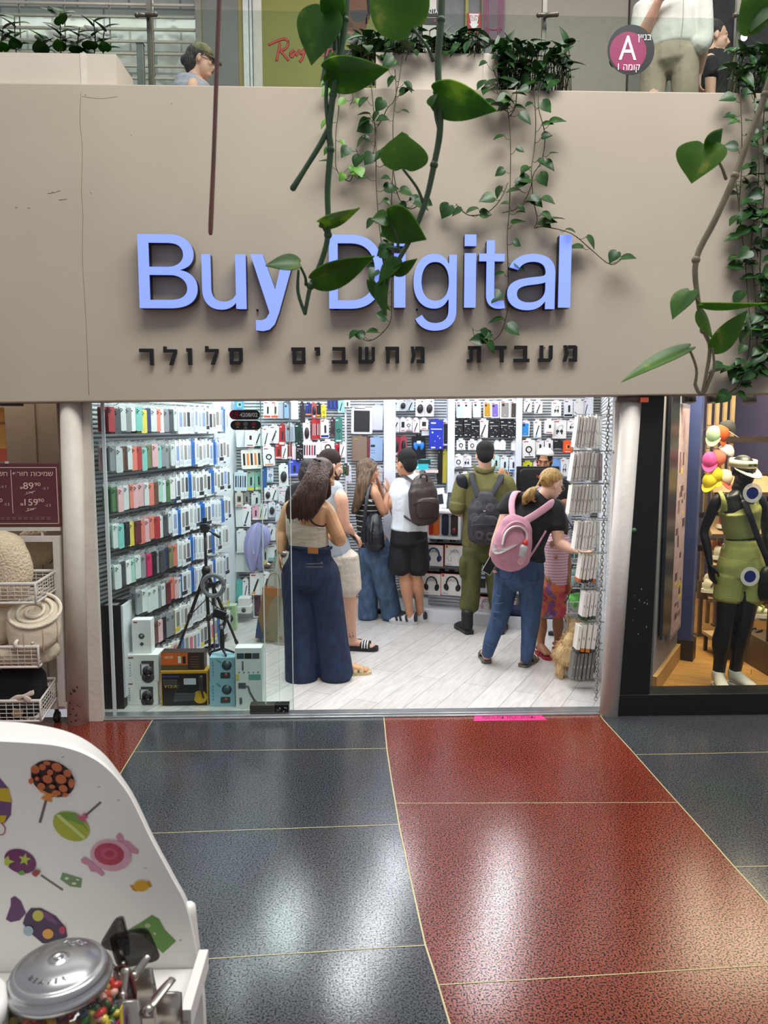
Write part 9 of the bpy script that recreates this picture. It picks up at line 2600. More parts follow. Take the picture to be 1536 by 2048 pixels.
for s_ in(-1,1):
 sh=p.p(1420,122,-.15*s_)
 p.arm(sh,sh+V((.02,0,-.26)),sh+V((.16,0,-.36)),(.045,.036,.025))
 p.hand(sh+V((.16,0,-.36)),(1,0,0),(0,0,1),.9,.5,s_)
 hp=V((nk.x,nk.y-.08*s_,ZU+.80))
 p.leg(hp,V((nk.x,nk.y-.08*s_,ZU+.44)),V((nk.x,nk.y-.08*s_,ZU+.08)))
 p.foot(V((nk.x,nk.y-.08*s_,ZU+.08)),(1,0),.23,.04,z=ZU,toes=False)
t=p.finish((nk.x,6.3,ZU))
p.cloth('black_top',M('1d1d20',.85,bump=.3),lambda m:(p.torso([V((nk.x,nk.y,ZU+.82)),V((nk.x,nk.y,ZU+1.05)),p.p(1418,150),p.p(1421,114),p.p(1421,104)],[(.16,.16),(.14,.14),(.16,.165),(.115,.145),(.06,.06)],m),[m.limb([p.p(1420,122,-.15*s_),p.p(1424,150,-.16*s_)],[.062,.058],n=12)for s_ in(-1,1)]),.01,3)
p.cloth('trousers',M('25252a',.85),lambda m:[m.limb([V((nk.x,nk.y-.07*s_,ZU+.86)),V((nk.x,nk.y-.08*s_,ZU+.44)),V((nk.x,nk.y-.08*s_,ZU+.09))],[.105,.08,.065],n=14)for s_ in(-1,1)],.011,3)
p.cap_hair(t,HAIRM['black'],.018,.008,1.04,.0,.03,extra=lambda m,P:m.limb([P(0,-.10,.02),P(0,-.13,-.05),P(0,-.11,-.14),P(0,-.09,-.20)],[.04,.045,.035,.012],n=10))
p.face(t)
# ================================================================== PLANTS
def mat_leaf(name,c1,c2,vein,rough=.35,trans=.25):
 m=bpy.data.materials.new(name)
 m.use_nodes=True
 N,L=m.node_tree.nodes,m.node_tree.links
 q=N['Principled BSDF']
 tc,nz,rp=N.new('ShaderNodeTexCoord'),N.new('ShaderNodeTexNoise'),N.new('ShaderNodeValToRGB')
 nz.inputs['Scale'].default_value,nz.inputs['Detail'].default_value=16,4
 L.new(tc.outputs['Object'],nz.inputs[0])
 e=rp.color_ramp.elements
 e[0].position,e[0].color=.42,lin(c1)
 e[1].position,e[1].color=.60,lin(c2)
 v=e.new(.72)
 v.color=lin(vein)
 L.new(nz.outputs['Fac'],rp.inputs[0])
 L.new(rp.outputs[0],q.inputs['Base Color'])
 q.inputs['Roughness'].default_value=rough
 tr,mx=N.new('ShaderNodeBsdfTranslucent'),N.new('ShaderNodeMixShader')
 L.new(rp.outputs[0],tr.inputs[0])
 mx.inputs[0].default_value=trans
 L.new(q.outputs[0],mx.inputs[1])
 L.new(tr.outputs[0],mx.inputs[2])
 L.new(mx.outputs[0],N['Material Output'].inputs[0])
 return m
LEAFD=mat_leaf('dark_leaf','1d421c','2c5524','4d7a34',trans=.15)
LEAFM=mat_leaf('mid_leaf','44772a','568a30','96b452',trans=.5)
LEAFV=mat_leaf('variegated_leaf','568a24','66982a','c0c660',trans=.5)
LEAFI=mat_leaf('ivy_leaf','1f481c','315a26','547c38',trans=.2)
LEAFY=mat_leaf('young_leaf','5f9a3a','76ad44','9cc45a')
STEMD,STEMG,STEMB=M('3b3a28',.6,var=.1),M('4d6638',.5,var=.1),M('8a7d62',.6,var=.12)
def leaf(mb,base,tip,nrmv,w,mi=0,fold=.18,droop=.12,n=8):
 """Heart-shaped pothos leaf from BASE to TIP, W half wide, folded along its midrib."""
 base,tip=V(base),V(tip)
 d=tip-base
 L_=d.length
 d=d/L_
 nv=V(nrmv)-d*V(nrmv).dot(d)
 nv=nv.normalized()if nv.length>1e-5 else d.orthogonal().normalized()
 sd=d.cross(nv)
 prof=[(-.07,.42),(.04,.78),(.18,.98),(.34,1.0),(.52,.86),(.70,.58),(.86,.26),(1.0,.015)]
 vs=[]
 for q,r in prof:
  bend=-nv*(droop*L_*q*q)
  for s in(-1,-.55,0,.55,1):
   qq=q
   if q<0 and s==0:
    qq=.05
   c=base+d*(L_*qq)+sd*(s*r*w)+nv*(abs(s)*r*w*fold)+bend
   vs.append(c)
 k=len(vs)
 th=nv*.0009
 fs=[]
 for i in range(len(prof)-1):
  for j in range(4):
   a=i*5+j
   fs.append((a,a+1,a+6,a+5))
 mb.add([v+th for v in vs],fs,mi,True)
 mb.add([v-th for v in vs],[f[::-1]for f in fs],mi,True)
VIEW=lambda q:(V((0,0,CAMH))-q).normalized()
def vine(label,Y,stem,r,leaves,mats,stem_mat,group=None,cat='vine',extra=(),name='hanging_vine'):
 """STEM: pixels down the vine at depth Y; LEAVES: (base px, tip px, half width px, turn, mat)."""
 q=lambda px,py,dy=0:at(px,py,Y+dy)
 top=q(*stem[0])
 t=thing(name,label,cat,top,group)
 mb=MB().limb([q(*s)for s in stem],r,n=8,k=4)
 for s in stem[2:-1:2]:
  mb.ell(q(*s[:2],*(s[2:]or(0,))),(r if not isinstance(r,list)else r[0])*1.2)
 for pts,rr in extra:
  mb.limb([q(*s)for s in pts],rr,n=7,k=4)
 mb.build('stem',[stem_mat],t)
 for bx,by,tx,ty,wpx,turn,mi,node in leaves:
  b,tp=q(bx,by,-.02),q(tx,ty,-.03)
  d=(tp-b).normalized()
  v=VIEW(b)
  sd=d.cross(v).normalized()
  nv=(v*math.cos(turn)+sd*math.sin(turn)).normalized()
  ml=MB()
  leaf(ml,b,tp,nv,wpx*Y/F/max(.25,abs(math.cos(turn))),0,.20,.10)
  o=ml.build('leaf',[mats[mi]],t,sub=1)
  if node:
   nx,ny=node
   MB().limb([q(nx,ny),q((nx+bx)/2+(ny-by)*.12,(ny+by)/2+4,-.01),b],[.0038,.003,.0026],n=6,k=4).build('petiole',[stem_mat],o)
 return t
FG=[LEAFV,LEAFM,LEAFD,LEAFY]
vine('big leafed green vine hanging in front of the capital D of the sign',1.75,[(700,-420),(694,-60),(690,40),(676,130),(666,190),(658,260),(661,300),(655,380),(656,470),(640,530),(621,572),(610,628)],
  [.0075,.0075,.0075,.0075,.007,.007,.007,.0065,.006,.006,.005,.004],
  [(650,20,620,124,42,.35,1,(678,110)),(650,30,692,-10,30,.6,1,(668,100)),(652,142,778,148,32,.8,1,(668,150)),(640,445,722,423,13,1.0,1,(654,470)),(628,560,752,520,26,.7,1,(620,572)),(598,528,530,526,15,.9,1,(612,570)),(740,560,776,624,10,.9,1,None)],
  FG,M('3f5d3c',.5,var=.15,vs=30),extra=(([(658,255),(640,290),(612,335),(585,378)],[.006,.006,.0055,.007]),([(655,150),(652,200),(656,255)],[.0045,.0045,.0045]),([(610,628),(596,585),(597,540)],[.004,.004,.003])))
vine('second big leafed green vine that curves across the letter i of the sign',1.72,[(905,-420),(886,-60),(882,40),(876,120),(878,180),(880,260),(868,330),(852,400),(828,462),(800,515),(778,545),(768,628)],
  [.0075,.0075,.0075,.007,.007,.007,.0065,.006,.006,.005,.005,.004],
  [(826,56,740,-62,56,.25,0,(866,122)),(868,186,992,228,34,.5,1,(878,160)),(868,192,862,214,10,.8,1,None),(806,338,806,262,46,.3,0,(846,405)),(774,432,850,482,34,.45,1,(796,505)),(776,440,744,436,15,.8,1,None),(796,520,754,566,15,.7,1,None),(762,565,768,630,13,.8,1,(775,545)),(790,545,836,520,12,.6,1,(780,550))],
  FG,M('45593c',.5,var=.15,vs=30),extra=(([(874,190),(871,225),(878,258)],[.004,.004,.004]),))
vine('big leafed vine with yellow flecked leaves hanging by the far end of the sign',1.66,[(1610,-420),(1560,60),(1530,190),(1500,270),(1470,352),(1430,440),(1392,520),(1396,600),(1408,660),(1420,700),(1404,790)],
  [.0075,.0075,.0075,.007,.007,.007,.0065,.0055,.005,.0045,.0035],
  [(1412,290,1382,362,46,.3,0,(1452,358)),(1412,296,1448,258,17,.7,1,None),(1382,582,1342,634,21,.75,1,(1398,606)),(1405,608,1536,618,8,1.1,0,None),(1400,622,1420,678,11,.9,3,None),(1425,696,1502,622,22,.6,0,(1412,775)),(1378,696,1240,752,14,.95,0,(1390,770)),(1536,40,1490,-20,50,.4,0,(1545,100)),(1530,6,1500,60,30,.4,1,(1545,90))],
  FG,M('8a8168',.55,var=.2,vs=20),extra=(([(1390,768),(1398,785),(1410,782),(1424,740)],[.004,.004,.004,.004]),))
t=thing('hanging_root','thin brown aerial root hanging straight down before the letter B','root',at(436,-100,1.45))
MB().limb([at(443,-420,1.45),at(440,-60,1.45),at(434,120,1.45),at(428,300,1.45),at(422,440,1.45),at(421,468,1.45)],[.0042,.0042,.004,.004,.0046,.0036],n=10,k=4).build('root',[M('6e5a50',.7,var=.15,vs=12,hex2='8c5a58')],t)
# ---- ivy trailing from the parapet planters
YV=YF-.035
PXM=YV/F
def trail(mb_s,mb_l,path,r,leafsize,n,seed,lean=0.0,Y=YV,big=1.0,mats=3):
 """A thin trailing stem along PATH (pixels) with N leaves that hang off it."""
 random.seed(seed)
 pts=[at(px,py,Y)+V((0,random.uniform(-.02,.012),0))for px,py in path]
 mb_s.limb(pts,r,n=5,k=4)
 for i in range(n):
  f=(i+random.uniform(.2,.8))/n*(len(pts)-1)
  k=min(int(f),len(pts)-2)
  p0=pts[k].lerp(pts[k+1],f-k)
  s=random.choice((-1,1))
  sz=leafsize*random.uniform(.6,1.15)
  b=p0+V((s*random.uniform(.02,.055),random.uniform(-.05,-.01),random.uniform(-.01,.035)))
  mb_s.limb([p0,(p0+b)/2-UP*.012,b],r*.6,n=4,k=2)
  tip=b+V((s*random.uniform(.3,1),random.uniform(-.35,.1),random.uniform(-.75,.15))).normalized()*sz
  nv=V((random.uniform(-.5,.5),random.uniform(-1,-.2),random.uniform(.1,1.3)))
  leaf(mb_l,b,tip,nv,sz*random.uniform(.42,.56),random.choice((0,0,1))if mats==3 else mats,.2,.2)
def trailing_plant(label,paths,loc_px,size,seed,tuft=None,tuft_n=0,tuft_size=.085):
 q=at(loc_px[0],loc_px[1],4.9)
 t=thing('trailing_plant',label,'plant',q,'trailing plants of the parapet')
 ms,ml=MB(),MB()
 for i,(path,n)in enumerate(paths):
  trail(ms,ml,path,.0028,size,n,seed*31+i)
 if tuft:
  random.seed(seed)
  x0,x1,y0,y1,z0=tuft
  for i in range(tuft_n):
   c=at(random.uniform(x0,x1),random.uniform(y0,y1),PY+random.uniform(-.10,.30))
   root=V((c.x+random.uniform(-.05,.05),PY+random.uniform(.03,.25),z0))
   ms.limb([root,(root+c)/2+V((0,0,.03)),c],.0025,n=4,k=2)
   d=V((random.uniform(-1,1),random.uniform(-.8,.2),random.uniform(-.6,.45))).normalized()
   sz=tuft_size*random.uniform(.7,1.35)
   leaf(ml,c,c+d*sz,V((random.uniform(-.4,.4),random.uniform(-.8,0),1)),sz*random.uniform(.30,.42),random.choice((0,0,1)),.2,.2)
 ms.build('stems',[M('4a4a30',.6,var=.2)],t)
 tag(ml.build('foliage',[LEAFD,LEAFI],t),kind='stuff')
 return t
trailing_plant('trailing plant with round leaves falling between the poster and the letter D',[([(742,165),(748,230),(752,300),(752,360),(756,430),(764,500),(768,560)],15),([(790,140),(792,190),(786,240),(786,300),(785,350),(783,420),(790,480),(792,520)],15),([(805,110),(798,160),(788,200),(776,215),(765,235),(755,255)],6),([(786,340),(796,390),(812,415),(826,418),(842,405)],4),([(783,560),(783,610),(780,645),(760,670),(735,682),(718,668)],6),([(752,255),(748,300),(735,320),(718,312),(712,298)],4)],(790,110),.080,3,(700,960,60,112,4.0),210)
trailing_plant('trailing plant hanging over the second letter i and the letter t',[([(985,130),(1000,180),(1016,230),(1020,290),(1020,350),(1018,420),(1014,470),(1016,530),(1016,590),(1013,630),(1000,668),(975,686),(952,680),(945,655)],22),([(1066,175),(1070,240),(1070,290),(1062,340),(1062,370),(1050,400),(1030,420),(1005,425)],12),([(1080,175),(1076,215),(1088,270),(1084,320),(1064,355),(1066,400),(1074,440),(1070,455),(1085,455),(1140,468),(1182,498),(1222,530),(1250,510)],16),([(1016,365),(1000,400),(975,425),(940,432),(922,420),(912,408)],6),([(985,165),(1000,200),(1012,225)],5),([(1034,172),(1030,215),(1018,235)],5)],(1050,160),.082,7,(985,1140,80,170,3.88),170)
trailing_plant('dense curtain of trailing stems falling at the frame edge',[([(1478,175),(1482,260),(1484,340),(1480,420),(1490,500),(1496,590),(1500,660),(1496,720),(1478,770),(1452,790)],36),([(1505,175),(1510,250),(1515,330),(1508,420),(1502,500),(1508,580),(1512,680),(1510,740),(1480,745),(1440,738)],40),([(1530,165),(1528,260),(1530,360),(1524,460),(1522,560),(1530,650),(1525,720),(1500,748)],40),([(1556,160),(1550,300),(1548,450),(1545,600),(1540,730)],36),([(1470,350),(1476,420),(1482,470)],6)],(1510,150),.086,13,(1468,1600,95,172,3.88),110)
trailing_plant('light green thin tendril hanging beside the first big vine',[([(678,175),(677,220),(672,260),(671,300),(672,335),(684,355),(700,362),(706,345),(700,335)],9),([(700,170),(706,195),(700,210)],3)],(690,160),.065,17,(655,730,110,168,3.88),34,.07)
for o in[c for r_ in bpy.data.objects if r_.get('label','').startswith('light green thin')for c in r_.children if c.name.startswith('foliage')]:
 o.data.materials[0],o.data.materials[1]=LEAFY,LEAFM
random.seed(41)
for k,(px,top,n)in enumerate(((8,55,9),(36,34,10),(85,75,8),(122,22,15),(152,55,10),(180,40,9),(212,52,9),(-30,40,9))):
 b,e=at(px,108,PY+.12),at(px+random.uniform(-8,8),top,PY+.10)
 b.z=zp1-.04
 t=thing('potted_shrub',f'dark leafy shoot, {ORD[k]} along the parapet planter by the roller grille' if k<7 else 'dark leafy shoot at the far end of the parapet planter','plant',b,'shoots in the parapet planter')
 mid=(b+e)/2+V((random.uniform(-.03,.03),0,0))
 MB().limb([b,mid,e],[.005,.004,.003],n=6,k=3).build('stem',[STEMD],t)
 ml=MB()
 for i in range(n):
  f=.15+.85*(i+.5)/n
  c=b.lerp(e,f)
  w=i*2.4
  d=V((math.cos(w),math.sin(w)*.6-.3,random.uniform(.15,.7))).normalized()
  sz=random.uniform(.085,.12)
  leaf(ml,c+d*.012,c+d*sz,V((-d.x*.5,-.5,.9)),sz*.42,random.choice((0,0,1)),.15,.25)
 tag(ml.build('foliage',[LEAFD,LEAFM],t),kind='stuff')
# ================================================================== CANDY STAND
CWH=M('efece6',.35,var=.02,vs=3)
YP,YQ=1.262,1.352
prof=[(-190,1478),(-60,1480),(0,1483),(55,1486),(109,1491),(150,1501),(180,1514),(205,1530),(232,1556),(262,1598),(301,1678),(342,1754),(372,1814),(394,1915),(404,1985),(408,2060),(412,2300),(-190,2300)]
rear=[(-190,1440),(-60,1441),(0,1443),(50,1446),(109,1456),(150,1469),(182,1487),(213,1513),(243,1552),(271,1596),(309,1676),(350,1752),(380,1813),(402,1915),(410,1985),(414,2060)]
st=thing('candy_stand','white candy stand with candy stickers and a rounded corner in front of the shop','stand',V((at(100,2000,YP).x,YP,0)))
def cr2(P,k=5):
 return[tuple(.5*(2*P[i][q]+(P[i+1][q]-P[max(i-1,0)][q])*t+(2*P[max(i-1,0)][q]-5*P[i][q]+4*P[i+1][q]-P[min(i+2,len(P)-1)][q])*t*t+(3*P[i][q]-P[max(i-1,0)][q]-3*P[i+1][q]+P[min(i+2,len(P)-1)][q])*t**3)for q in(0,1))for i in range(len(P)-1)for t in(j/k for j in range(k))]+[P[-1]]
fpx,rpx=cr2(prof[:-2]),cr2(rear)
fp=[at(px,py,YP)for px,py in fpx]+[V((at(410,2060,YP).x,YP,.30)),V((at(-190,2000,YP).x,YP,.30))]
rp=[at(px,py,YQ)for px,py in rpx]
rp+=[V((fp[-2].x+.01,YQ,.30)),V((fp[-1].x,YQ,.30))]
MB().rings([fp,[a_.lerp(b_,.12)+UP*.004 for a_,b_ in zip(fp,rp)],rp],0,True,False).build('back_panel',[CWH],st)
xs_l,xs_r=fp[0].x,at(404,1990,YP).x
ZS=.955
MB().box2((xs_l,.62,ZS-.03),(xs_r+.0,YP,ZS)).build('shelf',[CWH],st,bevel=.004)
MB().box2((xs_l,.66,.0),(xs_r-.03,YP+.06,ZS-.03)).build('cabinet',[CWH],st)
MB().limb([at(378,1812,YP+.05),at(384,1870,YP+.05),at(388,1900,YP+.05)],[(.012,.012)]*3,n=8).build('hinge_cover',[CWH],st)
MB().box2((at(385,2000,1.20).x,1.12,ZS),(at(392,2000,1.20).x+.01,1.26,ZS+.035)).build('side_lip',[CWH],st)
def decal(nm,layers,lab=None):
 """LAYERS: (colour, pixel polygon): a printed sticker in thin stacked films; the first film carries the rest."""
 root=None
 for k,(hx,pts)in enumerate(layers):
  P=[(at(px,py,YP).x,at(px,py,YP).z)for px,py in pts]
  o=MB().prism(P,.0005,(0,YP-.0004*(k+1),0),ux=(1,0,0),uy=UP,uz=(0,-1,0)).build(nm if k==0 else 'print',[M(hx,.35,var=.04,vs=40)],st if root is None else root)
  if root is None:
   root=o
   if lab:
    o['label']=lab
def oval(cx,cy,rx,ry,ang=0,n=26):
 a=math.radians(ang)
 return[(cx+rx*math.cos(w)*math.cos(a)-ry*math.sin(w)*math.sin(a),cy+rx*math.cos(w)*math.sin(a)+ry*math.sin(w)*math.cos(a))for w in(2*math.pi*i/n for i in range(n))]
def bar(x0,y0,x1,y1,w):
 d=math.hypot(x1-x0,y1-y0)
 nx,ny=-(y1-y0)/d*w,(x1-x0)/d*w
 return[(x0+nx,y0+ny),(x1+nx,y1+ny),(x1-nx,y1-ny),(x0-nx,y0-ny)]
def star(cx,cy,r,a0=-90):
 return[(cx+(r if i%2==0 else r*.42)*math.cos(math.radians(a0+36*i)),cy+(r if i%2==0 else r*.42)*math.sin(math.radians(a0+36*i)))for i in range(10)]
decal('candy_sticker',[('6b5e55',bar(93,1598,80,1645,2.6)),('2f1713',oval(106,1557,46,34,28)),('d9862f',[(80,1577),(98,1586),(116,1587),(114,1593),(104,1590),(104,1604),(82,1596),(92,1588),(80,1582)])]+
  [('c2683f',oval(x_,y_,rx,ry,g,16))for x_,y_,rx,ry,g in((71,1538,9,8,20),(86,1533,7,6,30),(95,1525,7,4,10),(115,1533,11,8,25),(136,1545,8,7,40),(102,1543,6,6,0),(97,1556,10,8,20),(124,1556,11,9,20),(145,1564,6,9,0),(85,1570,8,7,20),(129,1574,9,7,20),(107,1570,6,4,10),(77,1554,4,4,0),(116,1582,9,5,10),(134,1586,6,4,0),(66,1558,5,6,0))],'sticker of a round chocolate nut lollipop with an orange bow')
decal('candy_sticker',[('6b5e55',bar(172,1630,202,1604,2.2)),('a7b02c',oval(143,1652,39,27,28)),('6f9630',[(108,1632),(120,1625),(150,1624),(160,1632),(176,1660),(166,1650),(140,1640)]),('c9d27a',[(112,1630),(119,1627),(172,1672),(168,1678)]),('c2527a',[(153,1628),(165,1632),(168,1624),(177,1634),(170,1637),(174,1645),(164,1639),(156,1634)])],'sticker of a lime green lollipop with a pink bow')
decal('candy_sticker',[('cf93a8',[(232,1672),(238,1665),(246,1670),(248,1680),(258,1682),(268,1692),(278,1700),(276,1708),(266,1706),(256,1702),(240,1690)]),('c98ba2',[(162,1718),(170,1713),(180,1720),(190,1728),(200,1736),(210,1748),(204,1752),(194,1744),(182,1742),(176,1730),(164,1725)]),('d9a3b5',oval(222,1710,41,31,10)),('b23a55',oval(219,1707,30,22,8)),('c2506a',oval(219,1706,18,12,8)),('a8304c',oval(220,1706,9,6,8))],'sticker of a pink wrapped sweet')
decal('candy_sticker',[('6b5e55',bar(82,1750,126,1780,1.6)),('6a1f5c',oval(41,1722,33,23,22)),('b3bf4a',star(50,1718,13,-80)),('b3bf4a',[(10,1716),(18,1710),(20,1718),(30,1722),(20,1726),(18,1732),(10,1728)]),('6f9a3a',[(36,1744),(46,1738),(52,1744),(50,1748),(42,1749)]),('9a3a3a',[(64,1744),(72,1738),(82,1740),(80,1746),(74,1752),(68,1750)])],'sticker of a purple lollipop with green stars')
decal('candy_sticker',[('6f8f5c',[(125,1745),(164,1757),(162,1775),(140,1772),(121,1758)]),('d9dfc9',oval(134,1756,4,2.5,0,10)),('d9dfc9',oval(149,1766,5,2.5,0,10)),('d9dfc9',oval(156,1758,3,2,0,10))],'sticker of a small green dotted sweet')
decal('candy_sticker',[('c98a1e',[(260,1770),(270,1771),(274,1783),(266,1780)]),('c98a1e',[(296,1760),(300,1764),(304,1773),(296,1774)]),('d9a52a',oval(283,1771,15,11,0))],'sticker of a small golden wrapped sweet')
decal('candy_sticker',[('5c2a62',[(12,1838),(22,1810),(22,1796),(30,1792),(42,1802),(52,1826),(40,1840),(22,1844)]),('3a1a48',[(52,1828),(62,1816),(82,1816),(112,1832),(132,1856),(135,1872),(118,1886),(86,1886),(62,1866),(46,1846)]),('6a3370',[(80,1818),(100,1826),(118,1844),(112,1848),(92,1836),(78,1824)]),('c2bd4a',oval(77,1830,11,11,0,18)),('e0a04a',oval(97,1866,11,10,0,18)),('9fb8c4',oval(58,1860,10,10,0,18)),('b23050',oval(126,1858,6,8,0,14))],'sticker of a purple spotted wrapped sweet')
decal('candy_sticker',[('5f8f3a',[(256,1860),(280,1846),(304,1830),(318,1838),(330,1860),(352,1882),(346,1888),(326,1906),(308,1890),(284,1868)]),('a9bd8a',oval(296,1850,6,4,0,12)),('a9bd8a',oval(310,1866,3,3,0,10))],'sticker of a green candy behind the scoops')
decal('candy_sticker',[('6a4a78',[(-40,1556),(0,1556),(16,1575),(24,1600),(22,1630),(10,1646),(-40,1646)]),('c9ac2a',[(-40,1572),(0,1576),(18,1576),(24,1604),(-10,1600),(-40,1596)]),('c9ac2a',[(-40,1630),(14,1630),(10,1644),(-40,1648)])],'sticker of a purple and yellow striped lollipop at the frame edge')
mb=MB().limb([at(2,1646,YP-.001),at(10,1655,YP-.001),at(8,1668,YP-.001),at(0,1670,YP-.001)],.0008,n=5)
mb.build('candy_sticker',[M('a8284a',.5)],st)
mb=MB()
for px,py in((198,1574),(126,1514),(237,1600),(291,1736),(361,1880)):
 mb.ell(at(px,py,YP),V((.003,0,.0005)),V((0,.0006,0)),V((0,0,.0008)),n=8,m=4)
mb.build('scuff',[M('8f857a',.8)],st)
# ---- gumball jar
jc=at(118,1925,.985)
zl=jc.z
JX,JY=jc.x,.985
t=thing('candy_jar','round clear jar of jelly beans with a silver metal lid on the candy stand','jar',(JX,JY,ZS))
H0=zl-ZS-.026
MB().lathe((JX,JY,ZS+.001),[(.060,.0),(.078,.008),(.083,.05),(.083,H0-.045),(.078,H0-.02),(.066,H0-.004),(.063,H0)],48,cap=False).build('glass_body',[JARGLASS],t)
LIDM=M('b3b3b4',.28,.9,var=.03,vs=40)
MB().lathe((JX,JY,zl),[(.0655,-.030),(.0675,-.029),(.0690,-.022),(.0672,-.0185),(.0630,-.0165),(.0640,-.012),(.0605,-.006),(.0560,-.0035),(.0545,-.0045),(.0535,-.002),(.030,.004),(.015,.0062),(.0125,.0060),(.0115,.0078),(.0045,.0078),(.0040,.0066),(.0002,.0062)],56).build('lid',[LIDM],t)
MB().lathe((JX,JY,zl+.0065),[(.0105,-.001),(.0098,.0016),(.0062,.0018),(.0052,.0002),(.0034,.0004),(.0030,.0012),(.0002,.0014)],20).build('lid_screw',[M('d0d0d2',.2,1.0,var=.02)],t)
for k,ch in enumerate('BEAVER'):
 a_=math.radians(-128+13.5*k)
 rdir=V((math.cos(a_),math.sin(a_),0))
 text(ch,M('8e8e90',.35,.9,var=0),V((JX,JY,zl+.0030-.0012))+rdir*.043,V((-math.sin(a_),math.cos(a_),0)),V((0,0,.17))-rdir,.0070,t,'embossed_letter',depth=.0012)
mb=MB()
random.seed(23)
for i in range(7):
 q=V((JX-.006+.004*i,JY+.034+.002*math.sin(i*2.2),zl+.0048))
 mb.limb([q,q+V((.005,.004*math.cos(i*1.7),.0002)),q+V((.008,-.002,0))],.0007,n=5)
mb.build('embossed_emblem',[M('c9c9cb',.25,.9,var=0)],t)
q=V((JX+.050,JY-.067,ZS+H0*.68))
mb=MB().box(q,(.030,.001,.038),0,Matrix.Rotation(math.radians(37),3,'Z')@Matrix.Rotation(.1,3,'Y'))
mb.build('white_label',[M('e6e1dc',.5)],t)
mb=MB()
for k in range(6):
 a_=math.radians(-33+7*k)
 mb.box((JX+.0838*math.cos(a_),JY+.0838*math.sin(a_),ZS+H0*(.70+.03*math.sin(k*2))),(.010,.001,random.uniform(.02,.04)),k%3,Matrix.Rotation(a_+math.pi/2,3,'Z'))
mb.build('printed_label',[M('b23a4a',.4),M('cfc23a',.4),M('7a4a8a',.4)],t)
BEANS=[M(h,.25,var=.1,vs=90,coat=.4)for h in('c22a22','d9a022','3f7a2a','c9532a','2c5a2a','6a2430','d6c04a','e0a99a','3a4a6a')]
mb=MB()
nb=0
for i in range(9000):
 z=random.uniform(.012,H0-.028-.02*random.random())
 r=.076*math.sqrt(random.random())
 if r<.058 and z<H0-.06:
  continue
 a_=random.uniform(0,2*math.pi)
 if nb>760:
  break
 nb+=1
 c=V((JX+r*math.cos(a_),JY+r*math.sin(a_),ZS+z))
 d=V((random.uniform(-1,1),random.uniform(-1,1),random.uniform(-1,1))).normalized()
 e_=d.orthogonal().normalized()
 mb.ell(c,d*.0092,e_*.0060,d.cross(e_)*.0060,mi=random.randrange(9),n=9,m=6)
tag(mb.build('jelly_beans',BEANS,t),kind='stuff')
# ---- scoops in their metal holders
ALU=M('a9a39c',.3,.9,var=.05)
def scoop(lab,bl,handle,hold,tint):
 """BL: four corners of the blade (pixels, depth), HANDLE: two pixels, HOLD: bracket."""
 b0=at(*hold)
 t=thing('candy_scoop',lab,'scoop',b0,'candy scoops in their holders')
 cs=[at(*c)for c in bl]
 n=(cs[1]-cs[0]).cross(cs[3]-cs[0]).normalized()
 if n.y>0:
  n=-n
 cen=sum(cs,V((0,0,0)))/4
 rim=[]
 for i in range(4):
  a_,b_,c_=cs[i-1],cs[i],cs[(i+1)%4]
  for f in(0,.25,.5,.75,1):
   p0,p1=b_.lerp(a_,.22),b_.lerp(c_,.22)
   rim.append((1-f)**2*p0+2*f*(1-f)*b_+f*f*p1)
 k=len(rim)
 inner=[r.lerp(cen,.30)-n*.018 for r in rim]
 mb=MB()
 mb.add(rim+inner,[(i,(i+1)%k,k+(i+1)%k,k+i)for i in range(k)]+[tuple(range(k,2*k))],0,True)
 mb.build('blade',[tint],t,solid=.0022)
 h0,h1=at(*handle[0]),at(*handle[1])
 MB().limb([h0,h0.lerp(h1,.5),h1],[(.0065,.0035)]*3,n=8,k=2).build('handle',[ALU],t)
 MB().ell(h1,.0075).build('handle_end',[ALU],t)
 return t
RED2=film('red_dark_plastic','5a1518',.85,.15)
scoop('dark clear scoop standing upright behind the jar',[(198,1893,1.18),(232,1836,1.18),(244,1838,1.18),(262,1915,1.18)],((238,1900,1.16),(246,1930,1.14)),(240,1990,1.15),SMOKE)
scoop('dark clear scoop tilted over the silver handle',[(215,1872,1.14),(294,1853,1.14),(323,1920,1.14),(236,1938,1.13)],((296,1912,1.13),(268,1952,1.11)),(285,2000,1.12),SMOKE)
scoop('red brown scoop beside the jar',[(226,1935,1.06),(252,1930,1.06),(276,2002,1.04),(232,2008,1.04)],((251,1938,1.05),(245,1992,1.03)),(250,2040,1.03),RED2)
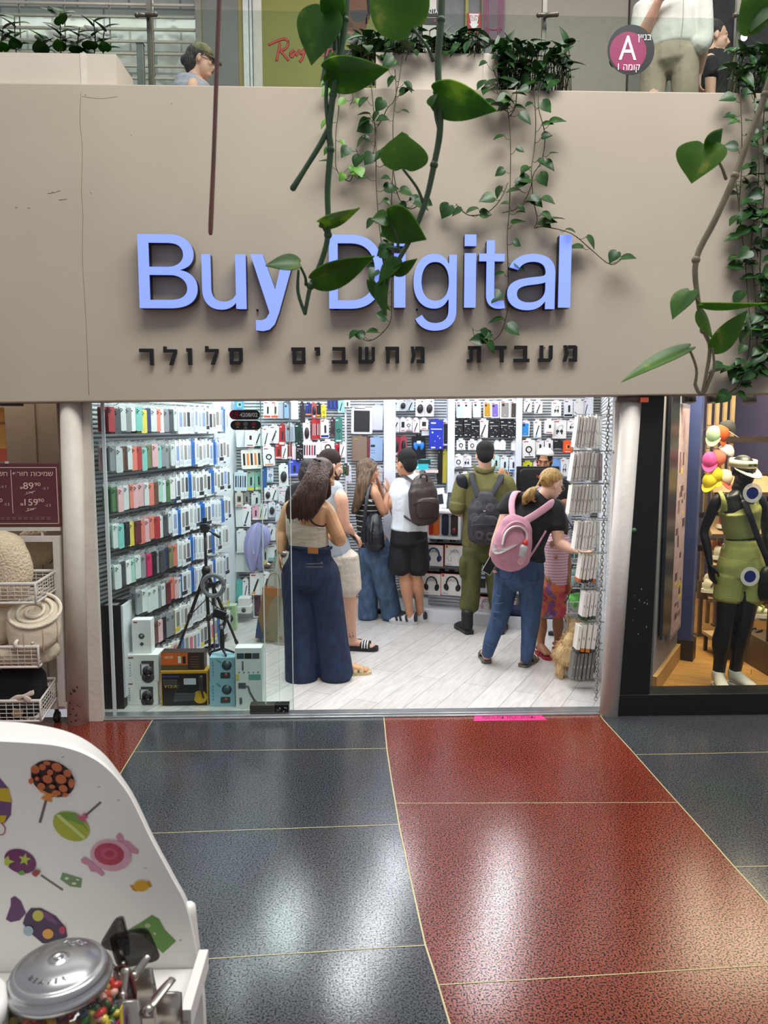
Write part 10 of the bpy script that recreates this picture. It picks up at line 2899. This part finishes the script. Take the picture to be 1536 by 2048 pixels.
scoop('pinkish scoop handle in the holder closest to the floor edge',[(340,1955,1.05),(350,1960,1.05),(318,2004,1.03),(300,1998,1.03)],((345,1958,1.05),(297,2020,1.0)),(300,2045,1.0),film('pink_plastic','7d5450',.92,.2))
t=thing('scoop_holder','grey metal scoop holder strips standing on the candy stand shelf','holder',at(290,2010,1.12))
for px0,py0,px1,py1,Y_,w in((280,1940,296,2012,1.14,.020),(335,1985,336,2022,1.09,.022),(252,2002,262,2050,1.0,.020)):
 a_,b_=at(px0,py0,Y_),at(px1,py1,Y_)
 b_.z=min(b_.z,ZS+.02)
 MB().limb([a_,b_],[(w,.003)]*2,side=(1,0,0),n=8,k=1,rnd=False).box((b_.x,b_.y+.012,ZS+.008),(w*2,.05,.016)).build('bracket',[ALU],t)
q=at(2,2035,.93)
t=thing('candy_jar','white lidded jar cut off by the frame edge beside the jelly beans','jar',(q.x-.05,.93,ZS))
MB().lathe((q.x-.055,.93,ZS+.001),[(.055,0),(.058,.01),(.058,q.z-ZS-.01),(.05,q.z-ZS)],32).build('body',[M('e9e7e2',.3)],t)
MB().lathe((q.x-.055,.93,q.z-.003),[(.060,0),(.062,.004),(.062,.018),(.056,.024),(.0,.026)],32).build('lid',[M('f0eeea',.3)],t)
a,b,c,d_=fl(948,1443),fl(1094,1440),fl(1090,1431),fl(953,1433)
t=thing('floor_sticker','bright pink floor sticker with black lettering at the shop sill','sticker',(a+b)/2)
y0_,y1_=(a.y+b.y)/2,(c.y+d_.y)/2
MB().add([(a.x,y0_,.0018),(b.x,y0_,.0018),(b.x-.015,y1_,.0018),(a.x+.015,y1_,.0018),(a.x,y0_,.0004),(b.x,y0_,.0004),(b.x-.015,y1_,.0004),(a.x+.015,y1_,.0004)],[(0,1,2,3),(7,6,5,4),(0,4,5,1),(1,5,6,2),(2,6,7,3),(3,7,4,0)]).build('film',[M('d8307f',.5)],t)
text(heb('סגירות אחרונות!'),M('2a1220',.5),((a.x+b.x)/2,y1_-.006,.002),(-1,0,0),(0,-1,0),max(.02,(y1_-y0_)*.6),t,'lettering',depth=.0004,width=(b.x-a.x)*.72)
finish_texts()
